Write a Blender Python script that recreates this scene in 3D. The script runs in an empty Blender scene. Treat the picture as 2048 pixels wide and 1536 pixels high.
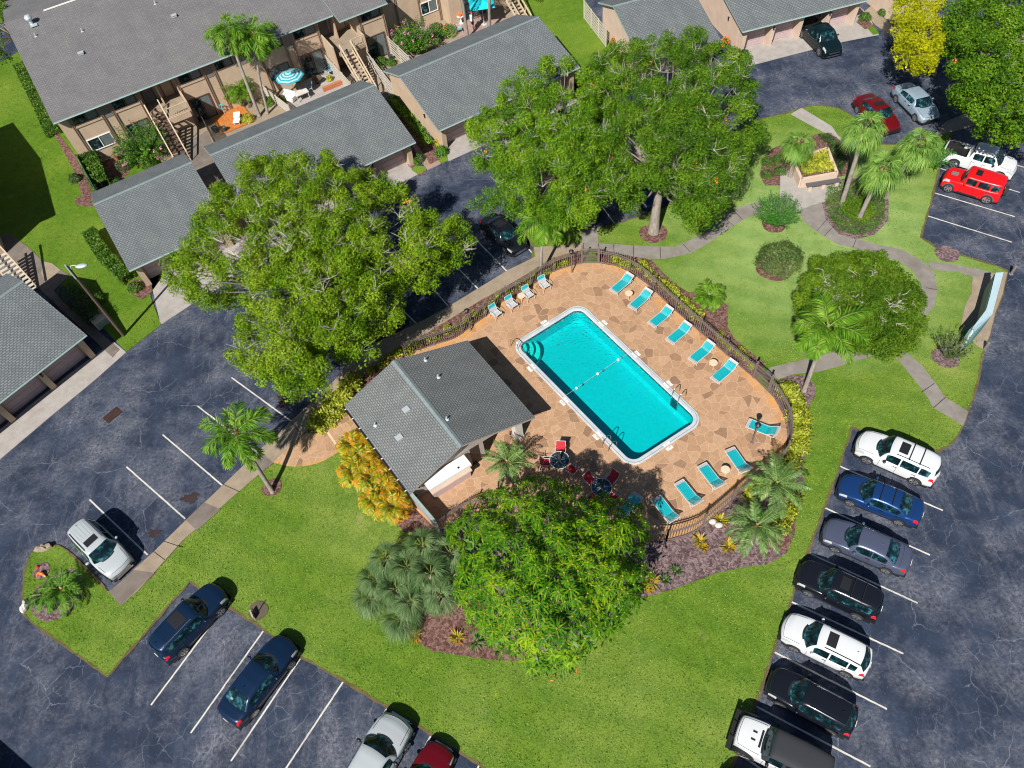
import bpy, bmesh, math, random
import numpy as np
from mathutils import Vector, Matrix
from mathutils.geometry import tessellate_polygon

random.seed(7)
RNG = np.random.default_rng(7)
D = bpy.data
SC = bpy.context.scene
C = SC.collection
PI = math.pi
R = math.radians

# ------------------------------------------------------------------ camera
W0, H0 = 2048.0, 1536.0
FPX, PITCH, ROLL, CAMH = 1480.0, R(35.6), R(-8.6), 39.8
_s, _c = math.sin(PITCH), math.cos(PITCH)
AF = np.array([0, _s, -_c])
_r0 = np.array([1.0, 0, 0]); _u0 = np.array([0, _c, _s])
AR = math.cos(ROLL) * _r0 + math.sin(ROLL) * _u0
AU = -math.sin(ROLL) * _r0 + math.cos(ROLL) * _u0
cam_d = D.cameras.new('camera'); cam = D.objects.new('camera', cam_d); C.objects.link(cam)
cam_d.sensor_fit = 'HORIZONTAL'; cam_d.sensor_width = 36.0
cam_d.lens = 36.0 * FPX / W0
cam_d.clip_start = 0.5; cam_d.clip_end = 1500
m = Matrix(((AR[0], AU[0], -AF[0], 0), (AR[1], AU[1], -AF[1], 0), (AR[2], AU[2], -AF[2], CAMH), (0, 0, 0, 1)))
cam.matrix_world = m
SC.camera = cam
SC.cycles.filter_width = 1.1

# ------------------------------------------------------------------ light
SUN_AZ, SUN_EL = R(240), R(45)          # where the sun stands
wd = D.worlds.new('World'); SC.world = wd; wd.use_nodes = True
nt = wd.node_tree; nt.nodes.clear()
sky = nt.nodes.new('ShaderNodeTexSky'); sky.sky_type = 'NISHITA'; sky.sun_disc = False
sky.sun_elevation = SUN_EL; sky.sun_rotation = R(90) - SUN_AZ
sky.air_density = 1.0; sky.dust_density = 0.4; sky.ozone_density = 1.5
bg = nt.nodes.new('ShaderNodeBackground'); bg.inputs[1].default_value = 0.05
wo = nt.nodes.new('ShaderNodeOutputWorld')
nt.links.new(sky.outputs[0], bg.inputs[0]); nt.links.new(bg.outputs[0], wo.inputs[0])
sd = D.lights.new('sun', 'SUN'); sd.energy = 5.0; sd.angle = R(0.5); sd.color = (1.0, 0.955, 0.88)
so = D.objects.new('sun', sd); C.objects.link(so)
sv = Vector((math.cos(SUN_AZ) * math.cos(SUN_EL), math.sin(SUN_AZ) * math.cos(SUN_EL), math.sin(SUN_EL)))
so.rotation_euler = sv.to_track_quat('Z', 'Y').to_euler(); so.location = sv * 80
SC.view_settings.view_transform = 'Standard'; SC.view_settings.look = 'None'
SC.view_settings.exposure = 0.46; SC.view_settings.gamma = 1.0

def P(x, y, z=0.0):
    "survey point: where the sight line of photo pixel (x, y) meets the height z"
    d = AF * FPX + AR * (x - 1024) - AU * (y - 768)
    t = (z - CAMH) / d[2]
    return Vector((d[0] * t, d[1] * t, z))

def PP(pts, z=0.0):
    return [P(x, y, z) for x, y in pts]

def mixv(a, b, t): return a + (b - a) * t

# ------------------------------------------------------------------ materials
def nmat(name):
    mt = D.materials.new(name); mt.use_nodes = True
    n = mt.node_tree; n.nodes.clear()
    out = n.nodes.new('ShaderNodeOutputMaterial')
    b = n.nodes.new('ShaderNodeBsdfPrincipled')
    n.links.new(b.outputs[0], out.inputs[0])
    return mt, n, b, out

def setv(b, **k):
    for kk, v in k.items():
        b.inputs[kk.replace('_', ' ')].default_value = v

def flat(name, col, rough=0.6, metal=0.0, coat=0.0, spec=0.5, bump=0.0, bscale=30, var=0.0, vscale=4):
    mt, n, b, out = nmat(name)
    setv(b, Base_Color=(*col, 1), Roughness=rough, Metallic=metal)
    b.inputs['Specular IOR Level'].default_value = spec
    b.inputs['Coat Weight'].default_value = coat
    b.inputs['Coat Roughness'].default_value = 0.05
    if var or bump:
        tc = n.nodes.new('ShaderNodeTexCoord')
    if var:
        t = n.nodes.new('ShaderNodeTexNoise'); t.inputs['Scale'].default_value = vscale; t.inputs['Detail'].default_value = 6
        n.links.new(tc.outputs['Object'], t.inputs['Vector'])
        r = n.nodes.new('ShaderNodeValToRGB')
        r.color_ramp.elements[0].position = 0.3; r.color_ramp.elements[1].position = 0.7
        r.color_ramp.elements[0].color = (*[c * (1 - var) for c in col], 1)
        r.color_ramp.elements[1].color = (*[min(1, c * (1 + var)) for c in col], 1)
        n.links.new(t.outputs['Fac'], r.inputs[0]); n.links.new(r.outputs[0], b.inputs['Base Color'])
    if bump:
        t2 = n.nodes.new('ShaderNodeTexNoise'); t2.inputs['Scale'].default_value = bscale; t2.inputs['Detail'].default_value = 4
        n.links.new(tc.outputs['Object'], t2.inputs['Vector'])
        bm = n.nodes.new('ShaderNodeBump'); bm.inputs['Strength'].default_value = bump; bm.inputs['Distance'].default_value = 0.02
        n.links.new(t2.outputs['Fac'], bm.inputs['Height']); n.links.new(bm.outputs[0], b.inputs['Normal'])
    return mt

class N:
    "small node helper"
    def __init__(s, name):
        s.mt, s.n, s.b, s.out = nmat(name)
        s.tc = s.n.nodes.new('ShaderNodeTexCoord')
    def node(s, t, **k):
        x = s.n.nodes.new(t)
        for kk, v in k.items():
            if hasattr(x, kk): setattr(x, kk, v)
            else: x.inputs[kk.replace('_', ' ')].default_value = v
        return x
    def link(s, a, b): s.n.links.new(a, b)
    def noise(s, scale, detail=5, rough=0.5, vec=None, dist=0.0):
        t = s.node('ShaderNodeTexNoise'); t.inputs['Scale'].default_value = scale; t.inputs['Detail'].default_value = detail
        t.inputs['Roughness'].default_value = rough; t.inputs['Distortion'].default_value = dist
        s.link(vec if vec is not None else s.tc.outputs['Object'], t.inputs['Vector']); return t.outputs['Fac']
    def ramp(s, fac, stops, interp='LINEAR'):
        r = s.node('ShaderNodeValToRGB'); cr = r.color_ramp; cr.interpolation = interp
        while len(cr.elements) < len(stops): cr.elements.new(0.5)
        for e, (p, c) in zip(cr.elements, stops):
            e.position = p; e.color = (*c, 1) if len(c) == 3 else c
        s.link(fac, r.inputs[0]); return r.outputs[0]
    def f(s, lo, hi, fac):
        mr = s.node('ShaderNodeMapRange'); mr.inputs['From Min'].default_value = lo; mr.inputs['From Max'].default_value = hi
        s.link(fac, mr.inputs['Value']); return mr.outputs[0]
    def mix(s, fac, a, b, mode='MIX'):
        x = s.node('ShaderNodeMix', data_type='RGBA', blend_type=mode)
        for i, v in ((0, fac), (6, a), (7, b)):
            if isinstance(v, (int, float)): x.inputs[i].default_value = v
            elif isinstance(v, tuple): x.inputs[i].default_value = (*v, 1)
            else: s.link(v, x.inputs[i])
        return x.outputs[2]
    def math(s, op, a, b=None):
        x = s.node('ShaderNodeMath', operation=op)
        for i, v in ((0, a), (1, b)):
            if v is None: continue
            if isinstance(v, (int, float)): x.inputs[i].default_value = v
            else: s.link(v, x.inputs[i])
        return x.outputs[0]
    def mapping(s, scale=(1, 1, 1), rot=(0, 0, 0), src='Object'):
        x = s.node('ShaderNodeMapping'); x.inputs['Scale'].default_value = scale; x.inputs['Rotation'].default_value = rot
        s.link(s.tc.outputs[src], x.inputs[0]); return x.outputs[0]
    def bump(s, h, strength=0.3, dist=0.02):
        x = s.node('ShaderNodeBump'); x.inputs['Strength'].default_value = strength; x.inputs['Distance'].default_value = dist
        s.link(h, x.inputs['Height']); s.link(x.outputs[0], s.b.inputs['Normal'])
    def base(s, col, rough=0.8, spec=0.3):
        s.link(col, s.b.inputs['Base Color']) if not isinstance(col, tuple) else setv(s.b, Base_Color=(*col, 1))
        s.b.inputs['Roughness'].default_value = rough; s.b.inputs['Specular IOR Level'].default_value = spec

def m_asphalt():
    s = N('asphalt')
    warp = s.math('MULTIPLY', s.noise(1.6, 4, 0.6), 0.55)
    vm = s.node('ShaderNodeVectorMath', operation='MULTIPLY_ADD')
    s.link(s.tc.outputs['Object'], vm.inputs[0]); vm.inputs[1].default_value = (1, 1, 1)
    cmb = s.node('ShaderNodeCombineXYZ'); s.link(warp, cmb.inputs[0]); s.link(s.math('MULTIPLY', s.noise(2.1, 4, 0.6), 0.55), cmb.inputs[1])
    s.link(cmb.outputs[0], vm.inputs[2])
    def crack(scale, w):
        v = s.node('ShaderNodeTexVoronoi', feature='DISTANCE_TO_EDGE', voronoi_dimensions='2D'); v.inputs['Scale'].default_value = scale
        s.link(vm.outputs[0], v.inputs['Vector'])
        return s.f(w, w * 0.25, v.outputs['Distance'])
    big = s.f(0.47, 0.6, s.noise(0.16, 2))
    c1 = s.math('MULTIPLY', crack(0.33, 0.009), s.f(0.45, 0.6, s.noise(0.5, 3)))
    c2 = s.math('MULTIPLY', crack(1.25, 0.026), s.math('MULTIPLY', big, s.f(0.36, 0.62, s.noise(0.8, 3))))
    cr = s.math('MAXIMUM', c1, c2)
    wear = s.f(0.45, 0.68, s.noise(0.24, 9, 0.74))
    st = s.noise(1.0, 8, 0.74, s.mapping((0.9, 0.16, 1), (0, 0, R(-29))))
    streak = s.math('MULTIPLY', s.f(0.5, 0.7, st), s.f(0.42, 0.6, s.noise(0.09, 2)))
    lt = s.math('MINIMUM', s.math('ADD', s.math('MULTIPLY', wear, 0.95), s.math('MULTIPLY', streak, 0.75)), 1.0)
    grain = s.noise(26, 3, 0.7)
    col = s.ramp(s.noise(0.45, 9, 0.72), [(0.3, (0.018, 0.027, 0.050)), (0.5, (0.029, 0.042, 0.074)), (0.7, (0.048, 0.066, 0.108))])
    col = s.mix(s.math('MULTIPLY', lt, s.f(0.34, 0.6, s.noise(5.5, 6, 0.75))), col, (0.22, 0.225, 0.26))
    col = s.mix(s.math('MULTIPLY', s.f(0.55, 0.75, s.noise(0.5, 5, 0.65)), 0.5), col, (0.018, 0.023, 0.038))
    col = s.mix(s.math('MULTIPLY', s.f(0.68, 0.74, s.noise(1.6, 4, 0.6)), 0.65), col, (0.016, 0.016, 0.022))
    spots = s.f(0.62, 0.70, s.noise(8, 4, 0.7))
    col = s.mix(s.math('MULTIPLY', spots, 0.5), col, (0.30, 0.32, 0.38))
    col = s.mix(s.f(0.35, 0.7, grain), s.mix(1.0, col, (0.72, 0.72, 0.74), 'MULTIPLY'), col)
    col = s.mix(s.math('MULTIPLY', cr, 0.42), col, (0.28, 0.30, 0.35))
    s.base(col, 0.9, 0.2); s.bump(grain, 0.35, 0.01); return s.mt

def m_grass(name, a, b, c, pale=None):
    s = N(name)
    fine = s.noise(13, 5, 0.75)
    mid = s.noise(1.3, 5, 0.6)
    big = s.noise(0.13, 3)
    col = s.mix(s.f(0.3, 0.7, mid), a, b)
    col = s.mix(s.f(0.42, 0.66, big), col, c)
    dk = s.f(0.28, 0.6, fine)
    col = s.mix(dk, s.mix(1.0, col, (0.30, 0.40, 0.28), 'MULTIPLY'), col)
    col = s.mix(s.f(0.62, 0.78, s.noise(21, 3, 0.6)), col, s.mix(1.0, col, (1.5, 1.35, 1.4), 'MULTIPLY'))
    if pale:
        vd = s.node('ShaderNodeVectorMath', operation='DISTANCE'); s.link(s.tc.outputs['Object'], vd.inputs[0]); vd.inputs[1].default_value = pale
        fm = s.math('ADD', s.f(15.0, 4.0, vd.outputs['Value']), s.math('MULTIPLY', s.math('SUBTRACT', s.noise(0.3, 4), 0.5), 0.9))
        col = s.mix(s.math('MULTIPLY', s.f(0.1, 0.9, fm), 0.75), col, (0.26, 0.37, 0.13))
        wvn = s.node('ShaderNodeTexWave'); wvn.inputs['Scale'].default_value = 0.16; wvn.inputs['Distortion'].default_value = 2.5; wvn.inputs['Detail'].default_value = 3
        s.link(s.mapping((1, 1, 1), (0, 0, R(118))), wvn.inputs['Vector'])
        col = s.mix(s.f(0.25, 0.75, wvn.outputs['Fac']), s.mix(1.0, col, (0.90, 0.94, 0.88), 'MULTIPLY'), s.mix(1.0, col, (1.06, 1.03, 1.0), 'MULTIPLY'))
    patch = s.f(0.66, 0.78, s.noise(0.42, 3))
    col = s.mix(s.math('MULTIPLY', patch, 0.6), col, (0.31, 0.30, 0.11))
    col = s.mix(s.math('MULTIPLY', s.f(0.5, 0.66, s.noise(0.75, 5, 0.65)), 0.35), col, (0.06, 0.15, 0.015))
    s.base(col, 0.95, 0.15); s.bump(fine, 0.9, 0.05); return s.mt

def m_flag():
    s = N('flagstone')
    mp = s.node('ShaderNodeVectorMath', operation='MULTIPLY_ADD')
    cmb = s.node('ShaderNodeCombineXYZ'); s.link(s.noise(0.7, 2), cmb.inputs[0]); s.link(s.noise(0.9, 2), cmb.inputs[1])
    s.link(cmb.outputs[0], mp.inputs[0]); mp.inputs[1].default_value = (0.55, 0.55, 0)
    s.link(s.tc.outputs['Object'], mp.inputs[2])
    ve = s.node('ShaderNodeTexVoronoi', feature='DISTANCE_TO_EDGE', voronoi_dimensions='2D'); ve.inputs['Scale'].default_value = 1.75
    vc = s.node('ShaderNodeTexVoronoi', feature='F1', voronoi_dimensions='2D'); vc.inputs['Scale'].default_value = 1.75
    s.link(mp.outputs[0], ve.inputs['Vector']); s.link(mp.outputs[0], vc.inputs['Vector'])
    sep = s.node('ShaderNodeSeparateColor'); s.link(vc.outputs['Color'], sep.inputs[0])
    col = s.ramp(sep.outputs[0], [(0.0, (0.41, 0.25, 0.145)), (0.3, (0.49, 0.31, 0.19)), (0.55, (0.40, 0.24, 0.14)), (0.80, (0.47, 0.29, 0.175)), (0.90, (0.33, 0.20, 0.12)), (1, (0.27, 0.16, 0.10))])
    col = s.mix(s.f(0.35, 0.7, s.noise(5, 5, 0.6)), s.mix(1.0, col, (0.84, 0.82, 0.8), 'MULTIPLY'), col)
    at = s.node('ShaderNodeAttribute', attribute_name='rim')
    rim = s.math('MULTIPLY', at.outputs['Fac'], s.math('MULTIPLY', s.f(0.35, 0.62, s.noise(0.8, 4)), 0.75))
    col = s.mix(rim, col, (0.62, 0.27, 0.055))
    j = s.f(0.026, 0.010, ve.outputs['Distance'])
    col = s.mix(s.math('MULTIPLY', j, 0.85), col, (0.56, 0.38, 0.25))
    s.base(col, 0.75, 0.3); s.bump(s.f(0.0, 0.05, ve.outputs['Distance']), 0.3, 0.01); return s.mt

def m_concrete(name, a, b, stain=(0.16, 0.13, 0.11), amt=0.5):
    s = N(name)
    col = s.mix(s.f(0.3, 0.7, s.noise(1.6, 6, 0.6)), a, b)
    col = s.mix(s.math('MULTIPLY', s.f(0.5, 0.72, s.noise(0.5, 5, 0.6)), amt), col, stain)
    g = s.noise(30, 3, 0.6)
    col = s.mix(s.f(0.3, 0.6, g), s.mix(1.0, col, (0.8, 0.8, 0.8), 'MULTIPLY'), col)
    s.base(col, 0.9, 0.2); s.bump(g, 0.2, 0.01); return s.mt

def m_mulch(name, a, b, c):
    s = N(name)
    v = s.node('ShaderNodeTexVoronoi', feature='F1', voronoi_dimensions='2D'); v.inputs['Scale'].default_value = 9
    s.link(s.tc.outputs['Object'], v.inputs['Vector'])
    sep = s.node('ShaderNodeSeparateColor'); s.link(v.outputs['Color'], sep.inputs[0])
    col = s.ramp(sep.outputs[0], [(0, a), (0.5, b), (1, c)])
    col = s.mix(s.f(0.3, 0.65, s.noise(17, 4, 0.7)), s.mix(1.0, col, (0.35, 0.33, 0.35), 'MULTIPLY'), col)
    s.base(col, 0.95, 0.15); s.bump(s.noise(17, 4, 0.7), 0.8, 0.04); return s.mt

def m_shingle(name, a, b, mort, warm=None, sc=1.0):
    s = N(name)
    uv = s.node('ShaderNodeUVMap'); uv.uv_map = 'UVMap'
    br = s.node('ShaderNodeTexBrick'); br.offset = 0.5
    br.inputs['Scale'].default_value = 1.0; br.inputs['Brick Width'].default_value = 0.28 * sc; br.inputs['Row Height'].default_value = 0.165 * sc
    br.inputs['Mortar Size'].default_value = 0.045 * sc; br.inputs['Mortar Smooth'].default_value = 0.4
    br.inputs['Color1'].default_value = (*a, 1); br.inputs['Color2'].default_value = (*b, 1); br.inputs['Mortar'].default_value = (*mort, 1)
    br.inputs['Bias'].default_value = 0.0
    s.link(uv.outputs[0], br.inputs['Vector'])
    col = br.outputs['Color']
    col = s.mix(s.math('MULTIPLY', s.f(0.55, 0.8, s.noise(2.0, 4, 0.6, uv.outputs[0])), 0.35), col, mort)
    mpv = s.node('ShaderNodeMapping'); mpv.inputs['Scale'].default_value = (1.1, 0.16, 1); s.link(uv.outputs[0], mpv.inputs[0])
    col = s.mix(s.math('MULTIPLY', s.f(0.48, 0.70, s.noise(1.0, 6, 0.65, mpv.outputs[0])), 0.6), col, warm or mort)
    col = s.mix(s.f(0.35, 0.65, s.noise(0.45, 5, 0.6, uv.outputs[0])), s.mix(1.0, col, (0.85, 0.85, 0.87), 'MULTIPLY'), col)
    col = s.mix(s.f(0.3, 0.7, s.noise(40, 2, 0.6)), s.mix(1.0, col, (0.82, 0.82, 0.82), 'MULTIPLY'), col)
    s.base(col, 0.9, 0.2); s.bump(br.outputs['Fac'], -0.4, 0.02); return s.mt

def m_leaf(name, cols, nscale=0.7, trans=0.18, rough=0.5, spec=0.4):
    "leaf colours: random per leaf, drifting with a soft noise through the crown"
    s = N(name)
    ge = s.node('ShaderNodeNewGeometry')
    fac = s.math('ADD', s.math('MULTIPLY', ge.outputs['Random Per Island'], 0.55), s.math('MULTIPLY', s.f(0.32, 0.68, s.noise(nscale, 3)), 0.45))
    k = len(cols)
    col = s.ramp(fac, [(0.08 + 0.84 * i / max(1, k - 1), c) for i, c in enumerate(cols)])
    s.base(col, rough, spec)
    tr = s.node('ShaderNodeBsdfTranslucent'); s.link(s.mix(1.0, col, (1.5, 1.6, 0.7), 'MULTIPLY'), tr.inputs[0])
    ms = s.node('ShaderNodeMixShader'); ms.inputs[0].default_value = trans
    s.link(s.b.outputs[0], ms.inputs[1]); s.link(tr.outputs[0], ms.inputs[2]); s.link(ms.outputs[0], s.out.inputs[0])
    return s.mt

def m_bark(name, a, b, ring=0.0):
    s = N(name)
    col = s.mix(s.f(0.3, 0.7, s.noise(6, 5, 0.65, s.mapping((1, 1, 0.35)))), a, b)
    if ring:
        w = s.node('ShaderNodeTexWave', bands_direction='Z'); w.inputs['Scale'].default_value = ring; w.inputs['Distortion'].default_value = 1.2
        s.link(s.tc.outputs['Object'], w.inputs['Vector'])
        col = s.mix(s.math('MULTIPLY', s.f(0.6, 0.95, w.outputs['Fac']), 0.6), col, tuple(c * 0.5 for c in a))
    s.base(col, 0.9, 0.2); s.bump(s.noise(9, 5, 0.6), 0.6, 0.03); return s.mt

def m_paint(name, col, metal=0.3, rough=0.35):
    s = N(name)
    s.base(col, rough, 0.3); s.b.inputs['Metallic'].default_value = metal
    s.b.inputs['Coat Weight'].default_value = 0.3; s.b.inputs['Coat Roughness'].default_value = 0.04
    s.bump(s.noise(1.5, 2), 0.02, 0.02)
    return s.mt

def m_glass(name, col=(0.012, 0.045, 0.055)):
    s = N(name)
    c = s.ramp(s.noise(3.2, 4, 0.6), [(0.40, tuple(x * 0.4 for x in col)), (0.54, col), (0.60, tuple(x * 3.2 for x in col)), (0.68, tuple(x * 6.0 for x in col))])  # brighter blotches paint reflections into the glass colour
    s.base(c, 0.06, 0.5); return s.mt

M = {}
M['asphalt'] = m_asphalt()
M['grass'] = m_grass('lawn_grass', (0.112, 0.200, 0.018), (0.170, 0.272, 0.030), (0.235, 0.31, 0.062), (24.0, 38.0, 0))
M['grass2'] = m_grass('far_lawn_grass', (0.090, 0.175, 0.012), (0.14, 0.25, 0.018), (0.18, 0.27, 0.030))
M['soil'] = m_concrete('bare_soil', (0.09, 0.075, 0.05), (0.13, 0.10, 0.07))
M['flag'] = m_flag()
M['conc'] = m_concrete('path_concrete', (0.21, 0.19, 0.17), (0.28, 0.255, 0.23), (0.15, 0.125, 0.105), 0.6)
M['conc_lt'] = m_concrete('apron_concrete', (0.33, 0.30, 0.28), (0.42, 0.39, 0.365), (0.25, 0.22, 0.20), 0.4)
M['conc_dk'] = m_concrete('stained_concrete', (0.16, 0.135, 0.115), (0.22, 0.185, 0.16), (0.10, 0.08, 0.07), 0.6)
M['conc_tan'] = m_concrete('tan_pavement', (0.27, 0.215, 0.16), (0.35, 0.285, 0.21), (0.2, 0.15, 0.11), 0.4)
M['brick'] = m_concrete('brick_paving', (0.30, 0.20, 0.18), (0.40, 0.28, 0.25), (0.2, 0.13, 0.11), 0.4)
M['mulch'] = m_mulch('bark_mulch', (0.12, 0.055, 0.045), (0.20, 0.105, 0.085), (0.32, 0.20, 0.17))
M['mulch_g'] = m_mulch('grey_bark_mulch', (0.11, 0.07, 0.07), (0.21, 0.145, 0.145), (0.34, 0.25, 0.25))
M['line'] = m_concrete('line_paint', (0.52, 0.50, 0.45), (0.66, 0.64, 0.58), (0.16, 0.16, 0.18), 0.45)
M['shingle'] = m_shingle('grey_green_shingle', (0.185, 0.202, 0.205), (0.245, 0.262, 0.262), (0.105, 0.120, 0.127))
M['shingle_c'] = m_shingle('club_shingle', (0.200, 0.212, 0.208), (0.26, 0.27, 0.262), (0.11, 0.12, 0.123), sc=0.85)
M['shingle_b'] = m_shingle('brown_grey_shingle', (0.19, 0.186, 0.188), (0.26, 0.254, 0.252), (0.140, 0.135, 0.138), (0.15, 0.15, 0.155), 0.9)
M['stucco'] = flat('tan_stucco', (0.46, 0.345, 0.245), 0.9, bump=0.25, bscale=25, var=0.08, vscale=1.5)
M['stucco_p'] = flat('pink_stucco', (0.56, 0.43, 0.34), 0.9, bump=0.25, bscale=25, var=0.07, vscale=1.5)
M['stucco_g'] = flat('grey_stucco', (0.33, 0.29, 0.265), 0.9, bump=0.2, bscale=25, var=0.08, vscale=1.5)
M['panel_g'] = flat('grey_panel', (0.17, 0.15, 0.145), 0.8, var=0.08)
M['trim'] = flat('dark_brown_trim', (0.10, 0.065, 0.05), 0.6, var=0.1)
M['gutter'] = flat('pale_green_gutter', (0.27, 0.36, 0.35), 0.5, var=0.08)
M['garage_door'] = flat('pink_garage_door', (0.44, 0.33, 0.34), 0.7, var=0.06)
M['white'] = flat('white_paint', (0.78, 0.78, 0.76), 0.5, var=0.04)
M['white_m'] = flat('white_metal', (0.52, 0.52, 0.51), 0.35, var=0.04)
M['winglass'] = m_glass('window_glass', (0.016, 0.03, 0.034))
M['carglass'] = m_glass('car_glass', (0.006, 0.024, 0.030))
M['tyre'] = flat('tyre_rubber', (0.018, 0.018, 0.02), 0.85)
M['rim'] = flat('wheel_rim', (0.5, 0.5, 0.52), 0.3, 0.8)
M['blk'] = flat('black_plastic', (0.012, 0.012, 0.014), 0.5)
M['chrome'] = flat('chrome', (0.62, 0.63, 0.66), 0.15, 1.0)
M['head'] = flat('headlight_glass', (0.55, 0.58, 0.6), 0.1, 0.3)
M['tail'] = flat('tail_light_red', (0.55, 0.01, 0.02), 0.2)
M['iron'] = flat('brown_iron', (0.17, 0.135, 0.125), 0.6, 0.1)
M['steel'] = flat('steel_tube', (0.55, 0.5, 0.45), 0.25, 0.9)
M['wood_d'] = flat('brown_pilaster', (0.26, 0.185, 0.13), 0.8, var=0.1)
M['wood'] = flat('weathered_wood', (0.40, 0.31, 0.23), 0.85, var=0.2)
M['deckwood'] = flat('orange_deck_wood', (0.50, 0.17, 0.035), 0.7, var=0.25, vscale=6)
M['terra'] = flat('terracotta', (0.42, 0.15, 0.07), 0.8, var=0.1)
M['teal'] = flat('turquoise_strap', (0.0, 0.38, 0.43), 0.55, var=0.12, vscale=9)
M['strapw'] = flat('white_strap', (0.44, 0.44, 0.46), 0.6, var=0.05)
M['beige'] = flat('beige_resin', (0.62, 0.50, 0.36), 0.5, var=0.05)
M['skin'] = flat('skin', (0.50, 0.27, 0.19), 0.6)

# ------------------------------------------------------------------ mesh helpers
def link(name, me, mats, parent=None, smooth=False, loc=None):
    o = D.objects.new(name, me); C.objects.link(o)
    for mm in (mats if isinstance(mats, (list, tuple)) else [mats]): me.materials.append(mm)
    if smooth:
        me.polygons.foreach_set('use_smooth', [True] * len(me.polygons))
    if loc is not None: o.location = loc
    if parent is not None: o.parent = parent
    return o

def tag(o, label=None, cat=None, group=None, kind=None):
    if label: o['label'] = label
    if cat: o['category'] = cat
    if group: o['group'] = group
    if kind: o['kind'] = kind
    return o

def thing(name, loc, label, cat, group=None, rz=0.0):
    o = D.objects.new(name, None); C.objects.link(o)
    o.empty_display_size = 0.3
    o.location = loc; o.rotation_euler = (0, 0, rz)
    return tag(o, label, cat, group)

class MB:
    def __init__(s): s.v = []; s.f = []; s.m = []; s.uv = None
    def add(s, vs, fs, mi=0):
        k = len(s.v); s.v += [tuple(v) for v in vs]; s.f += [tuple(i + k for i in f) for f in fs]; s.m += [mi] * len(fs); return s
    def box(s, c, d, mi=0, rz=0.0, M4=None):
        x, y, z = (q / 2 for q in d)
        vs = [Vector((a * x, b * y, e * z)) for e in (-1, 1) for a, b in ((-1, -1), (1, -1), (1, 1), (-1, 1))]
        if rz: vs = [Matrix.Rotation(rz, 3, 'Z') @ v for v in vs]
        if M4 is not None: vs = [M4 @ (v + Vector(c)) for v in vs]
        else: vs = [v + Vector(c) for v in vs]
        return s.add(vs, [(0, 3, 2, 1), (4, 5, 6, 7), (0, 1, 5, 4), (1, 2, 6, 5), (2, 3, 7, 6), (3, 0, 4, 7)], mi)
    def beam(s, a, b, w, h=None, mi=0, up=(0, 0, 1)):
        a = Vector(a); b = Vector(b); h = h or w
        d = (b - a); L = d.length
        if L < 1e-6: return s
        d.normalize(); u = Vector(up)
        if abs(d.dot(u)) > 0.98: u = Vector((1, 0, 0))
        x = d.cross(u).normalized(); y = x.cross(d).normalized()
        vs = [p + x * (i * w / 2) + y * (j * h / 2) for p in (a, b) for i, j in ((-1, -1), (1, -1), (1, 1), (-1, 1))]
        return s.add(vs, [(0, 1, 2, 3), (7, 6, 5, 4), (0, 4, 5, 1), (1, 5, 6, 2), (2, 6, 7, 3), (3, 7, 4, 0)], mi)
    def tube(s, pts, r, n=8, mi=0, cap=True):
        pts = [Vector(p) for p in pts]; k = len(pts)
        rr = r if isinstance(r, (list, tuple)) else [r] * k
        rings = []; px = None
        for i, p in enumerate(pts):
            t = (pts[min(i + 1, k - 1)] - pts[max(i - 1, 0)]).normalized()
            if px is None:
                a = Vector((0, 0, 1)) if abs(t.z) < 0.9 else Vector((1, 0, 0)); px = t.cross(a).normalized()
            px = (px - t * px.dot(t)).normalized(); py = t.cross(px)
            rings.append([p + (px * math.cos(q) + py * math.sin(q)) * rr[i] for q in [2 * PI * j / n for j in range(n)]])
        vs = [v for ring in rings for v in ring]
        fs = [(i * n + j, i * n + (j + 1) % n, (i + 1) * n + (j + 1) % n, (i + 1) * n + j) for i in range(k - 1) for j in range(n)]
        if cap: fs += [tuple(range(n - 1, -1, -1)), tuple((k - 1) * n + j for j in range(n))]
        return s.add(vs, fs, mi)
    def lathe(s, prof, c=(0, 0, 0), n=16, mi=0):
        vs = [(c[0] + r * math.cos(2 * PI * j / n), c[1] + r * math.sin(2 * PI * j / n), c[2] + z) for r, z in prof for j in range(n)]
        k = len(prof)
        fs = [(i * n + j, i * n + (j + 1) % n, (i + 1) * n + (j + 1) % n, (i + 1) * n + j) for i in range(k - 1) for j in range(n)]
        fs += [tuple(range(n - 1, -1, -1)), tuple((k - 1) * n + j for j in range(n))]
        return s.add(vs, fs, mi)
    def disc(s, c, r, n=16, mi=0, ax='z'):
        vs = []
        for j in range(n):
            a = 2 * PI * j / n; p = (r * math.cos(a), r * math.sin(a))
            vs.append((c[0] + p[0], c[1] + p[1], c[2]) if ax == 'z' else (c[0] + p[0], c[1], c[2] + p[1]))
        return s.add(vs, [tuple(range(n))], mi)
    def ell(s, c, r, nu=12, nv=8, mi=0):
        vs = [(c[0] + r[0] * math.sin(PI * i / nv) * math.cos(2 * PI * j / nu), c[1] + r[1] * math.sin(PI * i / nv) * math.sin(2 * PI * j / nu), c[2] + r[2] * math.cos(PI * i / nv)) for i in range(nv + 1) for j in range(nu)]
        fs = [(i * nu + j, (i + 1) * nu + j, (i + 1) * nu + (j + 1) % nu, i * nu + (j + 1) % nu) for i in range(nv) for j in range(nu)]
        return s.add(vs, fs, mi)
    def mesh(s, name='mesh'):
        me = D.meshes.new(name); me.from_pydata(s.v, [], s.f); me.polygons.foreach_set('material_index', s.m); me.update(); return me
    def obj(s, name, mats, parent=None, smooth=False, loc=None):
        return link(name, s.mesh(name), mats, parent, smooth, loc)

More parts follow.
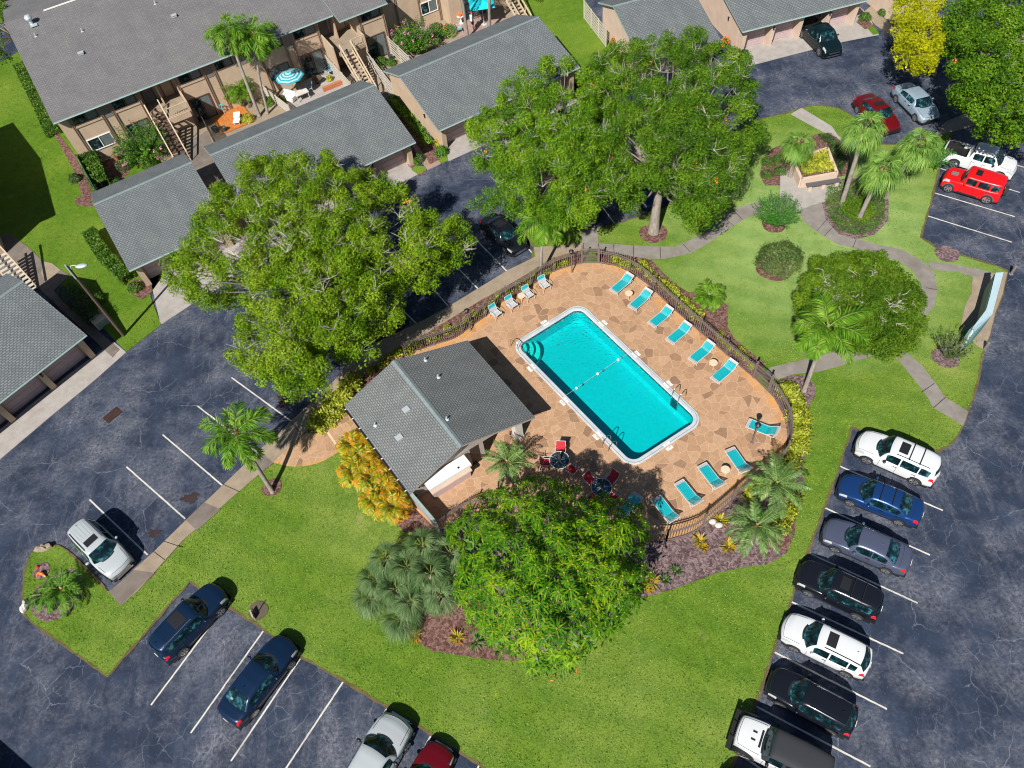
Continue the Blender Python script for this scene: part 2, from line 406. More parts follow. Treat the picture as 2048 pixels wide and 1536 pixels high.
def smooth_path(pts, k=6, closed=False):
    pts = [Vector(p) for p in pts]; n = len(pts); out = []
    rng = range(n) if closed else range(n - 1)
    for i in rng:
        p0, p1, p2, p3 = (pts[(i + j) % n] if closed else pts[min(max(i + j, 0), n - 1)] for j in (-1, 0, 1, 2))
        for q in range(k):
            t = q / k
            out.append(0.5 * ((2 * p1) + (p2 - p0) * t + (2 * p0 - 5 * p1 + 4 * p2 - p3) * t * t + (3 * p1 - p0 - 3 * p2 + p3) * t ** 3))
    if not closed: out.append(pts[-1])
    return out

EXCL = []
def slab(name, pts, top, mat, thick=0.05, holes=(), parent=None, kind='structure', label=None, cat=None):
    if name.split('.')[0] not in ('ground', 'road', 'lawn', 'lawn_beside_garages', 'lawn_between_garages', 'grass_patch'): EXCL.append([(p.x, p.y) for p in pts])
    "flat prism from a polygon (list of Vectors); optional holes"
    loops = [[Vector((p.x, p.y, top)) for p in pts]] + [[Vector((p.x, p.y, top)) for p in h] for h in holes]
    tris = tessellate_polygon(loops)
    vs = [v for l in loops for v in l]; nv = len(vs)
    fs = []
    for t in tris:
        a, b, c = (vs[i] for i in t)
        fs.append(tuple(t) if (b - a).cross(c - a).z > 0 else tuple(reversed(t)))
    allv = [tuple(v) for v in vs] + [(v.x, v.y, top - thick) for v in vs]
    k = 0
    for l in loops:
        n = len(l)
        for i in range(n):
            a, b = k + i, k + (i + 1) % n
            fs.append((a, b, b + nv, a + nv))
        k += n
    me = D.meshes.new(name); me.from_pydata(allv, [], fs); me.update()
    bm = bmesh.new(); bm.from_mesh(me); bmesh.ops.recalc_face_normals(bm, faces=bm.faces); bm.to_mesh(me); bm.free()
    o = link(name, me, mat, parent)
    if kind: o['kind'] = kind
    if label: tag(o, label, cat)
    return o

def npmesh(name, V, F4, mats, parent=None, mi=None, smooth=False):
    "mesh from numpy arrays, all quads"
    me = D.meshes.new(name)
    nv, nf = len(V), len(F4)
    me.vertices.add(nv); me.vertices.foreach_set('co', np.asarray(V, np.float32).ravel())
    me.loops.add(nf * 4); me.loops.foreach_set('vertex_index', np.asarray(F4, np.int32).ravel())
    me.polygons.add(nf); me.polygons.foreach_set('loop_start', np.arange(0, nf * 4, 4, dtype=np.int32))
    me.polygons.foreach_set('loop_total', np.full(nf, 4, np.int32))
    if mi is not None: me.polygons.foreach_set('material_index', np.asarray(mi, np.int32))
    me.update(calc_edges=True); me.validate()
    return link(name, me, mats, parent, smooth)
# ================================================================== pool outline (world)
def isect(a, b, c, d):
    a, b, c, d = (Vector((p.x, p.y)) for p in (a, b, c, d))
    r, s = b - a, d - c; t = (c - a).cross(s) / r.cross(s); p = a + r * t
    return Vector((p.x, p.y, 0))
_nw = (P(1043.7, 678), P(1145, 615)); _ne = (P(1175, 620.6), P(1355, 790)); _se = (P(1268, 937.7), P(1393.7, 855.7)); _sw = (P(1030, 702.6), P(1235, 913))
PC = [isect(*_nw, *_ne), isect(*_ne, *_se), isect(*_se, *_sw), isect(*_sw, *_nw)]   # N, E, S, W corners
def round_poly(cs, r, n=8):
    out = []
    k = len(cs)
    for i in range(k):
        p0, p1, p2 = cs[i - 1], cs[i], cs[(i + 1) % k]
        a, b = (p0 - p1).normalized(), (p2 - p1).normalized()
        h = math.acos(max(-1, min(1, a.dot(b)))) / 2; t = r / math.tan(h)
        cen = p1 + (a + b).normalized() * (r / math.sin(h))
        s0, s1 = p1 + a * t, p1 + b * t
        a0 = math.atan2(s0.y - cen.y, s0.x - cen.x); a1 = math.atan2(s1.y - cen.y, s1.x - cen.x)
        dd = (a1 - a0 + PI) % (2 * PI) - PI
        out += [Vector((cen.x + r * math.cos(a0 + dd * q / n), cen.y + r * math.sin(a0 + dd * q / n), 0)) for q in range(n + 1)]
    return out
def inset(cs, d):
    k = len(cs); cen = sum(cs, Vector()) / k; out = []
    for i in range(k):
        def off(a, b):
            t = (b - a).normalized(); nrm = Vector((-t.y, t.x, 0))
            if nrm.dot(cen - a) < 0: nrm = -nrm
            return a + nrm * d, b + nrm * d
        a = off(cs[i - 1], cs[i]); b = off(cs[i], cs[(i + 1) % k]); out.append(isect(*a, *b))
    return out
POOL_OUT = round_poly(PC, 0.95); POOL_IN = round_poly(inset(PC, 0.36), 0.62)
POOL_HOLE = round_poly(inset(PC, -0.15), 1.0)

DECK_PX = [(833, 703), (910, 678), (976, 631), (1000, 608), (1049, 582), (1098, 549), (1130, 537), (1164, 528), (1198, 528), (1232, 534), (1262, 547), (1295, 571), (1344, 618), (1375, 645), (1426, 689), (1470, 727), (1512, 762), (1547, 797), (1567, 834), (1574, 869), (1570, 902), (1556, 926), (1530, 947), (1508, 962), (1451, 1014), (1394, 1061), (1365, 1074), (1332, 1081), (1284, 1081), (1200, 1078), (1100, 1050), (1020, 1025), (940, 1022), (877, 1063), (812, 1000), (700, 828), (760, 755)]
DECK = PP(DECK_PX)
DECK_Z = 0.10
cenD = sum(DECK, Vector()) / len(DECK)
def shrink(pts, d):
    c = sum(pts, Vector()) / len(pts); return [p - (p - c).normalized() * d for p in pts]

big = [Vector(v) for v in ((-260, -120, 0), (260, -120, 0), (260, 330, 0), (-260, 330, 0))]
slab('ground', big, -0.05, M['soil'], 0.3, holes=[POOL_HOLE])
roadp = [Vector(v) for v in ((-75, -12, 0), (75, -12, 0), (90, 120, 0), (-75, 120, 0))]
slab('road', roadp, 0.0, M['asphalt'], 0.04, holes=[POOL_HOLE])

# ------------------------------------------------------------------ lawns
ISL = [(218, 1184), (279, 1180), (366, 1082), (448, 1001), (547, 926), (609, 866), (697, 776), (760, 712), (787, 694), (847, 667), (965, 596), (1060, 530), (1068, 496), (1050, 470), (1078, 440), (1130, 430), (1164, 459), (1196, 457), (1235, 448), (1282, 432), (1330, 415), (1400, 360), (1450, 290), (1490, 250),
       (1523, 239), (1573, 227), (1605, 216), (1641, 211), (1679, 218), (1705, 232), (1722, 262), (1760, 290), (1812, 290), (1865, 272), (1903, 262), (1898, 292), (1882, 320), (1868, 383), (1840.7, 475.7), (1857, 485), (1871, 497), (1880, 520), (1915, 508.5), (1993, 533), (2014, 541.6), (2004, 590), (1988.7, 629.5), (1979, 671), (1967, 702), (1955.6, 760), (1944.6, 800), (1936.4, 823), (1924, 856), (1906, 886), (1876, 904),
       (1704, 856), (1679, 932), (1592, 1173), (1510, 1411), (1470, 1520), (1420, 1640), (1100, 1640), (959, 1529), (863.6, 1468.7), (774.8, 1415.4), (687, 1362), (602.5, 1314), (514, 1250), (456.6, 1214.4), (380, 1164), (300.7, 1255.4), (216, 1353.8), (131, 1293.7), (65.6, 1247), (46.5, 1228), (45, 1200), (49, 1142), (63, 1107), (93, 1091), (117.6, 1091), (137, 1102), (175, 1140)]
lawn = slab('lawn', PP(ISL), 0.05, M['grass'], 0.06, holes=[shrink(DECK, 0.9)])
slab('lawn_beside_garages', PP([(-260, 170), (0, 128), (60, 90), (200, 200), (420, 420), (300, 590), (323, 650), (253, 704), (205, 655), (100, 545), (0, 470), (-260, 420)]), 0.05, M['grass2'], 0.06)
slab('lawn_between_garages', PP([(980, -120), (1120, -120), (1170, 0), (1216, 66), (1262, 150), (1200, 200), (1140, 200), (1075, 60), (1030, 10)]), 0.05, M['grass2'], 0.06)
for nm, pts in (('grass_patch', [(837, 350), (823, 341), (829, 333), (851, 334), (853, 341)]), ('grass_patch', [(881, 327), (874, 318), (892, 310), (897, 322)]),
                ('grass_patch', [(1465, 118), (1488, 121), (1489, 137), (1466, 137)]), ('grass_patch', [(1733, 56), (1748, 54), (1758, 68), (1746, 71)])):
    slab(nm, PP(pts), 0.065, M['grass2'], 0.05)

# soil edging along the lawn
def edging(name, px, w=0.09, z=0.055, seed=1):
    pts = resample_(PP(px) + [P(*px[0])], 0.35); rg = random.Random(seed); mb = MB(); n = len(pts)
    cen = sum(pts, Vector()) / n; V = []
    for i, p in enumerate(pts):
        t = (pts[(i + 1) % n] - pts[i - 1]).normalized(); nn = Vector((-t.y, t.x, 0)); a = w * rg.uniform(.2, 1.2); b = w * rg.uniform(.2, 1.5)
        V += [(p.x + nn.x * a, p.y + nn.y * a, z), (p.x - nn.x * b, p.y - nn.y * b, z)]
    mb.add(V, [(2 * i, 2 * i + 1, 2 * i + 3, 2 * i + 2) for i in range(n - 1)]); o = mb.obj(name, M['edge']); o['kind'] = 'structure'
def resample_(pts, step):
    out = []
    for a, b in zip(pts, pts[1:]):
        k = max(1, int((b - a).length / step)); out += [a + (b - a) * i / k for i in range(k)]
    return out
M['edge'] = m_concrete('soil_edge', (0.10, 0.075, 0.035), (0.16, 0.13, 0.05), (0.07, 0.05, 0.03), 0.4)
edging('lawn_edge', ISL)
# ------------------------------------------------------------------ pavements and paths
def path(name, px, z=0.07, mat='conc', th=0.06, hole=()):
    return slab(name, PP(px, 0.0), z, M[mat], th, holes=hole)
path('pavement', [(228, 1178), (309, 1104.5), (373, 1041.6), (448.4, 970.5), (519.5, 902), (582, 845), (645, 785), (669, 763), (700, 726), (746, 690), (790, 669), (836, 648), (900, 613), (959, 577), (1016, 542), (1071, 515), (1068, 496), (1106, 494), (1164, 488), (1166, 500), (1106, 517), (1079, 533), (1060, 546), (992, 586), (965, 600), (847, 672), (787, 702), (697, 779), (653, 824), (609, 867), (547, 926), (497.6, 968), (366, 1082.6), (279, 1181), (243, 1212), (218, 1184)], 0.10, 'conc_tan', 0.11)
for px in ([(228, 1178), (269, 1141), (311, 1147), (243, 1212), (218, 1184)], [(498, 923), (519.5, 902), (546, 926), (522, 948)], [(373, 1041), (410, 1006), (442, 1020), (395, 1063)]):
    path('pavement_slab', px, 0.104, 'conc_dk', 0.02)
path('curved_path', [(1164, 488), (1197, 488), (1240, 490.5), (1295, 493.5), (1350, 494.8), (1382.8, 480), (1410, 465), (1443, 437), (1478.5, 415.5), (1511, 406), (1600, 402), (1640, 425), (1560, 432), (1527.7, 425), (1492, 437.4), (1464.8, 454), (1418, 486.6), (1382.8, 507), (1328, 519.4), (1287, 518), (1230, 508), (1166, 500)])
path('path', [(1164, 459), (1196, 457), (1197, 488.5), (1164, 488.5)], 0.074)
path('path_plaza', [(1560, 330), (1610, 370), (1684, 368), (1690, 376), (1657.6, 393), (1652, 404), (1623, 412), (1600, 422), (1560, 400)], 0.078, 'conc_lt')
path('curved_path', [(1597, 410), (1623.5, 411), (1649, 404.6), (1654.8, 437.4), (1679.4, 462), (1712, 478.4), (1750.5, 489.4), (1802.4, 500), (1846, 525), (1868, 546.8), (1873.5, 579.6), (1868, 612.4), (1843, 645), (1800, 675), (1764, 700), (1747.7, 711), (1701, 727), (1641, 743.6), (1589, 749), (1548, 762), (1520, 752), (1542.7, 735.4), (1624.7, 716), (1690, 700), (1760, 672), (1815, 650), (1840, 620), (1846, 598.7), (1840.7, 566), (1824, 541), (1794, 522), (1734, 505.8), (1674, 489), (1633, 464.8), (1605.6, 443)], 0.072)
path('path', [(1854.4, 524), (1898, 529), (1952.8, 538.6), (1992, 549), (1985, 560), (1944.6, 555), (1914.5, 544), (1862.6, 541)], 0.075)
path('path_plaza', [(1944.6, 555), (1985, 552), (2014, 545), (2004, 590), (1988.7, 629.5), (1979, 671), (1966, 701), (1950, 690), (1935, 668), (1921, 650), (1930, 610), (1942, 588)], 0.080, 'conc_tan')
path('curved_path', [(1764, 700), (1797, 722), (1829.7, 762), (1854, 795), (1865, 816), (1898, 835), (1925.4, 853), (1936, 824), (1890, 795.5), (1870.8, 768), (1843.4, 732.7), (1805, 700), (1800, 680)], 0.068)
path('path', [(1581, 229.7), (1641, 262.5), (1665.7, 273.4), (1700, 300), (1716, 292), (1676.7, 274), (1663, 254), (1602.8, 217)], 0.072, 'conc_lt')
path('path', [(1865, 273.4), (1903.6, 265), (1955, 250), (1990, 235), (1940, 225), (1892.6, 243)], 0.072)
# joints across the paths, real dark strips
jb = MB()
def joint(a, b, z=0.079, w=0.035):
    A, B = P(*a), P(*b); A.z = B.z = z
    jb.beam(A, B, w, 0.006)
for a, b in (((1227, 490), (1228, 507)), ((1267, 492), (1267, 515)), ((1320, 495), (1321, 519)), ((1366, 490), (1381, 506)), ((1447, 436), (1467, 453)), ((1467, 423), (1484, 440)), ((1508, 407), (1520, 425)), ((1167, 488), (1167, 500)), ((1197, 488), (1197, 501)),
             ((1633, 464), (1655, 438)), ((1648, 474), (1668, 452)), ((1705, 497), (1712, 479)), ((1852, 577), (1873, 581)), ((1690, 700), (1700, 727)), ((1722, 688), (1735, 716)), ((1842, 786), (1868, 768)), ((1866, 817), (1890, 796))):
    joint(a, b)
for a, b in (((309, 1104.5), (331, 1121)), ((330, 1084), (366, 1096)), ((448.4, 970.5), (480, 985)), ((582, 845), (604, 870)), ((645, 785), (670, 805))):
    joint(a, b, 0.1075)
jo = jb.obj('path_joints', M['blk']); jo['kind'] = 'structure'
# aprons in front of the garages
path('driveway', [(300, 556), (322, 650), (390, 605), (600, 482), (808, 364), (842, 346), (826, 325), (790, 325), (600, 430), (400, 520)], 0.05, 'conc_lt', 0.06)
path('driveway', [(889, 289), (897, 323), (980, 285), (1180, 192), (1190, 150), (1100, 190)], 0.05, 'conc_lt', 0.06)
path('driveway', [(1481, 100), (1488, 135), (1583.7, 110), (1635.6, 97), (1690, 83), (1757, 70), (1735, 30), (1720, 15), (1600, 50)], 0.05, 'conc_lt', 0.06)
path('driveway', [(228, 684), (253, 705), (190, 761), (100, 835), (0, 920), (-110, 1010), (-150, 950), (0, 860), (137, 750)], 0.05, 'conc_lt', 0.06)
path('driveway', [(1796, 60), (1860, 48), (1900, -30), (1880, -60), (1800, -60), (1790, 0)], 0.05, 'conc_lt', 0.06)
path('passage', [(352, 300), (415, 262), (445, 330), (505, 470), (440, 505), (395, 400)], 0.055, 'conc_dk', 0.06)
path('brick_path', [(780, 200), (835, 312), (855, 341), (882, 328), (872, 303), (860, 290), (770, 150)], 0.055, 'brick', 0.06)
path('path', [(1727, 25), (1750, 50), (1774, 66), (1793, 60), (1765, 35), (1745, 10)], 0.055, 'conc_tan', 0.06)
path('walkway', [(-80, 490), (19, 468), (58, 496), (88, 524), (105, 528), (140, 553), (108, 582), (240, 700), (226, 716), (60, 560), (-80, 540)], 0.08, 'conc_dk', 0.06)
path('walkway', [(88, 524), (105, 528), (122, 541), (95, 566), (83, 548)], 0.085, 'conc_tan', 0.06)
# patios between the flats and the garages
path('patio', [(130, 300), (420, 180), (640, 90), (930, -20), (1060, -60), (1060, 60), (760, 190), (440, 330), (180, 430)], 0.045, 'conc_tan', 0.06)
path('patio', [(575, 200), (640, 130), (690, 165), (700, 180), (590, 225)], 0.06, 'conc_lt', 0.06)
path('patio', [(905, 60), (925, 30), (985, 10), (1010, 40), (920, 80)], 0.06, 'brick', 0.06)

# ------------------------------------------------------------------ mulch beds
def bed(name, px, z=0.075, mat='mulch', hole=()):
    return slab(name, PP(px), z, M[mat], 0.06, holes=hole)
bed('mulch_bed', [(1232, 520), (1262, 530), (1287, 518), (1303, 521), (1328, 549), (1353, 571), (1377, 586), (1420, 588), (1456, 612), (1455, 655), (1468, 678), (1500, 705), (1530, 728), (1512, 762), (1470, 727), (1426, 689), (1344, 618), (1295, 571), (1262, 547), (1232, 534)])
bed('mulch_bed', [(1547, 797), (1535, 775), (1578, 752), (1616.6, 752), (1630, 774), (1631, 790), (1617, 815), (1613.8, 883), (1606, 935), (1608, 968), (1592, 1028), (1589, 1069), (1573, 1107), (1537, 1129), (1488, 1134.6), (1437, 1145.6), (1344.5, 1180), (1279, 1198), (1180, 1260), (1100, 1310), (1041, 1322), (992, 1321), (932, 1313), (863.6, 1302), (805, 1264), (800, 1200), (850, 1120), (877, 1063), (940, 1022), (1020, 1025), (1100, 1050), (1200, 1078), (1284, 1081), (1332, 1081), (1394, 1061), (1451, 1014), (1508, 962), (1556, 926), (1574, 869), (1567, 834)], 0.075, 'mulch_g')
bed('mulch_bed', [(805, 1264), (863.6, 1302), (932, 1313), (992, 1321), (1041, 1322), (1085, 1315), (1050, 1220), (900, 1200), (830, 1210)], 0.08, 'mulch')
bed('mulch_bed', [(1560, 1100), (1573, 1107), (1589, 1069), (1592, 1028), (1575, 1000), (1540, 1040), (1530, 1100)], 0.08, 'mulch')
bed('mulch_bed', [(700, 905), (735, 862), (822, 985), (877, 1063), (880, 1078), (806, 1062), (760, 1010)], 0.078)
bed('mulch_bed', [(612, 868), (653, 824), (697, 779), (760, 722), (833, 690), (847, 672), (965, 600), (1000, 580), (1060, 547), (1106, 518), (1164, 501), (1166, 512), (1164, 528), (1130, 537), (1098, 549), (1049, 582), (1000, 608), (976, 631), (910, 678), (833, 703), (760, 755), (700, 828), (653, 856), (630, 868)], 0.08)
bed('mulch_bed', [(1198, 500), (1232, 508), (1287, 518), (1262, 530), (1262, 547), (1232, 534), (1198, 528)], 0.08)
def ringbed(px, r, mat='mulch', z=0.085, sx=1.0, name='mulch_ring'):
    c = P(*px); pts = [c + Vector((r * sx * math.cos(a) * (1 + 0.06 * math.sin(3 * a + px[0])), r * math.sin(a) * (1 + 0.05 * math.cos(2 * a + px[0])), 0)) for a in [2 * PI * i / 28 for i in range(28)]]
    slab(name, pts, z, M[mat], 0.04)
ringbed((1307, 468), 1.05); ringbed((1547, 451), 0.85); ringbed((1549, 534), 1.35); ringbed((545, 976), 0.62); ringbed((1891, 716), 0.85, 'mulch_g')
ringbed((118, 1190), 1.55, 'mulch_g'); ringbed((84, 1142), 0.5, 'mulch_g'); ringbed((517, 1222), 0.55, 'soil'); ringbed((1893, 509), 0.8, 'mulch_g')
bed('mulch_bed', [(1648, 375), (1678, 360), (1712, 357), (1756, 368), (1777, 398), (1776, 442), (1750, 470), (1712, 480), (1676, 469), (1651, 440), (1643, 405)], 0.076, 'mulch_g')
bed('mulch_bed', [(1519, 352), (1524, 322), (1545, 298), (1590, 282), (1640, 268), (1672, 275), (1697, 300), (1700, 330), (1690, 352), (1600, 375), (1560, 372), (1530, 372)], 0.077)
bed('mulch_bed', [(150, 345), (165, 395), (200, 420), (185, 385), (150, 310), (115, 265), (108, 268)], 0.078)
bed('mulch_bed', [(150, 398), (175, 390), (185, 415), (155, 412)], 0.08)
bed('mulch_bed', [(268, 560), (300, 560), (305, 585), (285, 600), (262, 590), (255, 570)], 0.078)
bed('mulch_bed', [(770, 205), (790, 195), (875, 300), (880, 320), (860, 330), (850, 312)], 0.078)
bed('mulch_bed', [(815, 330), (829, 328), (850, 350), (838, 352)], 0.06)
bed('mulch_bed', [(1725, 30), (1750, 55), (1730, 60), (1712, 45)], 0.06)
bed('mulch_bed', [(180, 305), (235, 285), (260, 345), (215, 390), (165, 320)], 0.066)

# ------------------------------------------------------------------ pool deck
def deck(name, outer, top, holes, rimw=1.0):
    n = len(outer); cen = sum(outer, Vector()) / n
    inn = []
    for i in range(n):
        t = (outer[(i + 1) % n] - outer[i - 1]).normalized(); nr = Vector((-t.y, t.x, 0))
        if nr.dot(cen - outer[i]) < 0: nr = -nr
        inn.append(outer[i] + nr * rimw)
    loops = [[Vector((p.x, p.y, 0)) for p in inn]] + [[Vector((p.x, p.y, 0)) for p in h] for h in holes]
    tris = tessellate_polygon(loops); flatv = [v for l in loops for v in l]
    vs = [(p.x, p.y, top) for p in outer] + [(v.x, v.y, top) for v in flatv] + [(p.x, p.y, top - 0.12) for p in outer]
    fs = [(i, (i + 1) % n, n + (i + 1) % n, n + i) for i in range(n)] + [tuple(n + q for q in t) for t in tris]
    o3 = n + len(flatv)
    fs += [(i, (i + 1) % n, o3 + (i + 1) % n, o3 + i) for i in range(n)]
    if holes:
        k = n + len(inn); hl = len(holes[0]); o4 = len(vs); vs += [(p.x, p.y, top - 0.12) for p in holes[0]]
        fs += [(k + i, k + (i + 1) % hl, o4 + (i + 1) % hl, o4 + i) for i in range(hl)]
    me = D.meshes.new(name); me.from_pydata(vs, [], fs); me.update()
    bm = bmesh.new(); bm.from_mesh(me); bmesh.ops.recalc_face_normals(bm, faces=bm.faces); bm.to_mesh(me); bm.free()
    a = me.attributes.new('rim', 'FLOAT', 'POINT'); a.data.foreach_set('value', [1.0] * n + [0.0] * (len(vs) - n))
    o = link(name, me, M['flag']); o['kind'] = 'structure'; return o
deck('pool_deck', DECK, DECK_Z, [POOL_OUT]); EXCL.append([(p.x, p.y) for p in DECK])
deck('entry_paving', PP([(545, 925), (573.8, 932.5), (594, 934), (614.8, 932), (634, 928), (653, 920), (677.7, 905), (740, 880), (745, 850), (699, 824), (653, 854), (647, 868), (612, 868), (580, 893)]), 0.092, [], 0.3)
kb = MB()
for a, b in (((700, 826), (745, 888)), ((650, 857), (678, 898))):
    A, B = P(*a), P(*b); A.z = B.z = 0.0955; kb.beam(A, B, 0.14, 0.005)
M['joint'] = flat('pale_joint', (0.66, 0.45, 0.30), 0.8, var=0.08)
o = kb.obj('paving_joint', M['joint']); o['kind'] = 'structure'

# ------------------------------------------------------------------ swimming pool
pc = sum(PC, Vector()) / 4
pool = thing('swimming_pool', pc, 'rectangular turquoise swimming pool with rounded corners and white coping in the stone deck', 'swimming pool')
M['coping'] = m_concrete('pool_coping', (0.42, 0.46, 0.49), (0.54, 0.57, 0.59), (0.42, 0.44, 0.46), 0.3)
M['basin'] = flat('pool_plaster', (0.03, 0.49, 0.535), 0.7, var=0.06, vscale=4.0)
M['tile_dk'] = flat('waterline_tile', (0.03, 0.08, 0.10), 0.2, var=0.2, vscale=12)
M['seam'] = flat('rubber_seam', (0.05, 0.045, 0.05), 0.7)
def loc_ring(cs, z): return [Vector((p.x - pc.x, p.y - pc.y, z)) for p in cs]
def bandmesh(rings, mi=0, close=False):
    mb = MB(); n = len(rings[0]); mb.v = [tuple(v) for r_ in rings for v in r_]
    mb.f = [(i * n + j, i * n + (j + 1) % n, (i + 1) * n + (j + 1) % n, (i + 1) * n + j) for i in range(len(rings) - 1) for j in range(n)]
    if close: mb.f.append(tuple((len(rings) - 1) * n + j for j in range(n)))
    mb.m = [mi] * len(mb.f); return mb
def rp(ins, r): return round_poly(inset(PC, ins), r)
bandmesh([loc_ring(rp(0.0, 0.95), 0.05), loc_ring(rp(0.0, 0.95), 0.14), loc_ring(rp(0.02, 0.93), 0.155), loc_ring(rp(0.33, 0.64), 0.155), loc_ring(rp(0.36, 0.62), 0.135), loc_ring(rp(0.36, 0.62), 0.04)]).obj('coping', M['coping'], pool)
bandmesh([loc_ring(rp(0.36, 0.62), 0.06), loc_ring(rp(0.362, 0.62), -0.14)]).obj('waterline_tile', M['tile_dk'], pool)
bandmesh([loc_ring(rp(0.36, 0.62), -0.13), loc_ring(rp(0.37, 0.62), -1.0), loc_ring(rp(0.6, 0.5), -1.12)], close=True).obj('basin', M['basin'], pool)
bandmesh([loc_ring(rp(0.115, 0.86), 0.1565), loc_ring(rp(0.135, 0.85), 0.1565)]).obj('coping_seam', M['seam'], pool)
w = N('pool_water')
gl = w.node('ShaderNodeBsdfGlossy'); gl.inputs['Roughness'].default_value = 0.03
trn = w.node('ShaderNodeBsdfTransparent'); trn.inputs[0].default_value = (0.14, 0.90, 0.89, 1)
fr = w.node('ShaderNodeFresnel'); fr.inputs['IOR'].default_value = 1.33
vw = w.node('ShaderNodeTexVoronoi', feature='SMOOTH_F1'); vw.inputs['Scale'].default_value = 5.5
wv = w.node('ShaderNodeVectorMath', operation='ADD'); w.link(w.tc.outputs['Object'], wv.inputs[0])
cb = w.node('ShaderNodeCombineXYZ'); w.link(w.noise(1.5, 3), cb.inputs[0]); w.link(cb.outputs[0], wv.inputs[1]); w.link(wv.outputs[0], vw.inputs['Vector'])
bp = w.node('ShaderNodeBump'); bp.inputs['Strength'].default_value = 0.6; bp.inputs['Distance'].default_value = 0.045
w.link(w.math('ADD', vw.outputs['Distance'], w.noise(9, 3)), bp.inputs['Height'])
w.link(bp.outputs[0], gl.inputs['Normal']); w.link(bp.outputs[0], fr.inputs['Normal'])
ms = w.node('ShaderNodeMixShader'); w.link(fr.outputs[0], ms.inputs[0]); w.link(trn.outputs[0], ms.inputs[1]); w.link(gl.outputs[0], ms.inputs[2]); w.link(ms.outputs[0], w.out.inputs[0])
mb = MB(); mb.add(loc_ring(rp(0.355, 0.62), 0.03), [tuple(range(len(POOL_IN)))]); mb.obj('water', w.mt, pool)
# corner steps: three quarter-round treads in the west corner
sc_ = inset(PC, 0.36)[3]; e1 = (PC[0] - PC[3]).normalized(); e2 = (PC[2] - PC[3]).normalized()
stp = MB()
M['step'] = flat('pool_step', (0.22, 0.68, 0.64), 0.6); M['stepline'] = flat('step_edge_line', (0.02, 0.10, 0.12), 0.6)
for k, (rr, z) in enumerate(((1.55, -0.62), (1.12, -0.38), (0.70, -0.16))):
    ring = [sc_ - Vector((pc.x, pc.y, 0))] + [sc_ - Vector((pc.x, pc.y, 0)) + (e1 * math.cos(a) + e2 * math.sin(a)) * rr for a in [PI / 2 * i / 14 for i in range(15)]]
    k0 = len(ring)
    stp.add([Vector((p.x, p.y, z)) for p in ring] + [Vector((p.x, p.y, z - 0.5)) for p in ring], [tuple(range(k0))] + [(i, (i + 1) % k0, k0 + (i + 1) % k0, k0 + i) for i in range(k0)], 0)
    stp.tube([Vector((p.x, p.y, z + 0.006)) for p in ring[1:]], 0.028, 5, 1)
stp.obj('corner_steps', [M['step'], M['stepline']], pool)
# depth markers: white plates with figures
def text_obj(txt, size, mat, parent, loc, rz, name='lettering', ext=0.003, rot=None):
    cu = D.curves.new(name, 'FONT'); cu.body = txt; cu.size = size; cu.align_x = 'CENTER'; cu.align_y = 'CENTER'; cu.extrude = ext
    t = D.objects.new(name, cu); C.objects.link(t)
    bpy.context.view_layer.update()
    dg = bpy.context.evaluated_depsgraph_get(); me = D.meshes.new_from_object(t.evaluated_get(dg)); D.objects.remove(t); D.curves.remove(cu)
    o = link(name, me, mat, parent); o.location = loc; o.rotation_euler = rot or (0, 0, rz); return o
def depth_marker(px, txt):
    w_ = P(*px, 0.15)
    best = None
    for i in range(4):
        a, b = PC[i], PC[(i + 1) % 4]; t = (b - a).normalized(); q = a + t * (Vector((w_.x, w_.y, 0)) - a).dot(t); d = (q - Vector((w_.x, w_.y, 0))).length
        if best is None or d < best[0]: best = (d, t, q)
    d, t, q = best
    nrm = Vector((-t.y, t.x, 0)); 
    if nrm.dot(q - pc) < 0: nrm = -nrm
    rz = math.atan2(t.y, t.x)
    if abs(rz) > PI / 2: rz += PI
    c = q + nrm * 0.17
    for k, (off, z) in enumerate(((0.17, DECK_Z + 0.006), (-0.14, 0.160))):
        c = q + nrm * off; mb = MB(); mb.box((0, 0, 0), (0.46, 0.13 if k else 0.20, 0.008))
        pl = mb.obj('depth_plate', M['white'], pool, loc=Vector((c.x - pc.x, c.y - pc.y, z))); pl.rotation_euler = (0, 0, rz)
        text_obj(txt, 0.16 if k == 0 else 0.10, M['blk'], pl, (0, 0, 0.005), 0)
for px, tx in (((1090, 646), '3 FT'), ((1206, 646), '3 FT'), ((1272, 708), '4 FT'), ((1336, 768), '5 FT'), ((1060, 737), '4 FT'), ((1123, 806), '5 FT'), ((1188, 876), '6 FT'), ((1338, 894), '6 FT')):
    depth_marker(px, tx)

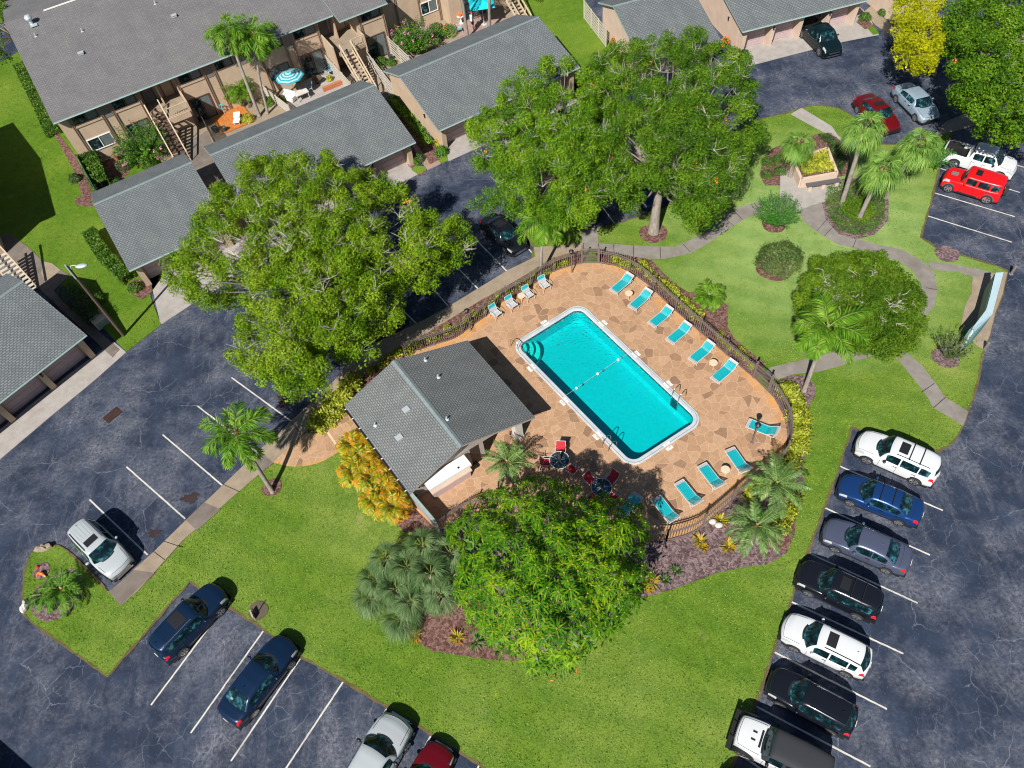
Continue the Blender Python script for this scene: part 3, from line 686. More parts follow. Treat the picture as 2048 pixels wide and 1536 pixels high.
# ------------------------------------------------------------------ stall lines
def stall_line(a, b, w=0.10):
    A, B = P(*a), P(*b); t = (B - A).normalized(); nn = Vector((-t.y, t.x, 0)) * w / 2
    rg = random.Random(int(a[0])); k = 40; V = []
    for i in range(k + 1):
        c = A + (B - A) * i / k; u, v = rg.uniform(.75, 1.08), rg.uniform(.75, 1.08); V += [(c.x - nn.x * u, c.y - nn.y * u, .004), (c.x + nn.x * v, c.y + nn.y * v, .004)]
    mb = MB(); mb.add(V, [(2 * i, 2 * i + 2, 2 * i + 3, 2 * i + 1) for i in range(k)])
    o = mb.obj('parking_line', M['line']); o['kind'] = 'structure'
for a, b in (((1679.4, 932.3), (1885.9, 1021)), ((1649.3, 1015.6), (1859.9, 1110)), ((1617.9, 1105.9), (1835.3, 1206.2)), ((1582.3, 1203.5), (1806.6, 1307.4)), ((1546.8, 1303.3), (1773.8, 1418.1)), ((1509.9, 1411.3), (1741, 1533)), ((1478, 1508), (1700, 1655)),
             ((295.3, 1110), (179, 999.2)), ((370.5, 1037.5), (253, 933.6)), ((444.3, 970.5), (325.4, 869.4)), ((515.3, 905), (395, 812)), ((582, 842), (463, 755)), ((644, 784), (540, 700)),
             ((526.3, 1262.3), (381.4, 1466)), ((602.5, 1314.2), (462, 1522)), ((687.3, 1362), (540, 1585)), ((774.8, 1415.4), (640, 1640)), ((863.6, 1468.7), (740, 1690)), ((959.3, 1528.8), (850, 1740)), ((450, 1212), (302, 1410)),
             ((1868, 385.5), (2029.3, 433.3)), ((1855.7, 432), (2023.8, 484.4)), ((1881, 337), (2040, 385)), ((1895, 292), (2050, 335)),
             ((1016.7, 545.4), (932, 459)), ((959.3, 581), (870, 488)), ((900.5, 616.5), (815, 520)), ((836.3, 650.6), (745, 560)), ((1232, 451), (1180, 380)), ((1070, 512), (990, 425)), ((1282, 432), (1225, 350))):
    stall_line(a, b)
# storm drain grating
g = thing('drain_grate', P(225, 830), 'rusty rectangular drain grate set in the cracked asphalt', 'drain grate', rz=R(45))
mb = MB(); mb.box((0, 0, 0.01), (1.15, 0.75, 0.02)); 
M['rust'] = flat('rusty_iron', (0.10, 0.045, 0.035), 0.8, 0.3, var=0.3, vscale=9)
mb.obj('frame', M['blk'], g)
mb = MB()
for i in range(13): mb.box((-0.54 + i * 0.09, 0, 0.028), (0.035, 0.7, 0.02))
for i in range(4): mb.box((0, -0.3 + i * 0.2, 0.026), (1.1, 0.03, 0.018))
mb.obj('bars', M['rust'], g)
# oil and leaf stains with shapes of their own
M['stain'] = m_concrete('dark_stain', (0.030, 0.020, 0.022), (0.055, 0.035, 0.035), (0.02, 0.015, 0.015), 0.5)
def stain(px, r, seed):
    c = P(*px); rg = random.Random(seed); ph = [rg.uniform(0, 6.28) for _ in range(4)]
    pts = [c + Vector((math.cos(a), math.sin(a) * 0.62, 0)) * r * (1 + 0.22 * math.sin(3 * a + ph[0]) + 0.14 * math.sin(7 * a + ph[1]) + 0.1 * math.sin(13 * a + ph[2])) for a in [2 * PI * i / 46 for i in range(46)]]
    mb = MB(); mb.add([Vector((p.x, p.y, 0.0035)) for p in pts], [tuple(range(46))]); o = mb.obj('stain', M['stain']); o['kind'] = 'structure'
for i, (px, r_) in enumerate((((381, 996), 0.55), ((309, 1066), 0.42), ((459, 929), 0.3), ((575, 800), 0.75))): stain(px, r_, i)
# ================================================================== buildings
def uvquad(me, polys_uv):
    uvl = me.uv_layers.new(name='UVMap')
    for p, uvs in zip(me.polygons, polys_uv):
        for li, uv in zip(p.loop_indices, uvs): uvl.data[li].uv = uv

def roof_planes(name, quads, th, mats, parent, trim=0.03):
    "quads: list of 4 points (eaveA, eaveB, ridgeB, ridgeA) local; makes shingled slabs with trim edge"
    V = []; F = []; UV = []; MI = []
    for q in quads:
        q = [Vector(p) for p in q]; k = len(V)
        n = (q[1] - q[0]).cross(q[3] - q[0]).normalized()
        if n.z < 0: n = -n
        dn = Vector((0, 0, -th))
        V += [tuple(p) for p in q] + [tuple(p + dn) for p in q]
        ax = (q[1] - q[0]).normalized(); ay = (q[3] - q[0]); ay = (ay - ax * ay.dot(ax)).normalized()
        f = (0, 1, 2, 3)
        if (q[1] - q[0]).cross(q[3] - q[0]).z < 0: f = (3, 2, 1, 0)
        F.append(tuple(k + i for i in f)); UV.append([((q[i] - q[0]).dot(ax), (q[i] - q[0]).dot(ay)) for i in f]); MI.append(0)
        F.append((k + 7, k + 6, k + 5, k + 4)); UV.append([(0, 0)] * 4); MI.append(1)
        for a, b in ((0, 1), (1, 2), (3, 0)):
            F.append((k + a, k + b, k + b + 4, k + a + 4)); UV.append([(0, 0)] * 4); MI.append(1)
    me = D.meshes.new(name); me.from_pydata(V, [], F); me.polygons.foreach_set('material_index', MI); uvquad(me, UV); me.update()
    return link(name, me, mats, parent)

def ridge_cap(parent, a, b, mat, w=0.3):
    a, b = Vector(a), Vector(b); mb = MB(); t = (b - a).normalized(); s_ = Vector((-t.y, t.x, 0)) * w / 2
    n = int((b - a).length / 0.3)
    for i in range(n):
        p = a + (b - a) * i / n; q = a + (b - a) * (i + 1.12) / n; up = Vector((0, 0, 0.03)); dn = Vector((0, 0, -w * 0.22))
        mb.add([p - s_ + dn + up, p + up, p + s_ + dn + up, q - s_ + dn + up * 0.4, q + up * 0.4, q + s_ + dn + up * 0.4], [(0, 1, 4, 3), (1, 2, 5, 4)])
    return mb.obj('ridge_cap', mat, parent)

def window(parent, x0, x1, z0, z1, y, face=-1, name='window', panes=2, curtain=True, fm='trim'):
    mb = MB(); w = 0.07; d = 0.08
    mb.box(((x0 + x1) / 2, y + face * d / 2, z0), (x1 - x0 + w, d, w)); mb.box(((x0 + x1) / 2, y + face * d / 2, z1), (x1 - x0 + w, d, w))
    for x in [x0 + (x1 - x0) * i / panes for i in range(panes + 1)]:
        mb.box((x, y + face * (d / 2 - 0.002), (z0 + z1) / 2), (w, d - 0.006, z1 - z0 - w + 0.002))
    f = mb.obj(name, M[fm], parent)
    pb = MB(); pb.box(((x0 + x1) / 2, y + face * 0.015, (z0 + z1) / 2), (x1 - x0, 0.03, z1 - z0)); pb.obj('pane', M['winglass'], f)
    if curtain:
        cb_ = MB(); xm = x0 + (x1 - x0) * 0.53
        cb_.box(((xm + x1) / 2 - 0.02, y + face * 0.034, (z0 + z1) / 2), ((x1 - xm) - 0.12, 0.008, z1 - z0 - 0.14)); cb_.obj('blind', M['blind'], f)
    return f
M['blind'] = flat('window_blind', (0.12, 0.145, 0.145), 0.4, var=0.15, vscale=3)
M['door_tan'] = flat('tan_door', (0.42, 0.31, 0.20), 0.6, var=0.04)
M['soffit'] = flat('brown_soffit', (0.22, 0.15, 0.12), 0.8)

def gable_walls(parent, L, vf, vb, rf, ze, zr, zb, inset_=0.3, mat='stucco', th=0.16, vends=None):
    "solid gabled body; ze at v=0 front eave, ridge at v=rf, zb at v=vb_eave"
    full = vends
    def top(v): return (ze + (zr - ze) * v / rf if v <= rf else zr + (zb - zr) * (v - rf) / (full - rf)) - th - 0.01
    prof = [(vf, 0), (vf, top(vf)), (rf, top(rf)), (vb, top(vb)), (vb, 0)]
    mb = MB(); n = len(prof); x0, x1 = inset_, L - inset_
    mb.add([(x0, v, z) for v, z in prof] + [(x1, v, z) for v, z in prof], [tuple(range(n)), tuple(range(2 * n - 1, n - 1, -1))] + [(i, i + n, (i + 1) % n + n, (i + 1) % n) for i in range(n)])
    return mb.obj('wall', M[mat], parent), top

def garage(origin, rz, L, rf, rb, nd, label, mat='stucco', ze=2.5, zr=4.35, zb=3.0, open_door=None, lamps=(), first=0.0, vents=0, gablelamp=False):
    g = thing('garage_building', Vector((origin.x, origin.y, 0)), label, 'garage', 'shingled garages', rz)
    v2 = rf + rb
    w_, top = gable_walls(g, L, 1.25, v2 - 0.35, rf, ze, zr, zb, 0.35, mat, 0.16, v2)
    roof_planes('roof', [((0, 0, ze), (L, 0, ze), (L, rf, zr), (0, rf, zr)), ((L, v2, zb), (0, v2, zb), (0, rf, zr), (L, rf, zr))], 0.16, [M['shingle'], M['gutter']], g)
    ridge_cap(g, (0.02, rf, zr + 0.005), (L - 0.02, rf, zr + 0.005), M['shingle_cap'])
    # soffit and front beam
    mb = MB(); mb.box((L / 2, 0.80, ze - 0.20), (L - 0.8, 0.9, 0.07)); mb.obj('soffit', M['soffit'], g)
    mb = MB(); mb.tube([(0.02, -0.06, ze - 0.08), (L - 0.02, -0.06, ze - 0.08)], 0.06, 6); mb.obj('gutter', M['gutter'], g)
    # fins between the doors
    mod = (L - 0.7) / nd
    for i in range(nd + 1):
        x = 0.35 + 0.22 + (L - 1.14) * i / nd
        mb = MB(); h = ze - 0.16
        y0, y1 = 0.42, 1.26
        mb.add([(x - 0.2, y0 + 0.12, 0), (x + 0.2, y0 + 0.12, 0), (x + 0.2, y1, 0), (x - 0.2, y1, 0), (x - 0.2, y0 - 0.1, h), (x + 0.2, y0 - 0.1, h), (x + 0.2, y1, h + 0.1), (x - 0.2, y1, h + 0.1)],
               [(0, 3, 2, 1), (4, 5, 6, 7), (0, 1, 5, 4), (1, 2, 6, 5), (2, 3, 7, 6), (3, 0, 4, 7)])
        mb.obj('pilaster', M[mat], g)
        if i in lamps:
            lb = MB(); lb.box((x, y0 - 0.10, 1.95), (0.16, 0.14, 0.05)); lb.box((x, y0 - 0.10, 1.72), (0.12, 0.12, 0.03)); lb.tube([(x, y0 - 0.1, 1.72), (x, y0 - 0.1, 1.95)], 0.05, 6)
            lb.obj('wall_lamp', M['blk'], g)
    for i in range(nd):
        xa = 0.57 + (L - 1.14) * i / nd + 0.28; xb = 0.57 + (L - 1.14) * (i + 1) / nd - 0.28
        if i == open_door:
            mb = MB(); mb.box(((xa + xb) / 2, 1.235, 1.05), (xb - xa, 0.02, 2.1)); mb.obj('open_doorway_shade', M['blk'], g); continue  # flat black panel painted as the shade inside the open garage
        mb = MB(); rows = 4; cols = 4
        mb.box(((xa + xb) / 2, 1.225, 1.05), (xb - xa, 0.04, 2.1))
        for r_ in range(rows):
            for c_ in range(cols):
                cw = (xb - xa) / cols; mb.box((xa + cw * (c_ + 0.5), 1.195, 0.27 + r_ * 0.52), (cw - 0.12, 0.03, 0.40))
        mb.obj('garage_door', M['garage_door'], g)
    if gablelamp:
        lb = MB(); lb.box((0.28, 3.2, 2.15), (0.14, 0.16, 0.05)); lb.tube([(0.28, 3.2, 1.9), (0.28, 3.2, 2.15)], 0.06, 6); lb.box((0.28, 3.2, 1.88), (0.1, 0.1, 0.03)); lb.obj('wall_lamp', M['blk'], g)
    return g
M['shingle_cap'] = flat('ridge_shingle', (0.17, 0.21, 0.215), 0.9, var=0.12, vscale=5)

def back(p, ang, L): return p - Vector((math.cos(R(ang)), math.sin(R(ang)), 0)) * L
garage(P(257, 541, 2.5), R(26), 7.95, 6.55, 3.7, 2, 'shortest shingled garage, behind the lamp post and the strip of lawn', lamps=(1,))
garage(back(P(831, 283, 2.5), 25.5, 14.8), R(25.5), 14.8, 6.7, 3.6, 4, 'long shingled garage behind the big oak, just left of the brick path', lamps=(3,))
garage(P(877, 261, 2.5), R(25.2), 14.3, 6.4, 3.8, 4, 'long shingled garage just right of the brick path, below the turquoise umbrella', lamps=(1,), gablelamp=True)
garage(back(P(172, 668.5, 2.5), 46, 17.5), R(46), 17.5, 6.2, 3.8, 5, 'shingled garage with lilac doors at the left edge of the photo', lamps=(4,))
garage(back(P(1443, 81, 2.5), 11, 7.6), R(11), 7.6, 6.6, 3.6, 2, 'pink walled garage half hidden behind the top of the middle oaks', 'stucco_p')
garage(P(1485, 63, 2.5), R(9.5), 12.3, 6.6, 3.6, 4, 'pink walled garage with the black pickup coming out of its open door', 'stucco_p', open_door=2, lamps=(1, 3), gablelamp=True)
garage(P(1790, -8, 2.5), R(9.5), 9, 6.4, 3.6, 2, 'pink walled garage peeping out at the top edge behind the yellow tree', 'stucco_p')

_a, _b = P(-60, 1430) - Vector((1.25, 2.17, 0)), P(75, 1548) - Vector((1.25, 2.17, 0)); _d = (_a - _b).normalized()
garage(_b - _d * 8, math.atan2(_d.y, _d.x), 20, 6.5, 3.7, 5, 'shingled garage beyond the lower left corner, only its shadow in view')
# ------------------------------------------------------------------ two-storey flats
OM = P(105, 246, 5.2); OM.z = 0
ANG = 24.7
def flats(origin, rz, label):
    return thing('apartment_building', origin, label, 'apartment building', 'two storey apartment blocks', rz)
fb = flats(OM, R(ANG), 'long two storey tan apartment block with brown grey roof above the patios')
def wallbox(name, x0, x1, y0, y1, z0, z1, mat, parent=fb):
    mb = MB(); mb.box(((x0 + x1) / 2, (y0 + y1) / 2, (z0 + z1) / 2), (x1 - x0, y1 - y0, z1 - z0)); return mb.obj(name, M[mat], parent)
Zr = 8.0; RF = 13.8
def ztop(v): return 5.2 + (Zr - 5.2) * v / RF - 0.2
# lower storey and upper storey bodies (upper leaves the two entry recesses open)
wallbox('wall', 0.25, 25.9, 0.6, 27.0, 0, 2.6, 'stucco')
def upper(x0, x1, y0, parent=fb):
    mb = MB(); prof = [(y0, 2.602), (y0, ztop(y0)), (RF, ztop(RF)), (27.0, ztop(0.8)), (27.0, 2.602)]; n = 5
    mb.add([(x0, v, z) for v, z in prof] + [(x1, v, z) for v, z in prof], [tuple(range(n)), tuple(range(2 * n - 1, n - 1, -1))] + [(i, i + n, (i + 1) % n + n, (i + 1) % n) for i in range(n)])
    return mb.obj('wall', M['stucco'], parent)
upper(0.25, 7.25, 0.602); upper(7.25, 10.45, 2.2); upper(10.45, 24.5, 0.602); upper(24.5, 25.9, 1.9)
wallbox('wall', 25.9, 30.7, -0.75, 26.9, 0, 2.6, 'stucco')
upper(25.9, 27.7, 1.9); upper(27.7, 30.7, -0.748)
wallbox('wall', 30.7, 37.6, 1.35, 26.8, 0, 5.0, 'stucco'); wallbox('wall', 37.6, 52, -0.4, 26.7, 0, 5.05, 'stucco')
roof_planes('roof', [((0, 0, 5.2), (26, 0, 5.2), (26, RF, Zr), (0, RF, Zr)), ((26, 28, 5.2), (0, 28, 5.2), (0, RF, Zr), (26, RF, Zr))], 0.18, [M['shingle_b'], M['gutter']], fb)
roof_planes('roof', [((26.02, -1.33, 5.13), (31.0, -1.33, 5.13), (31.0, RF, Zr + 0.1), (26.02, RF, Zr + 0.1)), ((31.0, 28, 5.2), (26.02, 28, 5.2), (26.02, RF, Zr + 0.1), (31.0, RF, Zr + 0.1))], 0.18, [M['shingle_b'], M['gutter']], fb)
roof_planes('roof', [((31.02, 0.9, 5.25), (54, 0.9, 5.25), (54, RF, Zr), (31.02, RF, Zr)), ((54, 28, 5.2), (31.02, 28, 5.2), (31.02, RF, Zr), (54, RF, Zr))], 0.18, [M['shingle_b'], M['gutter']], fb)
mb = MB(); mb.box((9.5, 13.55, Zr + 0.03), (12, 0.1, 0.10)); mb.obj('ridge_strip', M['white'], fb)
mb = MB(); mb.tube([(0.02, -0.05, 5.1), (25.98, -0.05, 5.1)], 0.06, 6); mb.tube([(26.0, -1.4, 5.03), (31.0, -1.4, 5.03)], 0.06, 6); mb.obj('gutter', M['gutter'], fb)
YA, YB = 0.6, -0.75
for x0, x1, y in ((1.4, 3.5, YA), (4.9, 6.9, YA), (10.9, 12.9, YA), (14.3, 15.9, YA), (18.8, 20.8, YA), (22.0, 24.1, YA), (28.35, 30.3, YB), (33.0, 35.0, 1.35)):
    window(fb, x0, x1, 4.0, 4.85, y)
window(fb, 1.45, 3.5, 1.3, 2.4, YA, fm='white'); window(fb, 18.55, 20.65, 1.2, 2.35, YA); window(fb, 35.3, 37.1, 1.25, 2.4, 1.35, fm='white')
for x0, x1, y in ((4.9, 6.9, YA), (10.85, 12.75, YA), (21.9, 24.1, YA), (28.3, 30.2, YB), (39.0, 41.6, -0.4)):
    window(fb, x0, x1, 0.12, 2.35, y, name='sliding_door')
# thin paired pilasters and grey panels between windows
for x, y in ((1.18, YA), (3.72, YA), (4.68, YA), (7.1, YA), (10.62, YA), (13.1, YA), (14.05, YA), (18.45, YA), (20.95, YA), (21.72, YA), (24.3, YA), (28.1, YB), (30.5, YB), (32.7, 1.35), (35.15, 1.35), (37.3, 1.35)):
    mb = MB()
    for d in (-0.09, 0.09): mb.box((x + d * .8, y - 0.05, 2.46), (0.06, 0.10, 4.92))
    mb.obj('pilaster', M['wood_d'] if 'wood_d' in M else M['stucco_g'], fb)
for x0, x1, y in ((3.86, 4.54, YA), (13.24, 13.9, YA), (16.05, 18.3, YA), (21.1, 21.57, YA), (30.85, 32.5, 1.35)):
    wallbox('grey_panel', x0, x1, y - 0.03, y, 3.62, 4.98, 'panel_g')
for x0, x1, y in ((1.3, 3.62, YA), (4.8, 7.0, YA), (10.75, 12.98, YA), (18.58, 20.83, YA), (21.85, 24.18, YA), (28.22, 30.38, YB)):
    wallbox('sill', x0, x1, y - 0.07, y, 3.72, 3.88, 'stucco')
# entry landings with doors, parapets, railing and stairs
def door(x, y, z, mat='door_tan', w_=0.92):
    mb = MB(); mb.box((x, y - 0.03, z + 1.03), (w_ + 0.16, 0.06, 2.14)); f = mb.obj('door_frame', M['trim'], fb)
    mb = MB(); mb.box((x, y - 0.08, z + 1.02), (w_, 0.05, 2.02)); d = mb.obj('door', M[mat], f)
    mb = MB(); mb.ell((x + w_ * 0.38, y - 0.12, z + 1.0), (0.03, 0.03, 0.03)); mb.obj('door_knob', M['chrome'], d)
wallbox('landing', 7.27, 10.43, 0.62, 2.19, 2.606, 2.66, 'conc_tan'); wallbox('landing', 8.5, 10.45, -1.6, 0.59, 2.42, 2.66, 'conc_tan')
door(8.0, 2.2, 2.66, 'panel_g'); door(9.75, 2.2, 2.66); wallbox('partition', 8.78, 8.92, 0.9, 2.18, 2.67, 4.9, 'stucco')
wallbox('parapet', 10.46, 10.60, -1.6, 0.59, 2.2, 3.55, 'stucco'); wallbox('parapet', 8.55, 10.44, -1.72, -1.61, 2.2, 2.75, 'stucco')
wallbox('landing', 24.52, 27.68, 0.62, 1.89, 2.606, 2.66, 'conc_tan'); wallbox('landing', 25.0, 27.62, -2.2, -0.76, 2.42, 2.66, 'conc_tan'); wallbox('landing', 24.6, 25.89, -0.75, 0.59, 2.42, 2.66, 'conc_tan')
wallbox('landing', 25.92, 27.68, -0.74, 0.61, 2.606, 2.658, 'conc_tan')
door(25.15, 1.9, 2.66, 'panel_g'); door(26.9, 1.9, 2.66); wallbox('partition', 25.92, 26.06, 0.4, 1.88, 2.67, 4.9, 'stucco')
wallbox('parapet', 24.45, 24.59, -2.2, 0.59, 0.0, 3.55, 'stucco'); wallbox('parapet', 27.63, 27.77, -2.2, -0.76, 1.9, 3.55, 'stucco')
def rail(x0, x1, y, z, n, parent=fb):
    mb = MB(); mb.beam((x0, y, z + 0.9), (x1, y, z + 0.9), 0.08, 0.05); mb.beam((x0, y, z + 0.1), (x1, y, z + 0.1), 0.06, 0.05)
    for i in range(n): x = x0 + (x1 - x0) * i / (n - 1); mb.box((x, y, z + 0.5), (0.045, 0.045, 0.78))
    return mb.obj('railing', M['wood_l'], parent)
M['wood_l'] = flat('tan_painted_wood', (0.50, 0.40, 0.28), 0.7, var=0.08)
rail(8.7, 10.4, -1.52, 2.66, 9); rail(26.35, 27.6, -2.12, 2.66, 9)
def stairs(x0, x1, y0, y1, z1, dark=False):
    mb = MB(); n = 13
    for i in range(n):
        t = (i + 0.5) / n; mb.box(((x0 + x1) / 2, mixv(y0, y1, t), mixv(z1, 0.1, (i + 1) / n)), (x1 - x0, 0.27, 0.06))
    mb.obj('stair_treads', M['trim'] if dark else M['wood'], fb)  # dark treads carry the stairwell shade in their colour
    mb = MB()
    for x in (x0 - 0.06, x1 + 0.06):
        mb.beam((x, y0, z1 - 0.05), (x, y1, 0.1), 0.08, 0.24); mb.beam((x, y0, z1 + 0.9), (x, y1, 1.0), 0.1, 0.16)
        for i in range(5): t = i / 4; mb.beam((x, mixv(y0, y1, t), mixv(z1, 0.1, t)), (x, mixv(y0, y1, t), mixv(z1, 0.1, t) + 0.9), 0.07)
    mb.obj('stair_rail', M['wood_l'], fb)
stairs(25.2, 26.2, -2.25, -6.6, 2.66); stairs(7.3, 8.4, 0.4, -4.6, 2.66, True)
stairs(42.9, 43.9, -1.2, -5.6, 2.66)
wallbox('landing', 42.2, 44.6, -1.2, -0.41, 2.42, 2.66, 'conc_tan')
# roof vents
def slope_pt(x, v): return (x, v, 5.2 + (Zr - 5.2) * v / RF)
def local_roof(px):
    for it in range(30):
        pass
    z = 6.0
    for it in range(25):
        p = P(*px, z) - OM; p.z = 0; cu, su = math.cos(R(ANG)), math.sin(R(ANG)); x = p.x * cu + p.y * su; v = -p.x * su + p.y * cu
        z = 5.2 + (Zr - 5.2) * v / RF
    return x, v, z
M['galv'] = flat('pale_metal_vent', (0.50, 0.56, 0.58), 0.4, 0.3)
for px in ((163, 109), (349, 34)):
    x, v, z = local_roof(px); mb = MB(); mb.box((x, v, z + 0.10), (0.42, 0.36, 0.16)); mb.box((x, v, z + 0.19), (0.5, 0.42, 0.03)); mb.obj('box_vent', M['galv'], fb)
for px in ((72, 73), (165, 63), (311, 8)):
    x, v, z = local_roof(px); mb = MB(); mb.lathe([(0.06, 0), (0.06, 0.3), (0.0, 0.3)], (x, v, z), 8); mb.lathe([(0.16, 0.0), (0.06, 0.05)], (x, v, z), 10); mb.obj('vent_pipe', M['galv'], fb)
x, v, z = local_roof((64, 48)); mb = MB(); mb.lathe([(0.16, 0), (0.16, 0.35), (0.3, 0.45), (0.34, 0.6), (0.24, 0.78), (0.02, 0.86)], (x, v, z), 12); mb.box((x + 0.1, v - 0.3, z), (0.6, 0.6, 0.05)); mb.obj('turbine_vent', M['galv'], fb)

# block beyond the left edge whose shadow lies on the lawn
A_ = Vector((-46.9, 64.0, 0)); B_ = Vector((-39.0, 48.8, 0)); dd_ = (A_ - B_); angB = math.atan2(dd_.y, dd_.x) - PI / 2
fl2 = flats(B_, angB, 'two storey apartment block beyond the left edge of the photo')
mb = MB(); mb.box((-10.3, 8.6, 2.5), (20, 16, 5.0)); mb.obj('wall', M['stucco'], fl2)
roof_planes('roof', [((-21, 0, 5.2), (0, 0, 5.2), (0, 8.6, 6.2), (-21, 8.6, 6.2)), ((0, 17.1, 5.2), (-21, 17.1, 5.2), (-21, 8.6, 6.2), (0, 8.6, 6.2))], 0.18, [M['shingle_b'], M['gutter']], fl2)
for x in (-4, -8, -12, -16): window(fl2, x - 1, x + 1, 3.6, 4.7, 0.6); window(fl2, x - 1, x + 1, 1.2, 2.3, 0.6)

# ------------------------------------------------------------------ pool house
W_, S_, N_, E_ = P(688, 811, 2.5), P(819, 988, 2.5), P(935, 680.5, 2.5), P(1070, 834.5, 2.5)
r0, r1 = P(787, 721, 4.25), P(922.5, 891.5, 4.25)
oc = (W_ + S_ + N_ + E_) / 4; oc.z = 0
club = thing('pool_house', oc, 'pool house with grey shingled gable roof standing beside the swimming pool', 'pool house')
lc = lambda p: Vector((p.x - oc.x, p.y - oc.y, p.z))
roof_planes('roof', [(lc(S_), lc(W_), lc(r0), lc(r1)), (lc(N_), lc(E_), lc(r1), lc(r0))], 0.15, [M['shingle_c'], M['stucco_g']], club)
ridge_cap(club, lc(r0) + Vector((0, 0, .01)), lc(r1) + Vector((0, 0, .01)), M['club_cap'] if 'club_cap' in M else M['shingle_cap'], 0.34)
def cl(u, v, z):   # u: W->S (0..1), v: W->N (0..1)
    p = (W_ * (1 - u) + S_ * u) * (1 - v) + (N_ * (1 - u) + E_ * u) * v; return Vector((p.x - oc.x, p.y - oc.y, z))
vr = 0.44
def topz(v): return (2.5 + 1.75 * v / vr if v < vr else 4.25 - 1.75 * (v - vr) / (1 - vr)) - 0.17
def prism(name, us, vs, mat, tops=True, z0=0.0, ztp=None):
    (u0, u1), (v0, v1) = us, vs
    pv = [v0] + ([vr] if v0 < vr < v1 else []) + [v1]; n = len(pv)
    mb = MB(); V = []
    for u in (u0, u1):
        for v in pv: V.append(cl(u, v, z0))
        for v in pv: V.append(cl(u, v, topz(v) if ztp is None else ztp))
    mb.v = [tuple(p) for p in V]; k = 2 * n
    f = [tuple(list(range(n)) + list(range(2 * n - 1, n - 1, -1))), tuple(list(range(k, k + n)) + list(range(k + 2 * n - 1, k + n - 1, -1)))]
    f += [(i, i + 1, k + i + 1, k + i) for i in range(n - 1)] + [(n + i, n + i + 1, k + n + i + 1, k + n + i) for i in range(n - 1)] + [(0, n, k + n, k), (n - 1, 2 * n - 1, k + 2 * n - 1, k + n - 1)]
    mb.f = f; mb.m = [0] * len(f); me = mb.mesh(name)
    bm = bmesh.new(); bm.from_mesh(me); bmesh.ops.recalc_face_normals(bm, faces=bm.faces); bm.to_mesh(me); bm.free()
    return link(name, me, M[mat], club)
prism('wall', (0.05, 0.90), (0.05, 0.62), 'stucco_g')
prism('gable_panel', (0.90, 0.925), (0.06, 0.94), 'stucco_g', z0=2.28)
prism('wall', (0.05, 0.30), (0.622, 0.93), 'stucco_g')
# stone column at the east corner and plain posts
def column(u, v, w_, mat, name='column', z1=2.34):
    c = cl(u, v, 0); mb = MB(); rz_ = math.atan2((S_ - W_).y, (S_ - W_).x); mb.box((c.x, c.y, z1 / 2), (w_, w_, z1), rz=rz_); mb.box((c.x, c.y, 0.12), (w_ + .12, w_ + .12, 0.24), rz=rz_); return mb.obj(name, M[mat], club)
M['stone'] = m_concrete('pale_stone', (0.52, 0.49, 0.45), (0.66, 0.63, 0.58), (0.3, 0.28, 0.26), 0.4)
column(0.89, 0.90, 0.5, 'stone'); column(0.12, 0.95, 0.3, 'stucco_g'); column(0.5, 0.95, 0.3, 'stucco_g')
prism('header_beam', (0.06, 0.90), (0.935, 0.955), 'stucco_g', z0=2.1, ztp=2.3)
# door opening and serving hatch with its white canopy box on the south-east side
prism('doorway_shade', (0.901, 0.904), (0.51, 0.58), 'blk', z0=0.1, ztp=2.1)  # no real opening: black sheet stands for the shade indoors
prism('counter', (0.902, 1.0), (0.14, 0.46), 'stucco_p', z0=0.9, ztp=1.02)
prism('counter_front', (0.902, 0.98), (0.15, 0.45), 'panel_p' if 'panel_p' in M else 'garage_door', z0=0.1, ztp=0.89)
prism('canopy_box', (0.926, 1.03), (0.125, 0.455), 'white', z0=1.9, ztp=2.12)
mb = MB(); c = cl(1.0, 0.37, 2.14); mb.ell((c.x, c.y, c.z), (0.07, 0.07, 0.05)); mb.obj('canopy_lamp', M['blk'], club)
mb = MB(); c = cl(0.93, 0.09, 1.7); mb.ell((c.x, c.y, c.z), (0.09, 0.09, 0.12)); c = cl(0.94, 0.05, 1.2); mb.box((c.x, c.y, c.z), (0.12, 0.12, 0.3)); mb.obj('wall_lamp', M['blk'], club)
mb = MB(); a, b = lc(W_), lc(S_); o_ = (a - lc(N_)).normalized() * 0.06; mb.beam(a + o_ - Vector((0, 0, .08)), b + o_ - Vector((0, 0, .08)), 0.11, 0.11)
mb.obj('gutter', M['blk'], club)
mb = MB()
for i in range(9):
    p = a + (b - a) * (0.04 + 0.115 * i) + o_ * 1.1; mb.box((p.x, p.y, p.z - 0.015), (0.05, 0.12, 0.03), rz=math.atan2((b - a).y, (b - a).x))
mb.obj('gutter_brackets', M['white'], club)
def club_z(px):
    z = 3.4
    return P(*px, z) - oc
nW = (lc(r0) - lc(W_)).cross(lc(S_) - lc(W_)).normalized(); nE = (lc(r0) - lc(N_)).cross(lc(E_) - lc(N_)).normalized()
def on_plane(px, p0, nn):
    d = AF * FPX + AR * (px[0] - 1024) - AU * (px[1] - 768); d = Vector(d); o0 = Vector((-oc.x, -oc.y, CAMH)); t = (p0 - o0).dot(nn) / d.dot(nn); return o0 + d * t
for px in ((813, 822), (799, 877.5)):
    c = on_plane(px, lc(W_), nW); mb = MB(); mb.box((c.x, c.y, c.z + 0.09), (0.34, 0.32, 0.15), rz=R(30)); mb.box((c.x, c.y, c.z + 0.175), (0.42, 0.38, 0.03), rz=R(30)); mb.obj('box_vent', M['galv'], club)
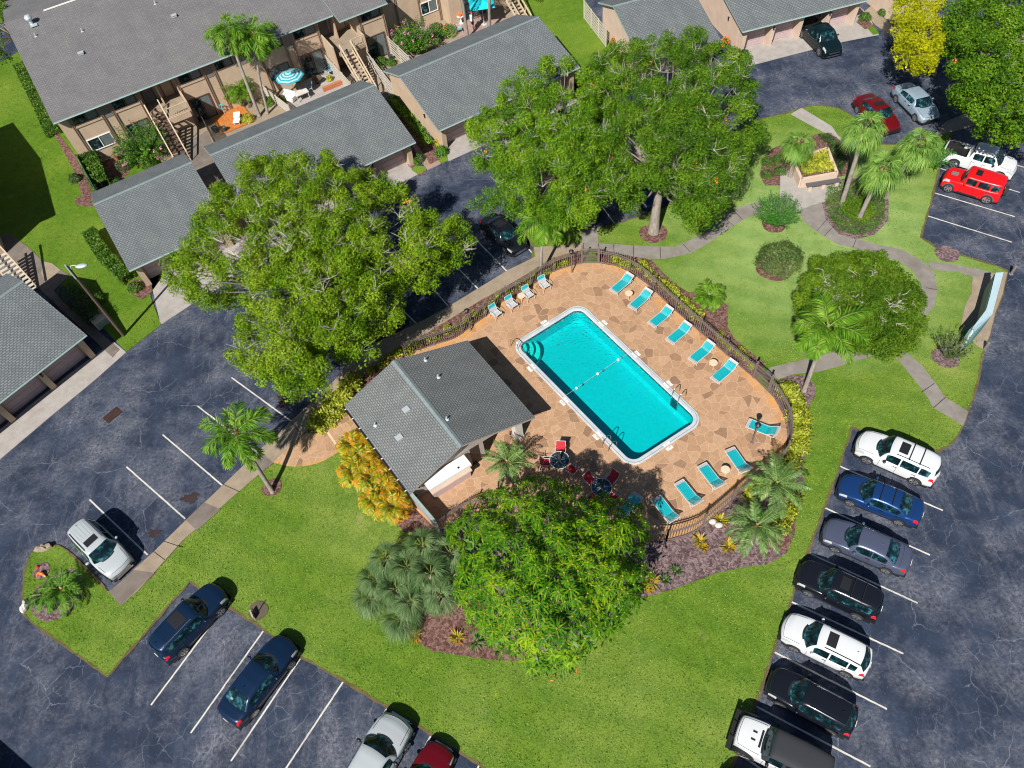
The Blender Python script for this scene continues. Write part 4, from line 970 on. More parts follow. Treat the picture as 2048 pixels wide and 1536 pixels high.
for px, pl in (((751, 851), 0), ((851, 721), 1), ((877, 755), 1), ((894, 839), 1)):
    c = on_plane(px, lc(W_) if pl == 0 else lc(N_), nW if pl == 0 else nE); mb = MB(); mb.lathe([(0.05, -0.05), (0.05, 0.26), (0.0, 0.26)], c, 8); mb.lathe([(0.14, 0.02), (0.05, 0.07)], c, 10); mb.obj('vent_pipe', M['galv'], club)
# ================================================================== vehicles
PAINT = {
 'white': m_paint('white_car_paint', (0.60, 0.62, 0.64), 0.0, 0.3), 'silver': m_paint('silver_car_paint', (0.42, 0.455, 0.475), 0.1, 0.32),
 'silverblue': m_paint('blue_silver_car_paint', (0.26, 0.34, 0.42), 0.2, 0.3), 'navy': m_paint('navy_car_paint', (0.006, 0.022, 0.060), 0.3, 0.3),
 'blue': m_paint('blue_car_paint', (0.010, 0.045, 0.16), 0.3, 0.3), 'grey': m_paint('grey_car_paint', (0.085, 0.10, 0.16), 0.3, 0.32),
 'black': m_paint('black_car_paint', (0.008, 0.010, 0.016), 0.1, 0.25), 'red': m_paint('red_car_paint', (0.62, 0.008, 0.012), 0.0, 0.3),
 'darkred': m_paint('dark_red_car_paint', (0.12, 0.003, 0.008), 0.1, 0.3), 'green': m_paint('dark_green_car_paint', (0.003, 0.013, 0.016), 0.2, 0.25),
 'dblue': m_paint('deep_blue_car_paint', (0.008, 0.030, 0.085), 0.3, 0.3), 'cloth': flat('soft_top_cloth', (0.022, 0.024, 0.030), 0.8)}
M['clad'] = flat('grey_cladding', (0.10, 0.10, 0.105), 0.5)
def interp(pts, x):
    if x <= pts[0][0]: return pts[0][1]
    for (a, p), (b, q) in zip(pts, pts[1:]):
        if x <= b:
            t = (x - a) / (b - a); t = t * t * (3 - 2 * t) * 0.5 + t * 0.5; return p + (q - p) * t
    return pts[-1][1]
KIND = {
 # Lr, Lf: distance of the ends from the wheelbase centre
 'sedan': dict(wb=2.78, Lr=2.42, Lf=2.36, W=1.84, belt=0.93, top=[(-2.42, .72), (-2.3, .98), (-1.7, 1.03), (-1.0, .98), (0, .95), (0.95, .97), (1.25, .95), (1.9, .83), (2.28, .70), (2.36, .56)],
               roof=[(-1.92, 0), (-1.0, .44), (-0.3, .50), (0.15, .50), (0.45, .46), (1.22, 0)], tumble=.50, sw=[(-1.25, -.42), (-.36, .55)], wr=.33),
 'suv': dict(wb=2.75, Lr=2.38, Lf=2.36, W=1.92, belt=1.05, top=[(-2.38, .80), (-2.3, 1.05), (-1.7, 1.06), (0, 1.05), (1.0, 1.07), (1.3, 1.04), (1.9, .97), (2.25, .84), (2.36, .62)],
             roof=[(-2.36, 0), (-2.15, .56), (-1.6, .66), (-0.4, .70), (0.25, .69), (0.50, .64), (1.25, 0)], tumble=.34, sw=[(-2.0, -1.35), (-1.28, -.28), (-.2, .66)], wr=.37),
 'crossover': dict(wb=2.72, Lr=2.30, Lf=2.34, W=1.90, belt=1.00, top=[(-2.30, .80), (-2.22, 1.02), (-1.7, 1.02), (0, 1.0), (1.0, 1.03), (1.3, 1.0), (1.9, .92), (2.22, .78), (2.34, .6)],
             roof=[(-2.26, 0), (-1.75, .50), (-1.2, .60), (-0.3, .64), (0.25, .63), (0.50, .58), (1.28, 0)], tumble=.40, sw=[(-1.75, -1.3), (-1.22, -.3), (-.22, .66)], wr=.36),
 'boxy': dict(wb=2.84, Lr=2.25, Lf=2.15, W=1.95, belt=1.18, top=[(-2.25, .95), (-2.2, 1.18), (0, 1.18), (0.85, 1.2), (1.0, 1.17), (1.9, 1.12), (2.08, 1.02), (2.15, .8)],
              roof=[(-2.22, 0), (-2.14, .60), (-1.9, .66), (0.45, .66), (0.56, .62), (0.92, 0)], tumble=.20, sw=[(-2.0, -1.4), (-1.25, -.42), (-.28, .5)], wr=.42),
 'jeep': dict(wb=2.95, Lr=2.35, Lf=2.05, W=1.72, belt=1.15, top=[(-2.35, .95), (-2.3, 1.15), (0, 1.15), (0.75, 1.17), (0.95, 1.18), (1.8, 1.12), (2.0, 1.06), (2.05, .8)],
              roof=[(-2.33, 0), (-2.2, .62), (-1.9, .70), (0.3, .70), (0.42, .66), (0.82, 0)], tumble=.22, sw=[(-2.0, -1.3), (-1.15, -.35), (-.2, .45)], wr=.45),
 'pickup': dict(wb=3.35, Lr=2.85, Lf=2.62, W=2.0, belt=1.15, top=[(-2.85, 1.05), (-2.8, 1.20), (-0.9, 1.20), (0, 1.15), (1.3, 1.18), (1.5, 1.15), (2.2, 1.08), (2.5, .95), (2.62, .7)],
              roof=[(-0.95, 0), (-0.72, .55), (-0.4, .68), (0.55, .70), (0.80, .66), (1.45, 0)], tumble=.34, sw=[(-.62, .12), (.2, 1.0)], wr=.42, bed=(-2.72, -1.05)),
}
class Car:
    def __init__(s, kind, over=None):
        s.k = dict(KIND[kind]); s.k.update(over or {})
    def warp(s, v):
        k = s.k; x, y, z = v; q = (y / (k['W'] / 2)) ** 2
        if x > 0: x -= 0.30 * q * min(1, x / k['Lf']) ** 3 * (0.45 if k['belt'] > 1.12 else 1)
        else: x += 0.16 * q * min(1, -x / k['Lr']) ** 3 * (0.4 if k['belt'] > 1.12 else 1)
        return (x, y, z)
    def half(s, x):
        k = s.k; w = k['W'] / 2; a = x / k['Lf'] if x > 0 else -x / k['Lr']
        return w * (1 - 0.14 * max(0, a) ** 4 - 0.02 * max(0, a) ** 2)
    def B(s, x, t, side=1, off=0.0, bed=False):
        "lower body surface, t: 0 sill -> 1 top centre line"
        k = s.k; w = s.half(x) + off * 0.9; zt = interp(k['top'], x) + off; sh = min(zt - 0.03, zt - 0.02)
        pts = [(0, 0.0 + 0.22 - off), (.05, .0), (.1, .0)]
        ring = [(w * .90, .22), (w * .99, .34), (w, .55), (w * .985, zt * .78), (w * .965, zt - .07), (w * .90, zt - .012), (w * .55, zt + .018), (0, zt + .03)]
        if bed: ring[5:] = [(w * .90, zt), (w * .84, zt - .01), (w * .83, .72), (0, .72)]; ring = ring[:5] + ring[5:]
        n = len(ring) - 1; u = t * n; i = min(int(u), n - 1); f = u - i
        y = ring[i][0] * (1 - f) + ring[i + 1][0] * f; z = ring[i][1] * (1 - f) + ring[i + 1][1] * f
        return s.warp((x, side * y, z))
    def cab(s, x, t, side=1, off=0.0):
        "greenhouse: t 0 belt -> .6 roof edge -> 1 centre"
        k = s.k; h = interp(k['roof'], x); wb_ = min(s.half(x) * .96, s.half(x) - 0.03); b = interp(k['top'], x) - 0.01
        b = min(b, k['belt'] + .02) if x < 0 else b
        yt = wb_ - k['tumble'] * h
        if t < .6: f = t / .6; y = wb_ + (yt - wb_) * f; z = b + (h * .92) * f; y += off
        else: f = (t - .6) / .4; y = yt * (1 - f) + 0; z = b + h * (.92 + .08 * min(1, f * 4)) + 0.025 * min(1, h * 3) * (1 - (1 - f) ** 2); z += off
        r0_, r1_ = k['roof'][0][0], k['roof'][-1][0]; m_ = (r0_ + r1_) / 2; q = (y / (k['W'] / 2)) ** 2; u = (x - m_) / ((r1_ - r0_) / 2); bulge = (.52 if k['belt'] < 1.12 else .15)
        x = x - bulge * q * max(0, u) ** 3 + bulge * .5 * q * max(0, -u) ** 3
        return s.warp((x, side * y, z))
def grid_obj(fn, us, ts, name, mat, parent, sides=(1,), smooth=True, join=False):
    mb = MB()
    for sd in sides:
        vs = [fn(u, t, sd) for u in us for t in ts]; nt_ = len(ts)
        fs = [(i * nt_ + j, (i + 1) * nt_ + j, (i + 1) * nt_ + j + 1, i * nt_ + j + 1) for i in range(len(us) - 1) for j in range(nt_ - 1)]
        if sd < 0: fs = [tuple(reversed(f)) for f in fs]
        mb.add(vs, fs)
    return mb.obj(name, mat, parent, smooth)
lin = lambda a, b, n: [a + (b - a) * i / (n - 1) for i in range(n)]
def car(kind, paint, label, cat, fw, rw, side, group=None, opts=(), over=None, name=None, roofpaint=None, center=None, heading=None, scale=None):
    """fw, rw: photo pixels of the visible front/rear wheel hubs on `side` (+1 left of car, -1 right)"""
    cr = Car(kind, over); k = cr.k; w = k['W']
    if fw:
        f, r_ = P(*fw, k['wr']), P(*rw, k['wr']); dv = f - r_; sc = min(1.0, max(0.90, dv.length / k['wb'])) if scale is None else scale; hd = math.atan2(dv.y, dv.x)
        nl = Vector((-math.sin(hd), math.cos(hd), 0)); c = (f + r_) / 2 - nl * side * (w / 2 - .02) * sc
    else:
        hd = heading; sc = scale or 0.95; c = P(*center, 0.5) - Vector((math.cos(hd), math.sin(hd), 0)) * k['Lf'] * sc
    c.z = 0
    root = thing(name or {'sedan': 'parked_car', 'suv': 'parked_suv', 'crossover': 'parked_suv', 'boxy': 'parked_suv', 'jeep': 'off_road_car', 'pickup': 'pickup_truck'}[kind], c, label, cat, group, hd)
    root.scale = (sc, sc, sc)
    pm = PAINT[paint]; rp_ = PAINT[roofpaint] if roofpaint else pm
    bed = k.get('bed')
    # body
    xs = sorted(set([round(q, 3) for q in lin(-k['Lr'], k['Lf'], 34)] + [-k['Lr'] + .03, -k['Lr'] + .08, k['Lf'] - .03, k['Lf'] - .08, k['Lf'] - .15] + ([bed[0], bed[0] + .01, bed[1], bed[1] - .01] if bed else [])))
    ts = lin(0, 1, 15)
    mb = MB(); rows = []
    for x in xs:
        inb = bed and bed[0] + .005 < x < bed[1] - .005
        half_ = [cr.B(x, t, 1, 0, inb) for t in ts]; other = [cr.B(x, t, -1, 0, inb) for t in reversed(ts[:-1])]
        rows.append(half_ + other)
    n = len(rows[0]); V = [v for r_ in rows for v in r_]
    F = [(i * n + j, i * n + j + 1, (i + 1) * n + j + 1, (i + 1) * n + j) for i in range(len(rows) - 1) for j in range(n - 1)]
    F += [tuple(range(n - 1, -1, -1)), tuple((len(rows) - 1) * n + j for j in range(n))]
    mi = [0] * len(F)
    if bed:
        for q, f_ in enumerate(F[:-2]):
            cx = sum(V[i][0] for i in f_) / 4; cy = sum(abs(V[i][1]) for i in f_) / 4; cz = sum(V[i][2] for i in f_) / 4
            if bed[0] < cx < bed[1] and cy < w * .41 and cz < 1.19: mi[q] = 1
    me = D.meshes.new('body'); me.from_pydata(V, [], F); me.polygons.foreach_set('material_index', mi); me.update()
    body = link('body', me, [pm, M['blk']], root)
    for p in me.polygons: p.use_smooth = len(p.vertices) == 4 and not bed
    # cabin
    rx = [p[0] for p in k['roof']]
    cx = sorted(set(lin(rx[0], rx[-1], 30)))
    mb = MB(); rows = [[cr.cab(x, t, 1) for t in lin(0, 1, 13)] + [cr.cab(x, t, -1) for t in reversed(lin(0, 1, 13)[:-1])] for x in cx]
    n = len(rows[0]); mb.add([v for r_ in rows for v in r_], [(i * n + j, i * n + j + 1, (i + 1) * n + j + 1, (i + 1) * n + j) for i in range(len(rows) - 1) for j in range(n - 1)])
    mb.obj('roof', rp_, root, True)
    iB = [i for i, p in enumerate(k['roof']) if p[1] == max(q[1] for q in k['roof'])][-1]
    xw0, xw1 = k['roof'][-2][0] + 0.06, rx[-1] - 0.03
    tt = lin(.635, 1, 7)
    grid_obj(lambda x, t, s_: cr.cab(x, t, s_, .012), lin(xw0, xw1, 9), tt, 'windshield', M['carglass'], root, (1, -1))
    if not bed: xr0, xr1 = rx[0] + 0.07, k['roof'][1][0] - 0.03
    else: xr0, xr1 = rx[0] + .04, k['roof'][1][0] - .02
    grid_obj(lambda x, t, s_: cr.cab(x, t, s_, .012), lin(xr0, xr1, 7), lin(.66, 1, 7), 'rear_window', M['carglass'], root, (1, -1))
    for s_ in (1, -1):
        for a, b in k['sw']:
            grid_obj(lambda x, t, sd: cr.cab(x, t, sd, .012), lin(a, b, 9), lin(.08, .52, 4), 'side_window', M['carglass'], root, (s_,))
    # lights, grille, bumper
    Lf, Lr = k['Lf'], k['Lr']
    for s_ in (1, -1):
        grid_obj(lambda x, t, sd: cr.B(x, t, sd, .012), lin(Lf - .55, Lf - .04, 6), lin(.46, .70, 5), 'headlight', M['head'], root, (s_,))
        grid_obj(lambda x, t, sd: cr.B(x, t, sd, .012), lin(-Lr + .02, -Lr + .34, 5), lin(.46, .72, 5), 'tail_light', M['tail'], root, (s_,))
    mb = MB(); zb_ = k['top'][-1][1]
    mb.box((Lf - .01, 0, zb_ - .08), (.06, w * .52, .16)); mb.box((Lf - .03, 0, .34), (.05, w * .6, .12)); mb.obj('grille', M['chrome'] if 'chrome' in opts else M['blk'], root)
    bl_ = .52 if k['belt'] < 1.12 else .15
    def cowl(x, t, sd): p = cr.B(x, t, sd, .010); return (p[0] - bl_ * (p[1] / (w / 2)) ** 2 * .8, p[1], p[2])
    grid_obj(cowl, lin(rx[-1] - .07, rx[-1] + .025, 3), lin(.80, 1, 6), 'wiper_cowl', M['blk'], root, (1, -1))
    # panel gaps
    gap = MB()
    def strip(fn, us, ts_, sides=(1, -1)):
        for sd in sides:
            vs = [fn(u, t, sd) for u in us for t in ts_]; q = len(ts_)
            gap.add(vs, [(i * q + j, (i + 1) * q + j, (i + 1) * q + j + 1, i * q + j + 1) for i in range(len(us) - 1) for j in range(q - 1)])
    fb_ = lambda x, t, sd: cr.B(x, t, sd, .006)
    strip(fb_, lin(rx[-1], Lf - .12, 10), [.742, .752])
    for x in ([p[0] for p in k['sw'][-2:]] + [k['sw'][-1][1] + .12]): strip(fb_, [x, x + .018], lin(.1, .64, 8))
    strip(fb_, [Lf - .14, Lf - .12], lin(.75, 1, 5))
    if not bed and kind in ('sedan',): strip(fb_, [rx[0] + .02, rx[0] + .035], lin(.72, 1, 5))
    gap.obj('panel_gaps', M['blk'], body)
    mb = MB()
    for s_ in (1, -1):
        for (a, b) in k['sw'][-2:]:
            p = cr.B(a + .12, .52, s_, .02); mb.box(p, (.2, .03, .03))
    mb.obj('door_handles', M['chrome'], body)
    mb = MB(); mb.box((0, 0, .27), (Lf + Lr - .5, w * .97, .12)); mb.box((Lf - .18, 0, .27), (.3, w * .82, .10)); mb.box((-Lr + .15, 0, .30), (.28, w * .86, .13)); mb.obj('sill_trim', M['blk'], body)
    # mirrors
    for s_ in (1, -1):
        p = cr.cab(k['sw'][-1][1] - .02, .05, s_); mb = MB(); mb.ell((p[0] + .03, p[1] + s_ * .14, p[2] + .06), (.09, .13, .08), 8, 6); mb.beam((p[0] + .02, p[1], p[2] + .02), (p[0] + .03, p[1] + s_ * .1, p[2] + .04), .05)
        mb.obj('mirror', pm if 'darkmirror' not in opts else M['blk'], root, True)
    # wheels
    for xx in (k['wb'] / 2, -k['wb'] / 2):
        for s_ in (1, -1):
            y = s_ * (cr.half(xx)); rr = k['wr']
            mb = MB()
            vs = []; nn = 20
            for (rad, yy) in ((rr * .62, -.20), (rr * .96, -.20), (rr, -.14), (rr, 0.0), (rr * .95, .035), (rr * .66, .04)):
                vs += [(xx + rad * math.cos(2 * PI * j / nn), y + s_ * yy, rr + rad * math.sin(2 * PI * j / nn)) for j in range(nn)]
            mb.add(vs, [(i * nn + j, i * nn + (j + 1) % nn, (i + 1) * nn + (j + 1) % nn, (i + 1) * nn + j) for i in range(5) for j in range(nn)])
            wh = mb.obj('wheel', M['tyre'], root, True)
            mb = MB(); mb.add([(xx + rr * .63 * math.cos(2 * PI * j / nn), y + s_ * .0, rr + rr * .63 * math.sin(2 * PI * j / nn)) for j in range(nn)], [tuple(range(nn))]); mb.m = [1]
            for q in range(6):
                a = q * PI / 3; mb.beam((xx, y + s_ * .03, rr), (xx + rr * .64 * math.cos(a), y + s_ * .03, rr + rr * .64 * math.sin(a)), .075, .03, 0, (0, 1, 0))
            rim_ = [(xx + rad * math.cos(2 * PI * j / nn), y + s_ * .042, rr + rad * math.sin(2 * PI * j / nn)) for rad in (rr * .58, rr * .68) for j in range(nn)]
            mb.add(rim_, [(j, (j + 1) % nn, nn + (j + 1) % nn, nn + j) for j in range(nn)], 0)
            mb.obj('rim', [M['rim'], M['blk']], wh)
            # dark arch lip
            mb = MB(); na = 12; vs = []
            for rad, yy in ((rr * 1.16, .008), (rr * .98, .012)):
                vs += [(xx + rad * math.cos(PI * j / (na - 1)), y + s_ * (yy - .002 * abs(math.sin(PI * j / (na - 1)))), rr + rad * math.sin(PI * j / (na - 1))) for j in range(na)]
            mb.add(vs, [(j, j + 1, na + j + 1, na + j) for j in range(na - 1)]); mb.obj('wheel_arch', M['clad'] if 'cladarch' in opts else M['blk'], body)
    # options
    rmax = max(p[1] for p in k['roof'])
    def roofpt(x, ya, off=0.0):
        # t for a lateral position ya on the roof
        h = interp(k['roof'], x); yt = cr.half(x) * .96 - k['tumble'] * h; f = 1 - min(1, abs(ya) / yt); p = cr.cab(x, .6 + .4 * f, 1 if ya >= 0 else -1, off); return Vector(p)
    def roofpatch(x0, x1, y0, y1, name, mat, off=.012):
        mb = MB(); xs_ = lin(x0, x1, 5); ys_ = lin(y0, y1, 7); vs = [roofpt(x, y, off) for x in xs_ for y in ys_]
        mb.add(vs, [(i * 7 + j, (i + 1) * 7 + j, (i + 1) * 7 + j + 1, i * 7 + j + 1) for i in range(4) for j in range(6)]); return mb.obj(name, mat, root, True)
    if 'sunroof' in opts: roofpatch(-.38, .12, -.40, .40, 'sunroof', M['blk'])
    if 'bigroof' in opts: roofpatch(-.75, .0, -.46, .46, 'sunroof', M['blk'])
    if 'hatch' in opts: roofpatch(-.35, .1, -.36, .36, 'sunroof', M['blk'])
    if 'rails' in opts:
        for s_ in (1, -1):
            pts = [roofpt(x, s_ * (cr.half(x) * .96 - k['tumble'] * interp(k['roof'], x) - .07), .05) for x in lin(-1.75, .1, 8)]
            mb = MB(); mb.tube(pts, .022, 6); mb.tube([pts[0], pts[0] - Vector((.03, 0, .05))], .02, 5); mb.tube([pts[-1], pts[-1] + Vector((.03, 0, -.05))], .02, 5); mb.obj('roof_rail', M['chrome'] if 'chromerail' in opts else M['blk'], root)
    if 'bars' in opts:
        for x in (-1.15, -.55) if kind != 'sedan' else (-.62, .08):
            yy = cr.half(x) * .96 - k['tumble'] * rmax - .05; p = roofpt(x, 0)
            mb = MB(); mb.beam((x, -yy, p.z + .07), (x, yy, p.z + .07), .045, .03)
            for s_ in (1, -1): mb.beam((x, s_ * yy, p.z + .07), (x, s_ * yy, p.z - .04), .05)
            mb.obj('crossbar', M['blk'], root)
    if 'ribs' in opts:
        mb = MB()
        for y in (-.42, -.22, 0, .22, .42): mb.tube([roofpt(x, y, .008) for x in lin(-1.8, -.5, 6)], .012, 5)
        mb.obj('roof_ribs', rp_, root)
    if 'fin' in opts:
        x = k['roof'][1][0] + .35; p = roofpt(x, 0); mb = MB(); mb.add([(x - .09, -.02, p.z), (x + .09, 0, p.z), (x - .09, .02, p.z), (x - .08, 0, p.z + .08)], [(0, 1, 3), (1, 2, 3), (2, 0, 3)]); mb.obj('antenna_fin', pm, root)
    if 'spare' in opts:
        mb = MB(); nn = 20; vs = []
        for rad, xx_ in ((.39, -Lr - .02), (.40, -Lr - .2), (.34, -Lr - .24), (.1, -Lr - .24)): vs += [(xx_, rad * math.cos(2 * PI * j / nn), .98 + rad * math.sin(2 * PI * j / nn)) for j in range(nn)]
        mb.add(vs, [(i * nn + j, i * nn + (j + 1) % nn, (i + 1) * nn + (j + 1) % nn, (i + 1) * nn + j) for i in range(3) for j in range(nn)] + [tuple(3 * nn + j for j in range(nn))]); mb.obj('spare_wheel', M['tyre'], root, True)
    if 'flares' in opts:
        for xx in (k['wb'] / 2, -k['wb'] / 2):
            for s_ in (1, -1):
                mb = MB(); na = 12; y = s_ * cr.half(xx) * .97; vs = []
                for rad, yy in ((k['wr'] * 1.35, -.05), (k['wr'] * 1.3, .16), (k['wr'] * 1.12, .16)):
                    vs += [(xx + rad * math.cos(PI * j / (na - 1)), y + s_ * yy, k['wr'] * .95 + rad * math.sin(PI * j / (na - 1))) for j in range(na)]
                mb.add(vs, [(i * na + j, i * na + j + 1, (i + 1) * na + j + 1, (i + 1) * na + j) for i in range(2) for j in range(na - 1)]); mb.obj('fender_flare', M['blk'], root)
    if 'tankrack' in opts:
        mb = MB(); mb.box((Lf + .1, 0, .62), (.22, w * 1.08, .2)); 
        for y in (-.35, .35): mb.tube([(Lf + .02, y, .7), (Lf + .16, y, .8), (Lf + .2, y, .6)], .03, 6)
        mb.obj('front_bumper', M['blk'], root)
        mb = MB()
        for y in (-.18, .18): mb.box((1.25, y, 1.205), (.2, .07, .03))
        mb.box((.92, 0, 1.205), (.10, .8, .03)); mb.obj('hood_vents', M['blk'], root)
        mb = MB()
        for i in range(7): mb.box((Lf - .0, -.36 + .12 * i, .93), (.06, .05, .28))
        mb.obj('grille_slots', M['blk'], root)
    if 'hoodscoop' in opts:
        mb = MB(); mb.box((1.45, 0, 1.195), (.5, .42, .03)); mb.obj('hood_vent', M['panel_g'], root)
    if 'runboard' in opts:
        mb = MB()
        for s_ in (1, -1): mb.box((0, s_ * (w / 2 + .05), .40), (1.5, .16, .06))
        mb.obj('running_board', M['blk'], root)
    if 'sticker' in opts:
        p = roofpt(rx[0] + .45, .25, .02); mb = MB(); mb.box((p.x, p.y, p.z + .005), (.14, .16, .01)); mb.obj('window_sticker', M['gutter'], root)
    # number plates
    mb = MB(); mb.box((-Lr - .012, 0, .72 if not bed else .6), (.02, .32, .16)); mb.obj('licence_plate', M['white'], root)
    return root
G1_ = 'cars parked nose-in along the right lawn'; G2_ = 'cars parked nose-in along the lower lawn'; G3_ = 'cars parked by the pool pavement'
car('suv', 'white', 'white suv with sunroof and black roof rails, nearest the curved path', 'suv', (1733.2, 920.8), (1827.8, 962.9), 1, G1_, ('sunroof', 'rails', 'bars', 'darkmirror'))
car('sedan', 'blue', 'bright blue sedan with two crossbars on its roof', 'car', (1699.9, 1006), (1797, 1044.9), 1, G1_, ('bars',))
car('sedan', 'grey', 'slate grey sedan with plain roof, between the blue sedan and a black suv', 'car', (1669.8, 1099), (1771, 1141.4), 1, G1_, ('fin',))
car('suv', 'black', 'black suv with sunroof and silver crossbars beside the slate grey sedan', 'suv', (1616.5, 1187), (1713.5, 1233), 1, G1_, ('sunroof', 'rails', 'bars', 'chromerail', 'darkmirror'))
car('crossover', 'white', 'pearl white crossover with small black sunroof between two black suvs', 'suv', (1587.8, 1297.8), (1690.3, 1347.8), 1, G1_, ('sunroof', 'fin', 'rails'))
car('crossover', 'black', 'black suv with plain roof, between the pearl white crossover and the jeep-like car', 'suv', (1563, 1411), (1657.5, 1462), 1, G1_, ('fin', 'rails', 'chromerail'))
car('jeep', 'white', 'white off-road car with black soft top and flared black fenders at the bottom edge', 'off-road car', (1492, 1512), (1600, 1566), 1, G1_, ('flares', 'tankrack', 'darkmirror'), roofpaint='cloth', scale=1.0)
car('crossover', 'grey', 'car whose shadow falls on the lawn just below the soft top car', 'suv', (1462, 1622), (1560, 1680), 1, G1_, ())
car('suv', 'navy', 'dark navy suv with ribbed roof and large sunroof, beside the small lawn corner', 'suv', (442, 1224), (367.7, 1303.3), -1, G2_, ('bigroof', 'rails', 'ribs', 'chromerail', 'fin'))
car('sedan', 'navy', 'long dark navy sedan with a sticker in its rear window', 'car', (586, 1327), (508, 1430), -1, G2_, ('fin', 'sticker'))
car('crossover', 'silver', 'silver suv cut by the bottom edge, hood toward the lawn', 'suv', None, None, 1, G2_, ('chrome', 'darkmirror'), center=(803, 1434), heading=R(54.5), scale=1.06)
car('sedan', 'darkred', 'dark red car cut by the bottom edge of the photo', 'car', None, None, 1, G2_, ('chrome',), center=(888, 1490), heading=R(54), scale=0.95)
car('suv', 'silver', 'silver suv with ribbed roof and sunroof beside the small palm island', 'suv', None, None, 1, G3_, ('ribs', 'sunroof', 'rails', 'fin', 'chrome'), center=(248, 1142), heading=R(-45), scale=0.95)
car('crossover', 'black', 'black car in oak shade with only its nose showing', 'car', None, None, 1, G3_, (), center=(798, 655), heading=R(-61), scale=0.95)
car('sedan', 'black', 'glossy black car parked beside the tall palm by the pavement', 'car', None, None, 1, G3_, ('bigroof', 'chrome'), center=(1042, 501), heading=R(-61), scale=0.95)
G4_ = 'cars parked under the middle oaks'
car('crossover', 'dblue', 'dark blue suv showing its nose under the left middle oak', 'suv', None, None, 1, G4_, ('chrome',), center=(1184, 446), heading=R(-68), scale=0.95)
car('crossover', 'blue', 'blue car glimpsed behind the trunk of the middle oak', 'suv', None, None, 1, G4_, (), center=(1312, 412), heading=R(-68), scale=0.95)
G5_ = 'vehicles in the upper right corner'
car('pickup', 'green', 'dark green black pickup truck nosing out of the open garage door', 'pickup truck', None, None, 1, G5_, ('chrome', 'darkmirror'), center=(1668, 108), heading=R(-82), scale=0.97)
car('sedan', 'darkred', 'dark red car half hidden under the tallest fan palm', 'car', (1752, 259), (1713, 219), -1, G5_, ('sunroof',))
car('sedan', 'silverblue', 'silver blue sedan beside the dark red car', 'car', (1829.8, 236.5), (1791, 197.4), -1, G5_, ('fin',))
car('pickup', 'white', 'white pickup truck with open black bed, next to the bright red suv', 'pickup truck', (1995, 352), (1910, 328), -1, G5_, ('darkmirror',), scale=0.95)
car('boxy', 'red', 'bright red boxy suv with black roof hatch and spare wheel', 'suv', (1896.7, 376), (1972.8, 399), 1, G5_, ('hatch', 'spare', 'runboard', 'hoodscoop', 'cladarch'))
# ================================================================== fence, furniture, small things
def facing(a, b): return math.atan2(b.y - a.y, b.x - a.x)
def copy_tree(o, parent=None):
    c = o.copy(); C.objects.link(c); c.parent = parent
    for ch in list(o.children): copy_tree(ch, c)
    return c

def resample(pts, step):
    out = [pts[0].copy()]; acc = 0.0
    for a, b in zip(pts, pts[1:]):
        d = (b - a).length; t = step - acc
        while t <= d: out.append(a + (b - a) * (t / d)); t += step
        acc = (acc + d) % step if d + acc >= step else acc + d
    return out
def fence_run(px, label, h=1.35, z0=0.08, n_posts=None, group='sections of the iron pool fence'):
    pts = smooth_path(PP(px), 5); L = sum((b - a).length for a, b in zip(pts, pts[1:]))
    root = thing('iron_fence', Vector((pts[0].x, pts[0].y, z0)), label, 'fence', group); o = root.location
    npan = max(1, round(L / 2.3)); fine = resample(pts, L / npan / 14 + 1e-6)
    fine.append(pts[-1])
    idx = [min(i * 14, len(fine) - 1) for i in range(npan + 1)]; idx[-1] = len(fine) - 1
    for a, b in zip(idx, idx[1:]):
        mb = MB(); seg = [Vector((p.x - o.x, p.y - o.y, 0)) for p in fine[a:b + 1]]
        for z in (0.12, h - 0.28, h - 0.12):
            for p, q in zip(seg[::4], seg[4::4] if len(seg) > 4 else []): mb.beam(p + Vector((0, 0, z)), q + Vector((0, 0, z)), 0.045, 0.045)
            if (len(seg) - 1) % 4: k = (len(seg) - 1) // 4 * 4; mb.beam(seg[k] + Vector((0, 0, z)), seg[-1] + Vector((0, 0, z)), 0.045, 0.045)
        for p in seg[1:-1]:
            mb.box((p.x, p.y, h / 2 + 0.03), (0.026, 0.026, h - 0.06)); mb.add([(p.x - .02, p.y - .02, h), (p.x + .02, p.y - .02, h), (p.x + .02, p.y + .02, h), (p.x - .02, p.y + .02, h), (p.x, p.y, h + .09)], [(0, 1, 4), (1, 2, 4), (2, 3, 4), (3, 0, 4)])
        mb.obj('picket_panel', M['iron'], root)
    for i in idx:
        p = fine[i]; mb = MB(); mb.box((p.x - o.x, p.y - o.y, h / 2 + 0.05), (0.075, 0.075, h + 0.1)); mb.box((p.x - o.x, p.y - o.y, h + 0.12), (0.1, 0.1, 0.03)); mb.obj('fence_post', M['iron'], root)
    return root
fence_run([(812, 714), (833, 704), (870, 692), (910, 679), (943, 655), (976, 632), (1000, 609), (1049, 583), (1098, 550), (1130, 538), (1163, 529)], 'brown iron picket fence between the pool chairs and the shaded parking pavement')
fence_run([(1198, 528), (1232, 534), (1262, 547), (1295, 571), (1344, 618), (1375, 645), (1426, 689), (1470, 727), (1505, 756)], 'brown iron picket fence behind the row of six turquoise loungers')
fence_run([(1537, 785), (1549, 799), (1569, 834), (1576, 869), (1572, 902), (1558, 926), (1530, 948), (1508, 963), (1451, 1015), (1394, 1062), (1365, 1075), (1332, 1083)], 'brown iron picket fence curving round the right end of the deck behind the mulch bed')
fence_run([(1332, 1083), (1284, 1083), (1200, 1080), (1100, 1052), (1020, 1027), (975, 1020), (940, 1023), (905, 1045), (879, 1064)], 'brown iron picket fence running under the umbrella tree to the pool house')
